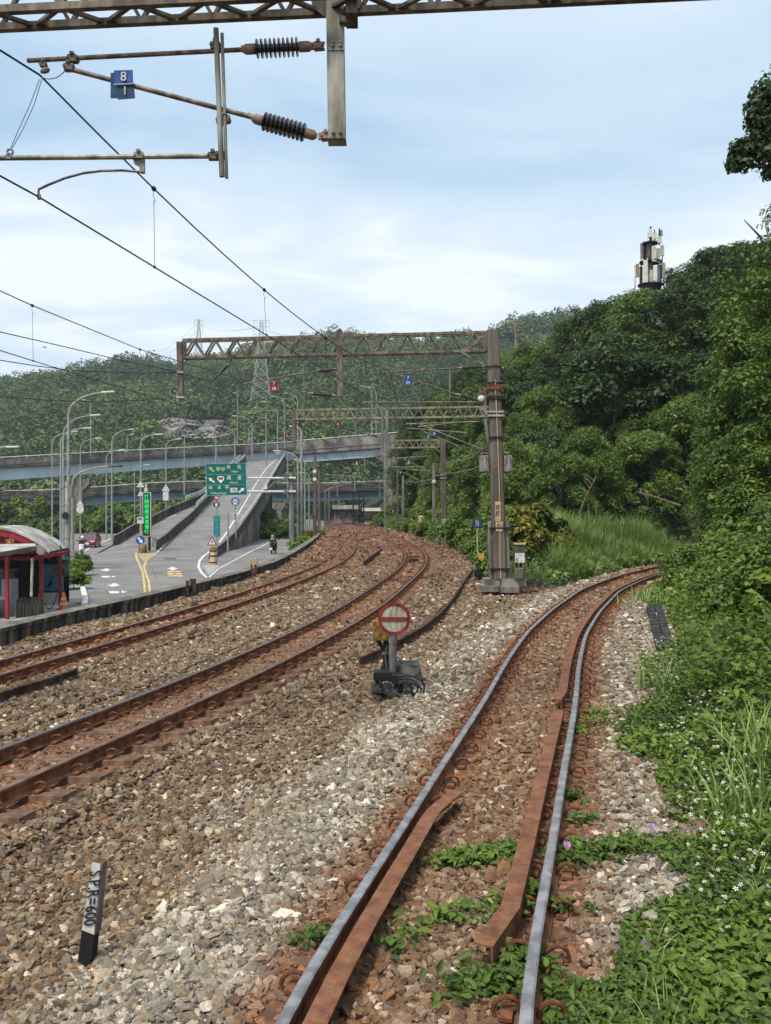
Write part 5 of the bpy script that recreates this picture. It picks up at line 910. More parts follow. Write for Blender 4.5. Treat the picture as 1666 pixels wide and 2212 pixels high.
# signs on lamp posts and along the ramp
for x, y, Z, s, lab, cir, ext in ((174, 1087, 111.6, 8.5, 'white triangle sign back above a disc on a lamp post beyond the red car', (174, 1100.5, 8), None), (304.5, 1046, 81.7, 8.5, 'upper white triangle sign back on the lamp post left of the message board', None, None), (304.5, 1066, 81.7, 7, 'lower white triangle sign back on the lamp post left of the message board', None, None), (359, 1054, 104.6, 9, 'white triangle sign back above a narrow plate on a lamp post', None, (353, 1062, 365, 1081))):
    t = thing('traffic_sign', lab, 'road sign', P(x, y, Z)); obj('triangle', polyp(Z, [(x-s, y+s*.75), (x+s, y+s*.75), (x, y-s*.85)], -.14, .03), K['offwhite'], t)
    if cir: m = MB(); m.prism(disc(P(cir[0], cir[1], Z)+V(0, -.14, 0), cir[2]*Z/F), V(0, .03, 0)); obj('disc', m, K['offwhite'], t)
    if ext: obj('plate', rectp(Z, *ext, -.14), K['offwhite'], t)
Z = 77; t = sgn('bus_lane_sign', 'blue round sign above a narrow lettered white board on the ramp', 510, 1164, 1080, Z, .05); m = MB(); m.prism(disc(P(509, 1083.5, Z)+V(0, -.1, 0), 9.3*Z/F), V(0, .03, 0)); fc = obj('face', m, K['signblue'], t)
obj('symbol', rectp(Z, 504.5, 1078, 513.5, 1082.5, -.115, .01), K['offwhite'], fc); obj('symbol', rectp(Z, 505, 1086, 513, 1090, -.115, .01), K['offwhite'], fc); obj('symbol', rectp(Z, 501.5, 1083.4, 516.5, 1085, -.115, .01), K['offwhite'], fc)
bo = obj('board', rectp(Z, 505, 1095, 513, 1125, -.1), K['offwhite'], t)
for i, ch in enumerate('禁行機車'): text('lettering', ch, .26, P(509, 1098.8+i*7.2, Z)+V(0, -.12, 0), (1, 0, 0), (0, 0, 1), K['black'], bo, .003)
Z = 64; t = sgn('guide_sign', 'teal vertical sign below a red and white triangle on one post at the ramp', 468.5, 1213, 1072, Z, .05)
obj('triangle', polyp(Z, [(460.5, 1071), (477, 1071), (468.7, 1084.5)], -.08, .02), K['signred'], t); obj('triangle_field', polyp(Z, [(463.5, 1073), (474, 1073), (468.7, 1079)], -.09, .01), K['offwhite'], t); obj('plate', rectp(Z, 462, 1085.5, 475, 1095), K['black'], t); obj('plate_field', rectp(Z, 465.5, 1087, 471.5, 1093.8, -.1), K['offwhite'], t)
pl = obj('panel', rectp(Z, 462, 1114.5, 476.5, 1159), K['teal'], t); m = MB()
for i in range(5): m.box(P(469.5, 1122+i*8, Z)+V(0, -.105, 0), (.19, .01, .03)); m.box(P(469.5, 1125+i*8, Z)+V(0, -.105, 0), (.15, .01, .03)); m.box(P(467+(i % 2)*4, 1123.5+i*8, Z)+V(0, -.105, 0), (.03, .01, .2))
obj('lettering', m, K['cyanpaint'], pl)
Z = 63; t = sgn('warning_sign', 'white triangle sign with red border on the striped bollard', 460, 1182, 1170, Z, .05, 'offwhite'); obj('border', polyp(Z, [(448, 1178), (470, 1178), (459, 1158.5)], -.14, .03), K['signred'], t); obj('field', polyp(Z, [(451.5, 1176), (466.5, 1176), (459, 1162.5)], -.15, .01), K['white'], t); obj('symbol', polyp(Z, [(456, 1175), (458, 1170), (458, 1166.5), (460, 1166.5), (460, 1170), (462, 1175), (459, 1172)], -.156, .005), K['black'], t)
t = thing('bollard', 'stubby bollard with tan and dark stripes below the white triangle sign', 'bollard', V(P(461, 1220, 62)[0], 62, ROADZ)); m = MB(); c = V(P(461, 1220, 62)[0], 62, ROADZ); m.lathe(c, c+V(0, 0, 1), [(0, .27), (.1, .26), (.85, .22), (.9, .18)], 14); obj('body', m, K['ltan'], t, smooth=True); m = MB(); m.lathe(c+V(0, 0, .9), c+V(0, 0, 2), [(0, .2), (.15, .26), (.34, .22), (.4, .1)], 12); obj('cap', m, K['stripe'], t); m = MB(); [m.lathe(c+V(0, 0, z), c+V(0, 0, z+1), [(0, .262), (.09, .26)], 14) for z in (.12, .6)]; obj('stripe', m, K['black'], t)
t = thing('marker_pipe', 'plain pale post by the side road wall', 'post', P(492.5, 1193, 70)); m = MB(); m.tube([P(492.5, 1195, 70), P(492.5, 1108, 70)], .075, 8); m.box(P(492.5, 1112, 70), (.2, .16, .3)); obj('pole', m, K['lamp'], t)
for x, y, Z, lab in ((610, 918, 186, 'left black and amber chevron board on the viaduct'), (580, 932, 187, 'small black and amber chevron board low on the viaduct parapet'), (541, 938, 184, 'amber chevron board on the viaduct above the road sign')): pass
for x, y, Z, lab in ((495*.3333+325, 967, 185, 'black and amber chevron board beside a lamp above the road sign'), (528, 955, 186, 'black and amber chevron board on the viaduct crest'), (620, 942, 186, 'black and amber chevron board near the drop post of the third portal')):
    t = thing('chevron_board', lab, 'road sign', P(x, y+7, Z)); obj('board', rectp(Z, x-4, y-5, x+4, y+4, 0, .05), K['black'], t); obj('chevron', polyp(Z, [(x-2.5, y-4), (x+.5, y-4), (x+3, y-.5), (x+.5, y+3), (x-2.5, y+3), (x, y-.5)], -.04), K['orange'], t); m = MB(); m.tube([P(x, y+4, Z), P(x, y+14, Z)], .06, 6); obj('post', m, K['lamp'], t)
# ------------------------------------------------------------------ vehicles and riders
def wheel(c, r, w_, parent, ax=(1, 0, 0), name='wheel'):
    c = np.asarray(c, float); ax = nrm(np.asarray(ax, float)); m = MB(); m.lathe(c-ax*w_/2, c+ax, [(0, r*.8), (w_*.15, r), (w_*.85, r), (w_, r*.8)], 18); o = obj(name, m, K['tyre'], parent); m = MB(); m.lathe(c-ax*(w_/2+.012), c+ax, [(0, r*.45), (.006, r*.6), (w_+.018, r*.6), (w_+.024, r*.45)], 12); obj('rim', m, K['lamphead'], o)
def car(c, rz_):
    t = thing('car', 'small dark red car coming along the left road with bright headlamps', 'car', c); L_, Wd = 4.0, 1.72; c = np.asarray(c, float)
    def sec(y, w_, zs): return [(-w_/2, y, zs[0]), (w_/2, y, zs[0]), (w_/2*1.0, y, zs[1]), (w_/2*.94, y, zs[2]), (-w_/2*.94, y, zs[2]), (-w_/2, y, zs[1])]
    ss = [sec(-2.0, 1.45, (.3, .48, .58)), sec(-1.85, 1.66, (.2, .55, .74)), (sec(-1.0, Wd, (.18, .68, .92))), sec(-.3, Wd, (.18, .72, .97)), sec(1.4, Wd, (.18, .72, .98)), sec(1.9, 1.6, (.25, .7, .95)), sec(2.0, 1.5, (.35, .6, .85))]
    m = MB(); b = 0; vs = [p for s_ in ss for p in s_]; fs = [(i*6+j, i*6+(j+1) % 6, (i+1)*6+(j+1) % 6, (i+1)*6+j) for i in range(6) for j in range(6)]+[(0, 1, 2, 3, 4, 5), tuple(range(36, 42))]; m.add([V(*p)+c for p in vs], fs); obj('body', m, K['carred'], t, bevel=.04)
    m = MB(); cb = [(-.72, -.9, .92), (.72, -.9, .92), (.55, -.2, 1.43), (-.55, -.2, 1.43), (-.76, 1.75, .95), (.76, 1.75, .95), (.55, 1.1, 1.43), (-.55, 1.1, 1.43)]; m.add([V(*p)+c for p in cb], [(0, 1, 2, 3), (4, 7, 6, 5), (0, 3, 7, 4), (1, 5, 6, 2), (3, 2, 6, 7)]); obj('windows', m, K['glass'], t)
    m = MB(); m.prism([c+V(x, y, 1.43) for x, y in ((-.58, -.22), (.58, -.22), (.56, 1.12), (-.56, 1.12))], V(0, 0, .05)); 
    for s in (-1, 1): m.bar(c+V(s*.735, -.9, .93), c+V(s*.56, -.2, 1.45), .06); m.bar(c+V(s*.77, 1.75, .95), c+V(s*.56, 1.1, 1.45), .08)
    obj('roof', m, K['carred'], t)
    for s in (-1, 1):
        m = MB(); m.box(c+V(s*.56, -1.92, .62), (.40, .14, .17)); obj('headlight', m, K['chrome'], t, bevel=.03); m = MB(); m.box(c+V(s*.94, -.72, .98), (.2, .1, .14)); obj('mirror', m, K['carred'], t, bevel=.03)
        for y in (-1.25, 1.25): wheel(c+V(s*.76, y, .3), .3, .2, t)
    m = MB(); m.box(c+V(0, -2.01, .42), (.42, .02, .2)); obj('number_plate', m, K['white'], t); m = MB(); m.box(c+V(0, -1.99, .56), (.6, .03, .07)); m.box(c+V(0, -2.0, .3), (1.1, .03, .1)); obj('grille', m, K['black'], t)
    t.rotation_euler = (0, 0, rz_)
car(G(195, 1181.5, ROADZ+.005), R(9))
def skinmesh(name, verts, edges, rad, m, parent, sub=1):
    me = bpy.data.meshes.new(name); me.from_pydata([tuple(v) for v in verts], edges, []); o = bpy.data.objects.new(name, me); COL.objects.link(o)
    md = o.modifiers.new('skin', 'SKIN'); me.skin_vertices.new() if not me.skin_vertices else None
    for i, r in enumerate(rad): me.skin_vertices[0].data[i].radius = (r, r)
    me.skin_vertices[0].data[0].use_root = True; s = o.modifiers.new('sub', 'SUBSURF'); s.levels = sub; s.render_levels = sub
    res = bpy.data.meshes.new_from_object(o.evaluated_get(bpy.context.evaluated_depsgraph_get())); COL.objects.unlink(o); bpy.data.objects.remove(o); res.name = name; res.materials.clear(); n = link(name, res, m, parent); return n
def scooter(c, rz_, lab, rlab, front=True, bodym='white', clothm='cloth', helmet='white'):
    """built facing -Y; seat height 0.75"""
    c = np.asarray(c, float); t = thing('scooter', lab, 'scooter', c, 'scooters on the road')
    wheel(c+V(0, -.62, .22), .22, .1, t); wheel(c+V(0, .58, .22), .22, .11, t)
    m = MB(); m.add([c+V(*p) for p in ((-.2, -.50, .42), (.2, -.50, .42), (.22, -.42, .95), (-.22, -.42, .95), (-.19, -.38, .3), (.19, -.38, .3), (.18, -.3, .95), (-.18, -.3, .95), (-.08, -.66, .55), (.08, -.66, .55), (.1, -.55, .95), (-.1, -.55, .95))], [(0, 8, 11, 3), (8, 9, 10, 11), (9, 1, 2, 10), (1, 5, 6, 2), (4, 0, 3, 7), (5, 4, 7, 6), (3, 11, 10, 2, 6, 7), (0, 4, 5, 1, 9, 8)]); obj('front_shield', m, K[bodym], t, bevel=.03)
    m = MB(); m.box(c+V(0, -.05, .3), (.3, .6, .1)); m.add([c+V(*p) for p in ((-.18, .15, .3), (.18, .15, .3), (.17, .15, .68), (-.17, .15, .68), (-.12, .85, .5), (.12, .85, .5), (.11, .85, .72), (-.11, .85, .72))], [(0, 1, 2, 3), (4, 7, 6, 5), (0, 3, 7, 4), (1, 5, 6, 2), (3, 2, 6, 7), (0, 4, 5, 1)]); obj('body', m, K['black' if front else 'cloth'], t, bevel=.03)
    m = MB(); m.box(c+V(0, .42, .75), (.26, .7, .1)); obj('seat', m, K['black'], t, bevel=.03); m = MB(); m.tube([c+V(-.32, -.33, 1.02), c+V(0, -.40, 1.0), c+V(.32, -.33, 1.02)], .02, 6); obj('handlebar', m, K['black'], t)
    m = MB(); m.box(c+V(0, -.57, .8), (.18, .06, .12)) if front else m.box(c+V(0, .87, .6), (.22, .04, .1)); obj('headlight' if front else 'tail_light', m, K['chrome'] if front else K['signred'], t)
    if not front: m = MB(); m.box(c+V(0, .9, .45), (.26, .02, .18)); obj('number_plate', m, K['white'], t)
    for s in (-1, 1): m = MB(); m.tube([c+V(s*.26, -.36, 1.02), c+V(s*.36, -.34, 1.22)], .012, 5); m.box(c+V(s*.38, -.34, 1.26), (.14, .03, .09)); obj('mirror', m, K['black'], t)
    t.rotation_euler = (0, 0, rz_)
    p = thing('person', rlab, 'person', c+V(0, .35, .78)*1.0, 'riders on scooters')
    vs = [(0, .0, .0), (0, .0, .22), (0, -.02, .46), (0, -.03, .58), (0, -.05, .72), (.19, -.02, .47), (.27, -.22, .28), (.29, -.58, .24), (-.19, -.02, .47), (-.27, -.22, .28), (-.29, -.58, .24), (.11, -.05, -.02), (.15, -.42, -.0), (.14, -.40, -.42), (.14, -.52, -.45), (-.11, -.05, -.02), (-.15, -.42, -.0), (-.14, -.40, -.42), (-.14, -.52, -.45)]
    ed = [(0, 1), (1, 2), (2, 3), (3, 4), (2, 5), (5, 6), (6, 7), (2, 8), (8, 9), (9, 10), (0, 11), (11, 12), (12, 13), (13, 14), (0, 15), (15, 16), (16, 17), (17, 18)]; rd = [.15, .15, .15, .06, .1, .08, .055, .04, .08, .055, .04, .1, .08, .06, .05, .1, .08, .06, .05]
    skinmesh('body', vs, ed, rd, K['skin'], p); WL[p.name] = c+V(0, .35, .78)
    skinmesh('jacket', [vs[i] for i in (0, 1, 2, 5, 6, 8, 9)], [(0, 1), (1, 2), (2, 3), (3, 4), (2, 5), (5, 6)], [.175, .17, .165, .1, .075, .1, .075], K[clothm], p)
    skinmesh('trousers', [vs[i] for i in (0, 11, 12, 13, 15, 16, 17)], [(0, 1), (1, 2), (2, 3), (0, 4), (4, 5), (5, 6)], [.17, .115, .095, .075, .115, .095, .075], K[clothm], p)
    m = MB(); b = c+V(0, .30, .78+.66); m.lathe(b, b+V(0, 0, 1), [(0, .125), (.05, .145), (.13, .135), (.19, .085), (.21, .01)], 14); obj('helmet', m, K[helmet], p, smooth=True)
    p.rotation_euler = (0, 0, rz_); q = Matrix.Rotation(rz_, 3, 'Z') @ Vector((0, .35, .78)); p.location = tuple(c+np.array(q))
scooter(G(177.5, 1199, ROADZ+.005), R(14), 'white scooter riding towards the railway in front of the red car', 'rider in dark shirt with pale helmet on the white scooter')
scooter(G(591, 1195.5, ROADZ+.005), R(172), 'dark scooter seen from behind on the side road beside the wall', 'rider in dark clothes with blue white helmet seen from behind', False, 'black', 'cloth', 'cyanpaint')
scooter(G(201, 1149, ROADZ+.005), R(10), 'far white scooter beyond the red car at the bend', 'rider in blue on the far white scooter', True, 'white', 'signblue', 'white')
t = thing('van', 'pale van with white roof and cyan band half hidden by the barrier', 'van', G(242, 1150, ROADZ)); c = WL[t.name]+V(0, 2.5, 0)
m = MB(); m.box(c+V(0, 0, 1.05), (2.1, 4.6, 1.2)); obj('body', m, K['cyanpaint'], t, bevel=.08); m = MB(); m.box(c+V(0, .1, 2.0), (2.0, 4.2, .7)); obj('windows', m, K['glass'], t, bevel=.08); m = MB(); m.box(c+V(.1, .1, 2.5), (2.5, 4.4, .36)); obj('roof', m, K['white'], t, bevel=.12)
for s in (-1, 1):
    for y in (-1.5, 1.5): wheel(c+V(s*.9, y, .34), .34, .22, t)
    m = MB(); m.box(c+V(s*.75, -2.3, .85), (.35, .06, .2)); obj('headlight', m, K['chrome'], t)
t = thing('bollard', 'cream bollard at the end of the barrier near the pale van', 'bollard', G(238, 1150, ROADZ)); c = WL[t.name]; m = MB(); m.lathe(c, c+V(0, 0, 1), [(0, .34), (.1, .32), (1.25, .28), (1.32, .2)], 14); obj('body', m, K['ltan'], t, smooth=True); m = MB(); m.lathe(c+V(0, 0, 1.0), c+V(0, 0, 2), [(0, .305), (.14, .30)], 14); obj('stripe', m, K['signred'], t)
# ------------------------------------------------------------------ red shelter beside the wall
t = thing('shelter', 'open shelter with red posts, arched pale roof and red gable beside the wall', 'shelter', V(-13.5, 33, ROADZ)); fl = ROADZ
posts = [(-13.25, 30.8), (-12.72, 32.5), (-12.98, 35.1), (-14.4, 33.6), (-15.6, 31.0)]
for i, (x, y) in enumerate(posts): m = MB(); m.box((x, y, fl+1.13), (.11, .11, 2.26)); obj('post', m, K['postred'], t)
m = MB(); m.box((-18.0, 34, fl+.02), (10.6, 7.0, .1)); obj('floor', m, K['floor'], t)
# arched roof over the back, its gable facing the line
aw, ax0, ax1 = 1.15, -17.3, -12.86
def arch(u): return .80+.95*math.sin(math.pi*min(max(u, 0), 1))**.8
n_ = 18; A = []; B = []
for i in range(n_+1): u = i/n_; x = ax0+(ax1-ax0)*u; A.append(V(x, 33.6, fl+2.25+arch(u)-.75)); B.append(V(x-.6, 37.2, fl+2.25+arch(u)-.75))
m = MB(); m.strip(A, B); m.strip([p+V(0, 0, -.07) for p in A], [p+V(0, 0, -.07) for p in B]); m.strip(A, [p+V(0, 0, -.07) for p in A]); obj('roof', m, K['roofmetal'], t)
m = MB(); m.strip([p+V(0, .05, -.06) for p in A], [p+V(-.0, .05, -.34) for p in A]); m.strip([p+V(0, .12, -.06) for p in A], [p+V(-.0, .12, -.34) for p in A]); obj('fascia', m, K['postred'], t)
m = MB(); m.strip([p+V(0, .3, -.3) for p in A], [V(p[0], 33.9, fl+2.2) for p in A]); g_ = obj('gable', m, K['postred'], t)
m = MB(); m.bar((-12.9, 33.7, fl+2.2), (-13.45, 37.2, fl+2.2), .1, .2); obj('roof_edge', m, K['rooffascia'], t)
text('lettering', '宏', .34, V(-14.3, 33.5, fl+2.62), (1, 0, 0), (0, 0, 1), K['gold'], t, .02); text('lettering', '吉', .34, V(-15.4, 33.5, fl+2.66), (1, 0, 0), (0, 0, 1), K['gold'], t, .02)
# lean-to roof in front
m = MB(); a = [P(-60, 1202, 30.2), P(79, 1180.5, 31.2), P(76, 1174, 33.4), P(-60, 1176, 33.4)]; m.prism(a, V(0, 0, -.06)); obj('lean_to_roof', m, K['roofmetal'], t); m = MB(); m.bar(P(-60, 1208, 30.1), P(79, 1184, 31.1), .05, .16); obj('roof_edge', m, K['rooffascia'], t)
m = MB(); m.prism([P(79, 1178, 31.6), P(96, 1187, 32.0), P(86, 1199, 31.4), P(79, 1194, 31.3)], V(0, .3, 0)); obj('gutter_hood', m, K['roofmetal'], t)
m = MB(); m.box((-12.9, 34, fl+2.15), (.1, 3.2, .12)); m.box((-14, 32.4, fl+2.1), (2.6, .1, .12)); m.box((-14.7, 36.8, fl+2.15), (3, .1, .12)); obj('beam', m, K['postred'], t)
m = MB(); m.box((-17.5, 36.8, fl+1.0), (8.5, .12, 2.2)); obj('back_wall', m, K['dark'], t)
m = MB(); m.tube([P(68, 1288, 31.2), P(70, 1206, 31.2)], .05, 8); obj('drain_pipe', m, K['cream'], t)
for lab, c, sz, mk, cat in (('tall dark grey cabinet under the lean-to roof of the shelter', (-15.0, 33.2, fl+.8), (1.6, 1.0, 1.5), 'cabinet', 'cabinet'), ('light narrow locker beside the tall dark cabinet', (-13.98, 32.75, fl+.68), (.42, .5, 1.3), 'cabinetlight', 'locker'), ('grey appliance with pale frame low behind the first red post', (-13.95, 31.6, fl+.38), (1.0, .6, .75), 'cabinetlight', 'appliance'), ('front grey appliance at the very left edge of the shelter', (-14.1, 30.9, fl+.33), (.85, .5, .62), 'cabinet', 'appliance')):
    t2 = thing('cabinet', lab, cat, V(*c)-V(0, 0, sz[2]/2)); m = MB(); m.box(c, sz); bo = obj('body', m, K[mk], t2, bevel=.02); m = MB(); m.box(V(*c)+V(0, -sz[1]/2-.012, 0), (sz[0]*.82, .02, sz[2]*.82)); obj('door', m, K['cabinet' if mk == 'cabinetlight' else 'cabinetlight'] if sz[2] < 1 else K[mk], t2)
m = MB(); m.box((-14.98, 33.2, fl+1.6), (1.75, 1.15, .07)); single('board', m, K['olive'], 'flat olive board lying on top of the tall dark cabinet', 'board')
m = MB(); random.seed(5)
for i in range(8): x = -13.05+i*.065; y = 31.2+i*.16; m.box((x, y, fl+.36+random.uniform(-.02, .02)), (.05, .15, .72+random.uniform(-.06, .06)))
single('board_fence', m, K['olive'], 'low fence of weathered olive boards between the first two red posts', 'fence')
m = MB(); m.box((-13.72, 36.2, fl+1.1), (.95, .06, 1.1)); pn = single('panel', m, K['mural'], 'blue painted panel with brown square behind the red posts', 'panel'); m = MB(); m.box((-13.5, 36.15, fl+1.35), (.36, .03, .28)); obj('brown_square', m, K['purple'], pn); m = MB(); [m.box((-13.8+.05*math.cos(k*1.9)*k*.3, 36.15, fl+.85+.05*math.sin(k*2.3)*k*.4), (.09, .03, .06)) for k in range(7)]; obj('dark_daubs', m, K['dark'], pn)
m = MB(); m.box((-13.7, 36.0, fl+.25), (.9, .4, .5)); single('bench', m, K['conclight'], 'pale bench block below the blue painted panel', 'bench', bevel=.03)
m = MB(); m.tube([V(-12.75, 32.5, fl+.7)]+[V(-12.75-.2*k/6., 32.6+2.2*k/6., fl+.7-.62*math.sin(math.pi*k/6.)) for k in range(1, 7)], .02, 6); single('hose', m, K['rubber'], 'dark hose hanging in a loop between two red posts', 'hose')
t = thing('gas_lantern', 'dark green domed lantern hanging at the corner of the shelter', 'lantern', P(137, 1206, 35.5)); c = P(137, 1212, 35.6); m = MB(); m.lathe(c, c+V(0, 0, 1), [(0, .2), (.06, .27), (.16, .2), (.3, .06), (.4, .03)], 14); obj('dome', m, K['green'], t); m = MB(); m.lathe(c+V(0, 0, -.62), c+V(0, 0, 2), [(0, .12), (.1, .22), (.4, .25), (.6, .2)], 12); obj('bag', m, K['stone'], t, smooth=True); m = MB(); m.tube([c+V(0, 0, .38), c+V(-.15, .0, .62)], .03, 6); obj('hook', m, K['black'], t)
t = thing('traffic_cone', 'orange traffic cone with pale bands standing on the wall end by the shelter', 'traffic cone', V(P(138, 1, 34.2)[0], 34.2, ROADZ)); c = WL[t.name]; m = MB(); m.lathe(c+V(0, 0, .04), c+V(0, 0, 2), [(0, .19), (.62, .045), (.66, .03)], 16); obj('cone', m, K['orange'], t, smooth=True); m = MB(); m.box(c+V(0, 0, .02), (.42, .42, .045)); obj('base', m, K['orange'], t); m = MB(); [m.lathe(c+V(0, 0, z), c+V(0, 0, 2), [(0, r_+.004), (.1, r_-.018)], 16) for z, r_ in ((.2, .155), (.4, .107))]; obj('band', m, K['cream'], t)
# ------------------------------------------------------------------ things beyond the far bend
for i, (x0_, y0_, x1_, y1_, lab) in enumerate(((590, 1121, 604, 1143, 'first pale hoarding panel left of the lamp posts'), (605, 1121, 628, 1143, 'second pale hoarding panel left of the lamp posts'), (660, 1122, 678, 1150, 'third pale hoarding panel between the lamp posts'), (682, 1125, 701, 1151, 'last pale hoarding panel at the brown masts'))):
    m = rectp(138, x0_, y0_, x1_, y1_, 0, .08); p = P(x0_, y0_, 138); q = P(x1_, y1_, 138)
    for k in range(1, 4): m.box(V(p[0]+(q[0]-p[0])*k/4, 137.94, (p[2]+q[2])/2), (.05, .06, p[2]-q[2]))
    single('hoarding', m, K['conclight'], lab, 'hoarding')
t = thing('house', 'low white house with pale roof seen under the viaduct', 'house', V(P(750, 1, 165)[0], 165, -1)); m = rectp(165, 722, 1100, 775, 1130, 3, 6); obj('wall', m, K['conc'], t); m = rectp(165, 719, 1091, 778, 1100, 2.5, 7); obj('roof', m, K['conclight'], t); m = rectp(165, 735, 1106, 746, 1118, -.1, .1); obj('window', m, K['glass'], t)
t = thing('house', 'cream house with yellow wall right of the dark gate', 'house', V(P(800, 1, 160)[0], 160, -1)); m = rectp(160, 786, 1103, 820, 1132, 3, 6); obj('wall', m, K['cream'], t); m = rectp(160, 783, 1097, 823, 1104, 2.5, 7); obj('roof', m, K['white'], t); m = rectp(160, 796, 1110, 803, 1128, -.1, .1); obj('door', m, K['yellow'], t)
t = thing('gate', 'black posts and dark barred gate closing the far end of the line', 'gate', V(P(780, 1, 150)[0], 150, -.5))
for x in (763.5, 776, 786): m = MB(); m.bar(P(x, 1064, 150), P(x, 1130, 150), .26); obj('post', m, K['black'], t)
m = MB(); [m.bar(P(765+k*3.2, 1113, 149.8), P(765+k*3.2, 1129, 149.8), .12) for k in range(13)]; m.bar(P(763, 1114, 149.8), P(805, 1114, 149.8), .12); m.bar(P(763, 1122, 149.8), P(805, 1122, 149.8), .5); obj('bars', m, K['black'], t)
m = MB(); m.lathe(P(909, 1128, 84), P(909, 1108, 84), [(0, .2), (.3, .22), (.5, .25), (.62, .1)], 10); m.box(P(909, 1117, 84)+V(0, -.1, .0), (.5, .1, .3)); single('lineside_marker', m, K['ltan'], 'small reddish marker standing in the bushes near the far masts', 'marker')
# ------------------------------------------------------------------ pylons
def pylon(x, yt, yb, Z, lab, wid, arms, n=7):
    t = thing('pylon', lab, 'pylon', P(x, yb, Z), 'lattice pylons on the hill'); tp = P(x, yt, Z); bt = P(x, yb, Z); H_ = tp[2]-bt[2]; m = MB()
    hw = lambda u: wid*((1-u)**1.35*.86+.14)
    cs = [(-1, -1), (1, -1), (1, 1), (-1, 1)]; pt_ = lambda u, k: bt+V(cs[k][0]*hw(u), cs[k][1]*hw(u), H_*u); us = [1-(1-i/n)**1.0 for i in range(n+1)]; th = .085*Z/330
    for i in range(n):
        for k in range(4):
            m.bar(pt_(us[i], k), pt_(us[i+1], k), th*1.4); m.bar(pt_(us[i], k), pt_(us[i+1], (k+1) % 4), th); m.bar(pt_(us[i], (k+1) % 4), pt_(us[i+1], k), th); m.bar(pt_(us[i+1], k), pt_(us[i+1], (k+1) % 4), th)
    obj('tower', m, K['pylon'], t)
    for y, half in arms:
        m = MB(); c = P(x, y, Z); h = half*Z/F
        for s in (-1, 1): m.bar(c+V(0, -.3, 0), c+V(s*h, 0, .2), th*1.2); m.bar(c+V(0, 0, -1.2*Z/330), c+V(s*h, 0, .1), th); m.bar(c+V(s*h, 0, .2), c+V(s*h, 0, -1.6*Z/330), th*1.3)
        obj('crossarm', m, K['pylon'], t)
pylon(565, 692, 868, 330, 'nearer tall lattice pylon rising from the hill behind the second portal girder', 3.6, ((693, 17), (706, 17), (722, 16)), 9)
pylon(429.5, 690, 790, 520, 'farther slim lattice pylon on the hill crest', 3.0, ((692, 9), (702, 9), (715, 9)), 7)
for lab, a, b in (('faint power line from the farther pylon, upper', (421, 704, 520), (340, 760, 560)), ('faint power line from the farther pylon, lower', (421, 717, 520), (340, 775, 560)), ('faint power line between the two pylons', (438, 704, 520), (549, 708, 330)), ('faint power line running right from the nearer pylon', (582, 716, 330), (720, 728, 520))):
    m = MB(); m.tube(para(P(*a), P(*b), 2.0, 10), .07, 4); single('power_line', m, K['pylon'], lab, 'power line')
# ------------------------------------------------------------------ antenna mast on the wooded slope
ZA = 80; PA = lambda cx, cy, d=0: P(1345+cx*.08338, 477+cy*.08338, ZA+d)
t = thing('antenna_mast', 'mobile phone mast crowded with cream and white panel antennas above the trees', 'antenna mast', PA(720, 2300))
m = MB(); m.tube([PA(720, 3000), PA(720, 1650), PA(730, 150)], [.45, .32, .1], 12); m.tube([PA(560, 2500), PA(560, 1700)], .22, 8); m.tube([PA(880, 2500), PA(860, 1650)], .25, 8); obj('pole', m, K['girderdark'], t, smooth=True)
m = MB()
for y, r in ((600, .75), (1090, 1.0), (1680, 1.15)): c = PA(725, y); m.lathe(c, c+V(0, 0, 1), [(0, r), (.1, r), (.1, r*.8), (0, r*.8)], 16)
m.lathe(PA(725, 1950), PA(725, 1650), [(0, .85), (1.0, .95)], 14); [m.tube([PA(x, y0_, d), PA(x, y1_, d)], .05, 6) for x, y0_, y1_, d in ((725, 160, 560, -.2), (830, 230, 620, -.3), (960, 190, 640, 0), (550, 530, 1100, 0), (1030, 620, 1100, .1), (480, 1000, 1750, 0), (995, 1000, 1750, -.4), (320, 1150, 1780, .2), (1070, 1080, 1700, .1))]; obj('platform', m, K['black'], t)
for x0_, y0_, x1_, y1_, mk, d in ((650, 210, 770, 430, 'offwhite', -.5), (790, 320, 880, 480, 'antcream', -.6), (900, 410, 1015, 575, 'antcream', -.7), (930, 240, 1035, 390, 'girderdark', .1), (460, 580, 550, 980, 'purple', .3), (560, 610, 630, 1000, 'purple', .5), (630, 540, 730, 960, 'stone', -.2), (760, 660, 880, 1060, 'antcream', -.9), (880, 710, 970, 1090, 'anttan', -.6), (985, 650, 1080, 910, 'offwhite', -.3), (305, 1150, 350, 1720, 'offwhite', .2), (345, 1120, 430, 1460, 'twig', .1), (540, 1020, 655, 1600, 'antcream', -1.1), (705, 1270, 785, 1620, 'anttan', -.9), (800, 1170, 890, 1550, 'white', -1.1), (905, 1130, 970, 1600, 'girderdark', -.5), (1020, 1100, 1110, 1500, 'anttan', -.2), (440, 1190, 520, 1640, 'stone', .6), (960, 1150, 1010, 1700, 'black', .3)):
    m = MB(); p0, p1 = PA(x0_, y0_, d), PA(x1_, y1_, d); m.box((p0+p1)/2, (p1[0]-p0[0], .16, p0[2]-p1[2]), (1, .25*(1 if x0_ > 720 else -1), 0)); obj('panel', m, K[mk], t, bevel=.03)
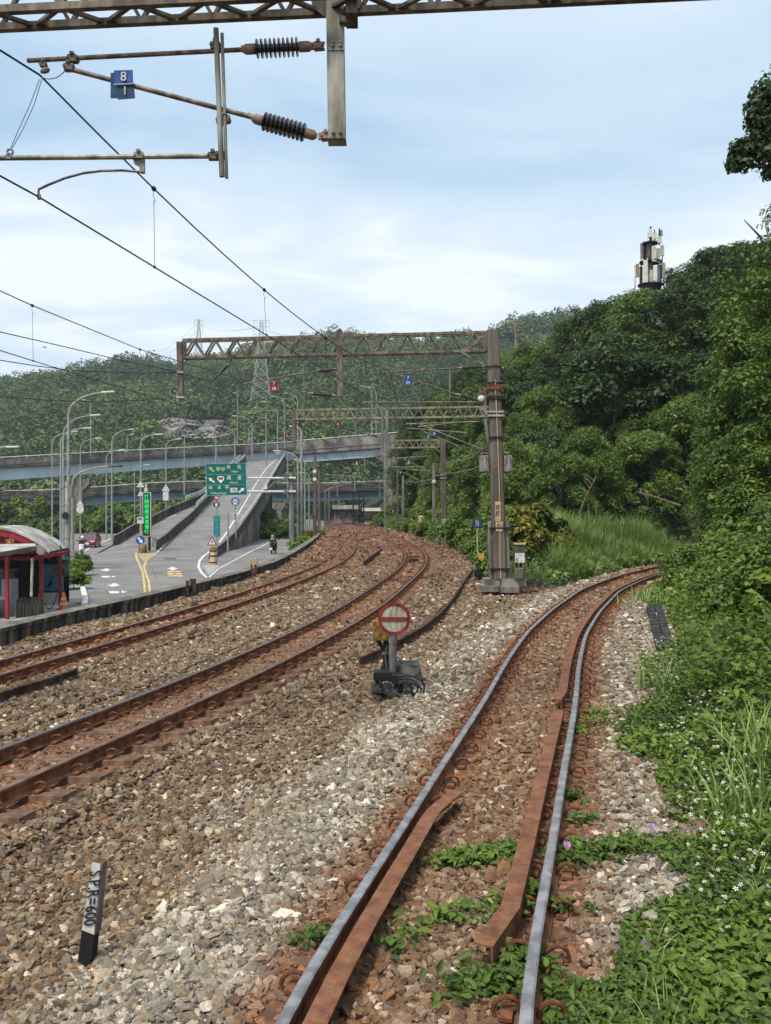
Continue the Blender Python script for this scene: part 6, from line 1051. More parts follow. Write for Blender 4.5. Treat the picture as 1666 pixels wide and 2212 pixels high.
# ------------------------------------------------------------------ foliage
def leaf_cloud(cen, nor, size, asp=.55, fold=.25, rng=RNG):
    """folded leaves: each four corners, tip away from the stem; nor = facing, size per leaf"""
    n = len(cen); nor = nor/np.maximum(np.linalg.norm(nor, axis=1, keepdims=True), 1e-6)
    r = rng.normal(size=(n, 3)); u = r-nor*np.sum(r*nor, 1, keepdims=True); u /= np.maximum(np.linalg.norm(u, axis=1, keepdims=True), 1e-6); v = np.cross(nor, u); s = size[:, None]
    a = cen-u*s*.5; b = cen+v*s*asp*.5+nor*s*fold*.5-u*s*.05; c = cen+u*s*.5-nor*s*.08; d = cen-v*s*asp*.5+nor*s*fold*.5-u*s*.05
    return np.stack([a, b, c, d], 1).reshape(-1, 3), np.arange(4*n).reshape(n, 4)
def ovate(cen, nor, size, rng=RNG):
    """six cornered leaves folded along the midrib, two faces each"""
    n = len(cen); nor = nor/np.linalg.norm(nor, axis=1, keepdims=True); r = rng.normal(size=(n, 3)); u = r-nor*np.sum(r*nor, 1, keepdims=True); u /= np.linalg.norm(u, axis=1, keepdims=True); v = np.cross(nor, u); s = size[:, None]; f = rng.uniform(.05, .22, (n, 1))
    P_ = lambda a, b, c: cen+u*s*a+v*s*b+nor*s*c
    co = np.stack([P_(-.5, 0, -.04), P_(-.22, .27, f), P_(.18, .22, f), P_(.56, 0, -.12), P_(.18, -.22, f), P_(-.22, -.27, f)], 1).reshape(-1, 3); b = np.arange(n)[:, None]*6
    return co, np.concatenate([b+np.array([[0, 1, 2, 3]]), b+np.array([[0, 3, 4, 5]])], 1).reshape(-1, 4)
def cloud_obj(name, co, q, tone, m, parent=None, loc=None):
    me = bpy.data.meshes.new(name); raw_mesh(me, co, q, tone); return link(name, me, m, parent, loc)
def crown(seed, rx, rz_, n, leaf, nclump=34, cr=.34, bottom=-.75, droop=0., asp=.55, spread=.25, up=.55):
    rg = np.random.default_rng(seed); d = rg.normal(size=(nclump, 3)); d /= np.linalg.norm(d, axis=1, keepdims=True); d[:, 2] = np.where(d[:, 2] < bottom, -d[:, 2], d[:, 2])
    rad = rg.uniform(.45, 1.0, nclump)**.6; cc = d*rad[:, None]*np.array((rx, rx*rg.uniform(.85, 1.1), rz_)); cs = rg.uniform(.6, 1.25, nclump)*cr*rx; ct = rg.normal(0, .10, nclump)
    i = rg.choice(nclump, n, p=cs**2/np.sum(cs**2)); e = rg.normal(size=(n, 3)); e /= np.linalg.norm(e, axis=1, keepdims=True); e[:, 2] = np.where(e[:, 2] < -.35, -e[:, 2], e[:, 2])
    p = cc[i]+e*(cs[i]*rg.uniform(.55, 1.08, n))[:, None]*np.array((1, 1, .8)); p[:, 2] -= droop*np.hypot(p[:, 0], p[:, 1])**2/rx
    nor = e*.7+np.array((0, 0, up))+rg.normal(0, spread, (n, 3)); co, q = leaf_cloud(p, nor, leaf*rg.lognormal(0, .25, n), asp, rng=rg)
    tone = np.clip(.45+ct[i]+rg.normal(0, .17, n), 0, 1); return co, q, tone
def trunk_mesh(seed, h, r, rx, lean=.12, limbs=6):
    rg = random.Random(seed); m = MB(); top = V(rg.uniform(-lean, lean)*h, rg.uniform(-lean, lean)*h, h); k = [top*t+V(rg.uniform(-.05, .05)*h, rg.uniform(-.05, .05)*h, 0)*(t > 0)*(t < 1) for t in (0, .3, .6, 1)]
    m.tube([k[0]-V(0, 0, .5)]+k, [r*1.3, r*1.15, r*.85, r*.65, r*.35], 8)
    for i in range(limbs):
        t = rg.uniform(.45, .95); b = top*t; a = 6.28*i/limbs+rg.uniform(-.4, .4); e = b+V(math.cos(a)*rx*rg.uniform(.5, .8), math.sin(a)*rx*rg.uniform(.5, .8), rg.uniform(.15, .5)*h); m.tube([b, (b+e)/2+V(0, 0, .12*h), e], [r*.5, r*.32, r*.12], 6)
    return m
PROTO = {}
def proto(key, name, lab, cat, spec, mk, th, tr, group, limbs=6):
    """builds one plant of a kind; returns nothing, keeps it for copying"""
    co, q, tn = crown(**spec); me = bpy.data.meshes.new('crown'); co = co+np.array((0, 0, th)); raw_mesh(me, co, q, tn); me.materials.append(FG[mk]); tm = mb_mesh('trunk', trunk_mesh(spec['seed'], th+spec['rz_']*.45, tr, spec['rx'], limbs=limbs), K['bark'])
    PROTO[key] = [name, lab, cat, me, tm, group]
def plant(key, x, y, z, sc=1., rz_=None, lab=None, sz=None):
    name, lb, cat, me, tm, grp = PROTO[key]; t = bpy.data.objects.new(name, None); COL.objects.link(t); t.location = (x, y, z); t.rotation_euler = (0, 0, random.uniform(0, 6.28) if rz_ is None else rz_); t.scale = (sc, sc, sc*(sz or random.uniform(.9, 1.12)))
    setp(t, lab or lb, cat, None if lab else grp)
    for nm, msh in (('crown', me), ('trunk', tm)):
        o = bpy.data.objects.new(nm, msh); COL.objects.link(o); o.parent = t
    return t
proto('dense', 'broadleaf_tree', 'dense dark green tree in the thicket on the slope right of the tracks', 'tree', dict(seed=11, rx=2.7, rz_=2.5, n=10500, leaf=.215, nclump=48), 'dark', 2.3, .14, 'dark trees of the right hand slope')
proto('dense2', 'broadleaf_tree', 'dense dark green tree in the thicket on the slope right of the tracks', 'tree', dict(seed=12, rx=2.5, rz_=3.1, n=10500, leaf=.205, nclump=56, cr=.30), 'dark', 2.6, .14, 'dark trees of the right hand slope')
proto('mid', 'broadleaf_tree', 'mid green leafy tree in the thicket on the slope right of the tracks', 'tree', dict(seed=13, rx=2.6, rz_=2.4, n=9800, leaf=.225, nclump=44, cr=.33), 'mid', 2.2, .13, 'mid green trees of the right hand slope')
proto('bamboo', 'feathery_tree', 'feathery drooping light green tree on the slope right of the tracks', 'tree', dict(seed=14, rx=2.4, rz_=2.9, n=9500, leaf=.30, nclump=50, cr=.28, asp=.24, droop=.35, spread=.5), 'mid', 2.8, .09, 'feathery trees of the right hand slope')
proto('shrub', 'shrub', 'green leafy shrub at the foot of the slope beside the main tracks', 'shrub', dict(seed=15, rx=1.25, rz_=1.0, n=3000, leaf=.19, nclump=26, cr=.38, bottom=-.2), 'mid', .75, .05, 'green shrubs at the slope foot')
proto('bright', 'shrub', 'bright green sprawling shrub at the foot of the slope beside the main tracks', 'shrub', dict(seed=16, rx=1.4, rz_=.85, n=2600, leaf=.24, nclump=24, cr=.4, bottom=-.2), 'light', .6, .05, 'bright sprawling shrubs at the slope foot')
proto('big', 'big_leaved_shrub', 'big leaved bright green shrub overhanging the verge on the right', 'shrub', dict(seed=17, rx=.95, rz_=.8, n=900, leaf=.24, nclump=26, cr=.42, asp=.85, spread=.35), 'light', .6, .04, 'big leaved shrubs of the right verge')
proto('verge', 'verge_shrub', 'dense small leaved dark green shrub crowding the right verge', 'shrub', dict(seed=18, rx=1.1, rz_=1.05, n=5200, leaf=.115, nclump=40, cr=.34), 'mid', .8, .05, 'dense shrubs of the right verge')
proto('croton', 'croton_bush', 'bush with yellow mottled leaves right of the labelled brown mast', 'bush', dict(seed=19, rx=1.0, rz_=.95, n=2300, leaf=.20, nclump=28, cr=.36, asp=.5), 'croton', .8, .05, 'yellow mottled bushes behind the labelled mast')
proto('roadtree', 'roadside_tree', 'green tree growing between the roads and the viaduct', 'tree', dict(seed=20, rx=2.9, rz_=2.5, n=2600, leaf=.62, nclump=36, cr=.34), 'mid', 1.8, .14, 'trees between the roads and the viaduct')
proto('roadlight', 'roadside_tree', 'bright feathery tree growing between the roads and the viaduct', 'tree', dict(seed=21, rx=2.8, rz_=2.6, n=2400, leaf=.85, nclump=34, cr=.3, asp=.3, droop=.35, spread=.5), 'light', 1.8, .12, 'bright trees between the roads and the viaduct')
random.seed(21)
# slope right of the tracks: trees placed over the terrain
def clear_of_lines(X, Z, mg):
    d2 = (X-float(x2(Z)))*float(cosang(x2, Z)); ok = d2 > mg
    if Z < 60: d0 = abs((X-float(x0(Z)))*float(cosang(x0, Z))); ok = ok and d0 > mg*.8
    return ok
spots = []
for _ in range(16000):
    Z = random.uniform(44, 165); px = random.uniform(775, 1790); X = (px-833)*Z/F
    zf = np.interp(px, HF[:, 0], HF[:, 1]); zcst = np.interp(px, HF[:, 0], HF[:, 2])
    if Z < zf-(8 if px < 930 else -1.5) or Z > zcst+10 or not clear_of_lines(X, Z, 5.2): continue
    if 1330 < px < 1480 and Z > 76: continue
    if any((X-a)**2+(Z-b)**2 < (2.5 if Z < 60 else 2.9)**2 for a, b, _p in spots): continue
    spots.append((X, Z, px))
for X, Z, px in spots:
    zf = float(np.interp(px, HF[:, 0], HF[:, 1])); k = random.random(); g_ = float(vnoise(np.array([X]), np.array([Z]), 9, 77)[0])
    key = ('bamboo' if g_ > .64 else 'mid' if g_ > .56 else random.choice(('dense', 'dense2'))) if k < .85 else random.choice(('mid', 'dense', 'bamboo'))
    plant(key, X, Z, float(hgt(X, Z))-.4, random.choice((.55, .7, .8, .9, 1.0, 1.15, 1.3))*random.uniform(.9, 1.1)*(1.0 if Z-zf > 5 else .85)*(.78 if 960 < px < 1230 else 1))
n_t = len(spots)
# lower skirt of shrubs along the foot of the slope
sh = []
for _ in range(9000):
    Z = random.uniform(36, 160); px = random.uniform(770, 1130); X = (px-833)*Z/F
    if not clear_of_lines(X, Z, 3.7): continue
    zf = np.interp(px, HF[:, 0], HF[:, 1])
    if Z > zf+9 or any((X-a)**2+(Z-b)**2 < 1.45**2 for a, b in sh): continue
    if Z < 60 and abs(X-9) < .0: continue
    sh.append((X, Z))
for X, Z in sh[:230]:
    if Z < 46 and X > 6.5: continue
    if Z < 42 and 1000 < 833+F*X/Z < 1075: continue
    plant(random.choice(('shrub', 'bright', 'bright', 'shrub')), X, Z, float(hgt(X, Z))-.25, random.uniform(.7, 1.25))
# yellow mottled bushes, dead branches
for x, y, s in ((1112, 1195, 1.1), (1138, 1188, 1.3), (1165, 1182, 1.25), (1190, 1175, 1.1), (1122, 1170, 1.2), (1152, 1170, 1.35)):
    Z = 36.8+.018*(x-1110); X = (x-833)*Z/F; plant('croton', X, Z, float(hgt(X, Z))-.1, s)
for pts, lab in (([(1252, 1108, 44), (1266, 1072, 43.5), (1283, 1040, 43), (1287, 1030, 43)], 'bare pale branch leaning out of the thicket above the tall grass'), ([(1470, 1092, 36), (1420, 1075, 36), (1375, 1062, 36)], 'pale fallen branch lying across the top of the tall grass'), ([(1112, 790, 140), (1114, 730, 140), (1111, 690, 140)], 'bare twiggy treetop standing on the far skyline'), ([(1663, 520, 30), (1655, 490, 30), (1660, 478, 30), (1668, 474, 30)], 'curling bare twig above the right hand trees')):
    m = MB(); q = [P(*p) for p in pts]; w_ = .05*pts[0][2]/40; m.tube(q, [w_*1.2]+[w_*.6]*(len(q)-1), 5)
    for k in range(5): a = q[1]+(q[-1]-q[1])*k/5.; m.tube([a, a+V(random.uniform(-.4, .4), 0, random.uniform(.1, .5))*pts[0][2]/40], [w_*.4, w_*.15], 4)
    single('bare_branch', m, K['twig'], lab, 'branch')
# right verge: bushes close to the line, trees up the bank
vb = []
random.seed(44)
for _ in range(4000):
    Z = random.uniform(15, 41); d = random.uniform(2.3, 9); s = float(x0(Z+.5)-x0(Z-.5)); l = math.hypot(1, s); X = float(x0(Z))+d/l; Y = Z-d*s/l
    px = 833+F*X/Y
    if px < 1462-(Y > 27)*25 or px > 1800 or Y < 12 or (Y < 25 and d < 3.3): continue
    if Y > 31 and d < 2.6: continue
    if any((X-a)**2+(Y-b)**2 < 1.15**2 for a, b in vb): continue
    vb.append((X, Y))
    if Y < 15 and d < 3.6: continue
    key = 'big' if random.random() < .3 else 'verge'; plant(key, X, Y, float(hgt(X, Y))-.15, random.uniform(.65, 1.0)*(1.0 if d < 4 else 1.35))
proto('bank', 'bank_tree', 'tall leafy tree on the bank at the right edge of the view', 'tree', dict(seed=23, rx=2.3, rz_=2.6, n=11000, leaf=.155, nclump=60, cr=.29), 'mid', 2.2, .12, 'trees on the right hand bank')
for x, y, Z, s in ((1660, 960, 31, 1.0), (1600, 1040, 30, .7), (1690, 800, 30, 1.1), (1640, 850, 36, 1.0), (1700, 640, 33, 1.05), (1585, 960, 38, .8), (1665, 700, 38, 1.0), (1740, 900, 26, 1.0), (1735, 690, 28, 1.0), (1560, 1090, 33, .55), (1630, 1120, 27, .55), (1690, 1060, 25, .7)):
    X = (x-833)*Z/F; zt = CAMZ-(y-HOR)*Z/F; g_ = float(hgt(X, Z)); t = plant('bank', X, Z, min(zt, 99)-2.4*s if zt-2.4*s > g_ else g_-.2, s)
    if t.location.z > g_+.2: m = MB(); m.tube([V(0, 0, 0), V(0, 0, (g_-t.location.z)/s-.5)], [.13, .2], 7); o = link('trunk_foot', mb_mesh('trunk_foot', m, K['bark']), [], t)
# tree reaching in at the upper right
tz = 17.0; tb = (P(1900, 700, tz)[0], tz, float(hgt(P(1900, 700, tz)[0], tz))); t = thing('overhanging_tree', 'dark leafy branch of a tree reaching into the sky at the right edge', 'tree', tb)
m = MB(); e0 = V(*tb); e1 = P(1880, 420, tz); m.tube([e0-V(0, 0, .3), (e0+e1)/2+V(.2, 0, 0), e1], [.28, .22, .15], 9); obj('trunk', m, K['bark'], t)
cl = [(1650, 205, 34), (1637, 235, 32), (1668, 260, 45), (1640, 290, 30), (1690, 200, 60), (1625, 262, 20), (1655, 325, 28), (1612, 318, 24), (1592, 322, 20), (1586, 352, 22), (1612, 352, 20), (1640, 322, 24), (1662, 372, 16), (1690, 330, 60), (1740, 260, 90), (1760, 400, 80)]
rg = np.random.default_rng(5); cs_, ns_, ss_ = [], [], []
for x, y, r in cl:
    k = int(8.5*r); c = P(x, y, tz); e = rg.normal(size=(k, 3)); e /= np.linalg.norm(e, axis=1, keepdims=True); cs_.append(c+e*(r*tz/F*rg.uniform(.2, 1.1, k)**.7)[:, None]); ns_.append(e+np.array((0, 0, .5))+rg.normal(0, .4, (k, 3))); ss_.append(.105*rg.lognormal(0, .25, k))
co, q = leaf_cloud(np.concatenate(cs_), np.concatenate(ns_), np.concatenate(ss_), .6, rng=rg); co = co-np.array(tb); cloud_obj('crown', co, q, np.clip(rg.normal(.35, .18, len(q)), 0, 1), FG['dark'], t)
m = MB()
for x, y, r in cl: m.tube([e1+(P(1740, 330, tz)-e1)*.5, P(x+20, y+4, tz), P(x, y, tz)], [.07, .03, .012], 5)
obj('limbs', m, K['bark'], t)
# roadside trees before and below the viaducts
random.seed(9); rt = []
for x0_, x1_, y, Z, n, sc in ((-40, 110, 1128, 118, 9, .85), (165, 235, 1122, 150, 7, 1.2), (225, 300, 1095, 152, 8, 1.35), (290, 350, 1100, 150, 6, 1.15), (340, 430, 1092, 165, 7, 1.0), (-60, 120, 1085, 175, 9, 1.3), (560, 720, 1112, 150, 8, .75), (700, 830, 1104, 190, 8, 1.2), (545, 640, 1125, 122, 6, .6), (800, 870, 1105, 150, 5, 1.0), (100, 180, 1108, 140, 5, 1.1)):
    for i in range(n):
        Z_ = Z+random.uniform(-8, 8); x = x0_+(x1_-x0_)*(i+random.uniform(.1, .9))/n; X = (x-833)*Z_/F; X = X; 
        if Z_ < 200 and X > float(x1(Z_))-4 and X < float(x2(Z_))+4: continue
        zt = CAMZ-(y-HOR)*Z_/F+random.uniform(-1, 1.2); plant(random.choice(('roadtree', 'roadtree', 'roadlight')), X, Z_, ROADZ-.25, max(.45, (zt-ROADZ)/4.5), sz=1.0)
for x, y, Z, s in ((172, 1262, 52, .62), (160, 1280, 43, .55), (168, 1240, 58, .6)):
    X = (x-833)*Z/F; plant('bright', X, Z, ROADZ, s, lab={172: 'green bush between the shelter and the road kerb', 160: 'green bush right behind the orange traffic cone', 168: 'small bush at the foot of the old grey lamp pole'}[x])
for x, Z, lab in ((662, 84, 'yellow green bush among the white lamp posts'), (695, 92, 'yellow green bush at the foot of the brown masts'), (655, 78, 'low green bush at the wall by the white lamp posts')): X = (x-833)*Z/F; plant('croton' if Z > 80 else 'bright', X, Z, ROADZ, .95, lab=lab)
# ------------------------------------------------------------------ weeds along the line
def groundcover():
    rg = np.random.default_rng(31); C_, N_, S_ = [], [], []
    def add(X, Z, h0, h1, s0_, nrm_sp):
        n = len(X); C_.append(np.c_[X, Z, hgt(X, Z)+rg.uniform(h0, h1, n)**1.0]); N_.append(np.c_[rg.normal(0, nrm_sp, n), rg.normal(-.15, nrm_sp, n), np.ones(n)]); S_.append(s0_*rg.lognormal(0, .28, n))
    def edge(Z): return np.interp(Z, [0, 4.75, 5.1, 5.6, 6.4, 7.4, 8.4, 9.4, 11, 13, 15, 19, 24, 30], [.66, .68, .95, 1.25, 1.5, 1.6, 1.45, 1.25, 1.3, 1.45, 1.7, 1.65, 1.45, 1.4])
    for za, zb, dens, s, hh in ((3.2, 5.5, 2700, .050, .20), (5.5, 8, 1700, .057, .34), (8, 13, 900, .072, .55), (13, 20, 520, .09, .7), (20, 33, 240, .125, .7)):
        n = int(dens*(zb-za)*(.46*zb+1.2)); Z = rg.uniform(za, zb, n); X = rg.uniform(.2, .46*zb+1.2, n); d0 = (X-x0(Z))*cosang(x0, Z); e = edge(Z)+(vnoise(X, Z, .55, 41)-.5)*.75*(Z > 4.7)+(vnoise(X, Z, .2, 43)-.5)*.25
        ok = (d0 > np.maximum(e, .64)) & (d0 < 9); k = np.clip((d0-e)/.9, .22, 1)[ok]; X, Z = X[ok], Z[ok]; n = len(X); lump = .35+1.1*vnoise(X, Z, .45, 55); h = hh*k*lump*rg.uniform(.05, 1, n)
        C_.append(np.c_[X, Z, hgt(X, Z)+h+.02]); N_.append(np.c_[rg.normal(0, .42, n), rg.normal(-.2, .42, n), np.ones(n)]); S_.append(s*rg.lognormal(0, .3, n)*(.7+.5*k))
    # small plants in and beside the four foot
    for x, y, r, n in ((1010, 1858, .13, 110), (1050, 1850, .12, 110), (1085, 1845, .12, 130), (960, 1862, .10, 70), (1110, 1835, .10, 80), (655, 2030, .09, 22), (683, 2012, .09, 24), (870, 2015, .14, 40), (960, 1985, .12, 60), (1040, 1965, .12, 60), (1095, 1960, .12, 50), (1240, 1850, .14, 160), (1290, 1838, .14, 180), (1340, 1830, .14, 180), (1380, 1822, .13, 120), (1130, 2090, .14, 150), (1090, 2120, .15, 160), (1040, 2130, .15, 130), (1120, 2060, .10, 90), (1150, 1925, .09, 60), (1240, 1720, .08, 50), (1260, 1770, .1, 60), (1250, 1580, .12, 70), (1280, 1560, .2, 110), (1330, 1540, .25, 120), (1215, 1960, .1, 70), (840, 2040, .1, 30)):
        c = G(x, y, -.12); q = rg.normal(0, 1, (n, 2))*r*.62; X = c[0]+q[:, 0]*1.3; Z = c[1]+q[:, 1]*.8; C_.append(np.c_[X, Z, hgt(X, Z)+rg.uniform(.015, .10, n)]); N_.append(np.c_[rg.normal(0, .4, n), rg.normal(-.3, .4, n), np.ones(n)]); S_.append(.05*rg.lognormal(0, .3, n))
    # creepers on the slope and under the bushes
    n = 70000; Z = rg.uniform(31, 140, n); px = rg.uniform(770, 1700, n); X = (px-833)*Z/F; d2 = (X-x2(Z))*cosang(x2, Z); d0 = np.where(Z < 58, np.abs((X-x0(Z))*cosang(x0, Z)), 9); ok = (d2 > 3.1+.5*vnoise(X, Z, 1.3, 9)) & (d0 > 2.0); X, Z = X[ok], Z[ok]; n = len(X)
    C_.append(np.c_[X, Z, hgt(X, Z)+rg.uniform(.02, .5, n)]); N_.append(np.c_[rg.normal(-.2, .5, n), rg.normal(-.5, .5, n), np.ones(n)]); S_.append((.0058*Z)*rg.lognormal(0, .3, n))
    c = np.concatenate(C_); nn = np.concatenate(N_); ss = np.concatenate(S_); tn = np.clip(.42-.13*smooth(8.5-c[:, 1], 0, 3)+.45*(vnoise(c[:, 0], c[:, 1], .6, 61)-.5)+rg.normal(0, .18, len(c)), 0, 1)
    ds = (c[:, 0]-x0(c[:, 1]))*cosang(x0, c[:, 1]); li_ = np.interp(c[:, 1], [15.8, 22.7], [1.72, 1.42]); keep = ~((c[:, 1] > 15.3) & (c[:, 1] < 23.3) & (ds > li_-.15) & (ds < li_+.58)); c, nn, ss, tn = c[keep], nn[keep], ss[keep], tn[keep]
    nr = c[:, 1] < 12; c1, q1_ = ovate(c[nr], nn[nr], ss[nr], rg); c2, q2_ = leaf_cloud(c[~nr], nn[~nr], ss[~nr], .62, .3, rg); co = np.concatenate([c1, c2]); q = np.concatenate([q1_, q2_+len(c1)]); tn = np.concatenate([np.repeat(tn[nr], 2), tn[~nr]])
    o = cloud_obj('ground_cover', co, q, tn, FG['ground']); setp(o, 'leafy green weeds and creepers covering the right hand verge', 'ground cover', kind='stuff')
groundcover()
def blades(X, Z, base, L_, wd, rg, lean=.6):
    """arching grass blades, three quads each"""
    n = len(X); a = rg.uniform(0, 6.283, n); ln = rg.uniform(.25, 1., n)*lean; dx, dy = np.cos(a), np.sin(a); px, py = -dy, dx; rows = []
    for t, wv in ((0, 1), (.38, .95), (.72, .62), (1., .06)):
        r = ln*L_*t**1.9; h = L_*(t-.42*ln*t**2.4); rows.append((np.c_[X+dx*r+px*wd*wv/2, Z+dy*r+py*wd*wv/2, base+h], np.c_[X+dx*r-px*wd*wv/2, Z+dy*r-py*wd*wv/2, base+h]))
    co = np.stack([c for r in rows for c in r], 1); b = np.arange(n)[:, None]*8; q = np.concatenate([b+np.array([[2*i, 2*i+1, 2*i+3, 2*i+2]]) for i in range(3)], 1).reshape(-1, 4); return co.reshape(-1, 3), q
def grasses():
    rg = np.random.default_rng(71); CO, Q, T = [], [], []; off = 0
    def add(X, Z, L_, wd, lean, t0):
        nonlocal off
        co, q = blades(X, Z, hgt(X, Z)-.02, L_, wd, rg, lean); CO.append(co); Q.append(q+off); off += len(co); T.append(np.repeat(np.clip(t0+rg.normal(0, .17, len(X)), 0, 1), 3))
    # tall reed-like grass in the wedge between the lines
    Z = rg.uniform(33, 47, 38000); px = rg.uniform(1085, 1475, 38000); X = (px-833)*Z/F; d0 = (X-x0(Z))*cosang(x0, Z); ok = (d0 < -2.3) & (X > x2(Z)+4.2); X, Z = X[ok], Z[ok]
    cl_ = vnoise(X, Z, 1.1, 3); k = (rg.random(len(X)) < .35+.9*cl_) & ((833+F*X/Z > 1190) | (Z > 40.5)); X, Z, cl_ = X[k], Z[k], cl_[k]; dd = -((X-x0(Z))*cosang(x0, Z))-2.3; add(X, Z, (.8+1.5*cl_)*np.clip(.4+dd*.4, .35, 1.15)*rg.uniform(.7, 1.2, len(X)), .034+0*X, .75, .52+.25*(vnoise(X, Z, 2.2, 14)-.5))
    # grass in the verge
    for za, zb, n, L_ in ((6.5, 12, 2600, .34), (12, 20, 3600, .45), (20, 32, 4200, .6)):
        Z = rg.uniform(za, zb, n); d = rg.uniform(1.7, 5.5, n); X = x0(Z)+d/cosang(x0, Z); k = (vnoise(X, Z, .9, 91) > .52) & ~((Z > 14.5) & (Z < 24) & (d < 2.4)); X, Z = X[k], Z[k]; add(X, Z, L_*rg.uniform(.5, 1.25, len(X)), .012+.0007*Z, .8, .5)
    for za, zb, n, L_ in ((3.4, 6, 1500, .20), (6, 10, 2600, .30)):
        Z = rg.uniform(za, zb, n); d = rg.uniform(.8, 4.2, n); X = x0(Z)+d/cosang(x0, Z); k = (vnoise(X, Z, .5, 92) > .5) & (d > np.interp(Z, [0, 4.75, 5.1, 5.6, 6.4, 7.4, 8.4, 10], [.75, .8, 1.2, 1.6, 1.95, 2.1, 1.95, 1.8])); X, Z = X[k], Z[k]; add(X, Z, L_*rg.uniform(.5, 1.5, len(X)), .006+.0006*Z, .8, .6)
    # a few bold clumps at the right edge
    for x, y, z, n, L_ in ((1640, 1620, 8.2, 90, .75), (1600, 1700, 7.4, 50, .55), (1450, 1500, 12.5, 90, .5), (1490, 1480, 12.5, 70, .5), (1430, 1290, 24, 160, .55), (1660, 1560, 9, 60, .7)):
        c = P(x, y, z); X = c[0]+rg.normal(0, .16, n)*z/9; Z = c[1]+rg.normal(0, .16, n)*z/9; add(X, Z, L_*rg.uniform(.6, 1.2, n), .016+.0008*Z, .85, .62)
    o = cloud_obj('tall_grass', np.concatenate(CO), np.concatenate(Q), np.concatenate(T), FG['grass']); setp(o, 'long arching grass between the branch and the main line and in the verge', 'grass', kind='stuff')
grasses()
def flowers():
    rg = np.random.default_rng(77); m = MB(); n = 0
    K['petal'] = mat('white_petal', (.62, .62, .58), .7, 0, .08, 9); K['pollen'] = mat('yellow_pollen', (.55, .36, .03), .8, 0, .1, 9)
    while n < 760:
        Z = rg.uniform(4.9, 17)**1.0; d = rg.uniform(1.5, 4.8); X = float(x0(Z))+d/float(cosang(x0, Z)); px = 833+F*X/Z
        if px > 1690 or px < 1380 or float(vnoise(np.array([X]), np.array([Z]), .8, 17)[0]) < .36: continue
        c = V(X, Z, float(hgt(X, Z))+rg.uniform(.18, .40)); u = nrm(V(rg.normal(0, .4), -.45+rg.normal(0, .3), 1)); a = nrm(np.cross(u, V(.3, 1, .1))); b = np.cross(u, a); r = rg.uniform(.010, .016)
        for k in range(5):
            t = 6.283*k/5+rg.uniform(-.1, .1); d_ = math.cos(t)*a+math.sin(t)*b; e_ = np.cross(u, d_); m.add([c+d_*r*.25, c+d_*r*.8+e_*r*.33, c+d_*r*1.15, c+d_*r*.8-e_*r*.33], [(0, 1, 2, 3)], 0)
        m.add([c+u*.004+r*.34*(math.cos(t)*a+math.sin(t)*b) for t in (0, 1.05, 2.1, 3.14, 4.19, 5.24)], [(0, 1, 2, 3, 4, 5)], 1); n += 1
    o = obj('wild_flowers', m, [K['petal'], K['pollen']], fix=False); setp(o, 'small white daisy like flowers with yellow centres scattered in the verge', 'flowers', kind='stuff')
    K['mauve'] = mat('mauve_petal', (.55, .38, .62), .7, 0, .1, 9)
    for x, y, lab in ((1226, 1838, 'pale mauve blossom lying beside the right running rail'), (1408, 1797, 'pale mauve blossom at the edge of the verge weeds')):
        m = MB(); c = G(x, y, -.05); 
        for k in range(4): a = 1.1+.5*k; m.add([c, c+V(.02*math.cos(a)-.012, -.01, .045), c+V(.03*math.cos(a), .0, .075), c+V(.02*math.cos(a)+.015, -.01, .04)], [(0, 1, 2, 3)])
        single('blossom', m, K['mauve'], lab, 'flower', fix=False)
flowers()
m = MB(); m.tube([G(150, 2110, -.4)+V(0, 0, .03), G(165, 2135, -.4)+V(0, 0, .05), G(182, 2152, -.4)+V(0, 0, .02)], .006, 5); single('dry_stalk', m, K['cream'], 'thin dry stalk lying on the stones below the white marker board', 'stalk')
# ------------------------------------------------------------------ far wooded hill
HC = np.array([(-900, 836), (-300, 826), (0, 836), (60, 828), (150, 832), (210, 818), (270, 806), (330, 800), (400, 794), (480, 780), (560, 772), (640, 758), (700, 750), (760, 742), (850, 738), (950, 744), (1060, 744), (1120, 728), (1200, 716), (1300, 690), (1400, 668), (1700, 600), (2600, 560)], float)
ZF0, ZF1 = 232., 480.
def hill(X, Z):
    px = 833+F*X/Z; yc = np.interp(px, HC[:, 0], HC[:, 1]); zt = CAMZ+(HOR-yc)*ZF1/F; t = (Z-ZF0)/(ZF1-ZF0); h = -1.7+(zt+1.7)*np.where(t < 1, np.clip(t, 0, 1)**.92, 1-.25*(t-1)); return h+(vnoise(X, Z, 34, 23)-.5)*9*np.clip(t*3, 0, 1)*np.clip((1.25-t)*4, 0, 1)+(vnoise(X, Z, 13, 25)-.5)*3*np.clip(t*3, 0, 1)
K['hill'] = mat('hill_floor', (.012, .022, .010), .95, 0, .3, .05)
g = grid_mesh('hills', np.arange(-420, 330, 6.), np.arange(228, 640, 6.), hill, None, K['hill']); setp(g, kind='structure')
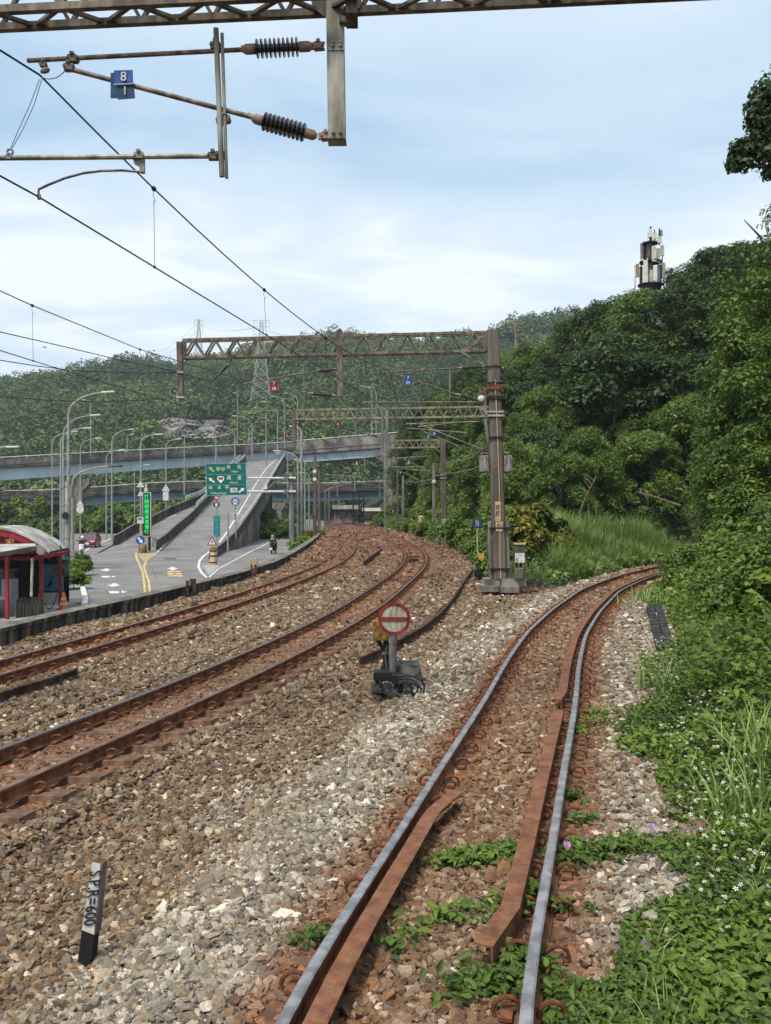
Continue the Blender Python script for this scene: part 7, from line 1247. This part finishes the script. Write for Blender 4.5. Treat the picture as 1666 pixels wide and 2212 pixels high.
def forest():
    rg = np.random.default_rng(99); n = 26000; Z = ZF0+4+(ZF1+18-ZF0)*rg.random(n)**.95; px = rg.uniform(-110, 1480, n); X = (px-833)*Z/F; cell = {}; keep = []
    for i in range(n):
        k = (int((X[i]+3*math.sin(Z[i]*.7))//3.9), int((Z[i]+2.5*math.sin(X[i]*.9))//4.4))
        if k in cell: continue
        yy = HOR-(hill(X[i:i+1], Z[i:i+1])[0]-CAMZ)*F/Z[i]
        if 328 < px[i] < 512 and 893 < yy < 985 and 284 < Z[i] < 330: continue
        cell[k] = 1; keep.append(i)
    X, Z = X[keep], Z[keep]; n = len(X); r = rg.uniform(1.5, 4.3, n)*(.75+.6*vnoise(X, Z, 40, 8)); base = hill(X, Z); tn = np.clip(.40+.55*(vnoise(X, Z, 30, 3)-.5)+.3*(vnoise(X, Z, 9, 6)-.5)+rg.normal(0, .10, n), 0, 1)
    k = 92; e = rg.normal(size=(n, k, 3)); e /= np.linalg.norm(e, axis=2, keepdims=True); e[..., 2] = np.abs(e[..., 2])*1.15-.25; hh = rg.uniform(.8, 1.5, n)
    lump = 1+.28*rg.normal(size=(n, k, 1)).clip(-1.5, 1.5)*.5
    c = np.stack([X, Z, base+r*hh*.75], 1)[:, None]+e*(r[:, None, None]*lump)*np.stack([np.ones(n), np.ones(n), hh], 1)[:, None]; nor = e*.8+np.array((0, 0, .35))+rg.normal(0, .35, (n, k, 3))
    co, q = leaf_cloud(c.reshape(-1, 3), nor.reshape(-1, 3), (r[:, None]*.30*rg.lognormal(0, .22, (n, k))).ravel(), .75, .3, rg); t = np.clip(np.repeat(tn, k)+rg.normal(0, .07, n*k), 0, 1)
    o = cloud_obj('forest', co, q, t, FG['far']); setp(o, 'far wooded hillside of many small rounded tree crowns', 'forest', kind='stuff')
forest()
# rock face cut into the far hill
rg = np.random.default_rng(4); m = MB(); nx_, nz_ = 46, 12; vs = []
for j in range(nz_+1):
    for i in range(nx_+1):
        u = i/nx_; v = j/nz_; x = 334+172*u; top = 914-10*math.sin(3.1*u+.2)-4*math.sin(9*u); bot = 950-6*math.sin(5*u)+(-14*(u-.5) if u > .5 else 0); y = bot+(top-bot)*v; vs.append(P(x, y, 304+11*v+rg.normal(0, .8)+2*math.sin(u*17)*math.sin(v*5)))
m.add(vs, [(j*(nx_+1)+i, j*(nx_+1)+i+1, (j+1)*(nx_+1)+i+1, (j+1)*(nx_+1)+i) for j in range(nz_) for i in range(nx_)]); single('rock_face', m, K['rock'], 'bare grey rock face on the far hillside above the left viaduct', 'rock face', fix=False)
m = MB(); c = P(94, 750, 70); m.add([c, c+V(.18, .02, .06), c+V(.30, 0, .0), c+V(.12, .0, -.05), c+V(-.05, .02, .12), c+V(.06, .02, .02)], [(0, 1, 2, 3), (0, 5, 4)]); m.tube([c+V(-.06, 0, 0), c+V(.08, 0, 0)], .03, 6); single('bird', m, K['black'], 'tiny dark bird flying in the sky at the left', 'bird')
print('trees', n_t, 'shrubs', len(sh), 'verge', len(vb))

# ------------------------------------------------------------------ the air
HZ = bpy.data.materials.new('haze_air'); HZ.use_nodes = True; ht = HZ.node_tree; ht.nodes.clear(); ho = ht.nodes.new('ShaderNodeOutputMaterial'); hv = ht.nodes.new('ShaderNodeVolumePrincipled'); hv.inputs['Color'].default_value = (.86, .91, 1, 1); hv.inputs['Density'].default_value = .00024; hv.inputs['Anisotropy'].default_value = .2; ht.links.new(hv.outputs[0], ho.inputs['Volume'])
m = MB(); m.box((0, 900, 70), (3400, 2200, 150)); hz = obj('haze', m, HZ); setp(hz, 'thin pale summer haze over the valley', 'haze', kind='stuff')
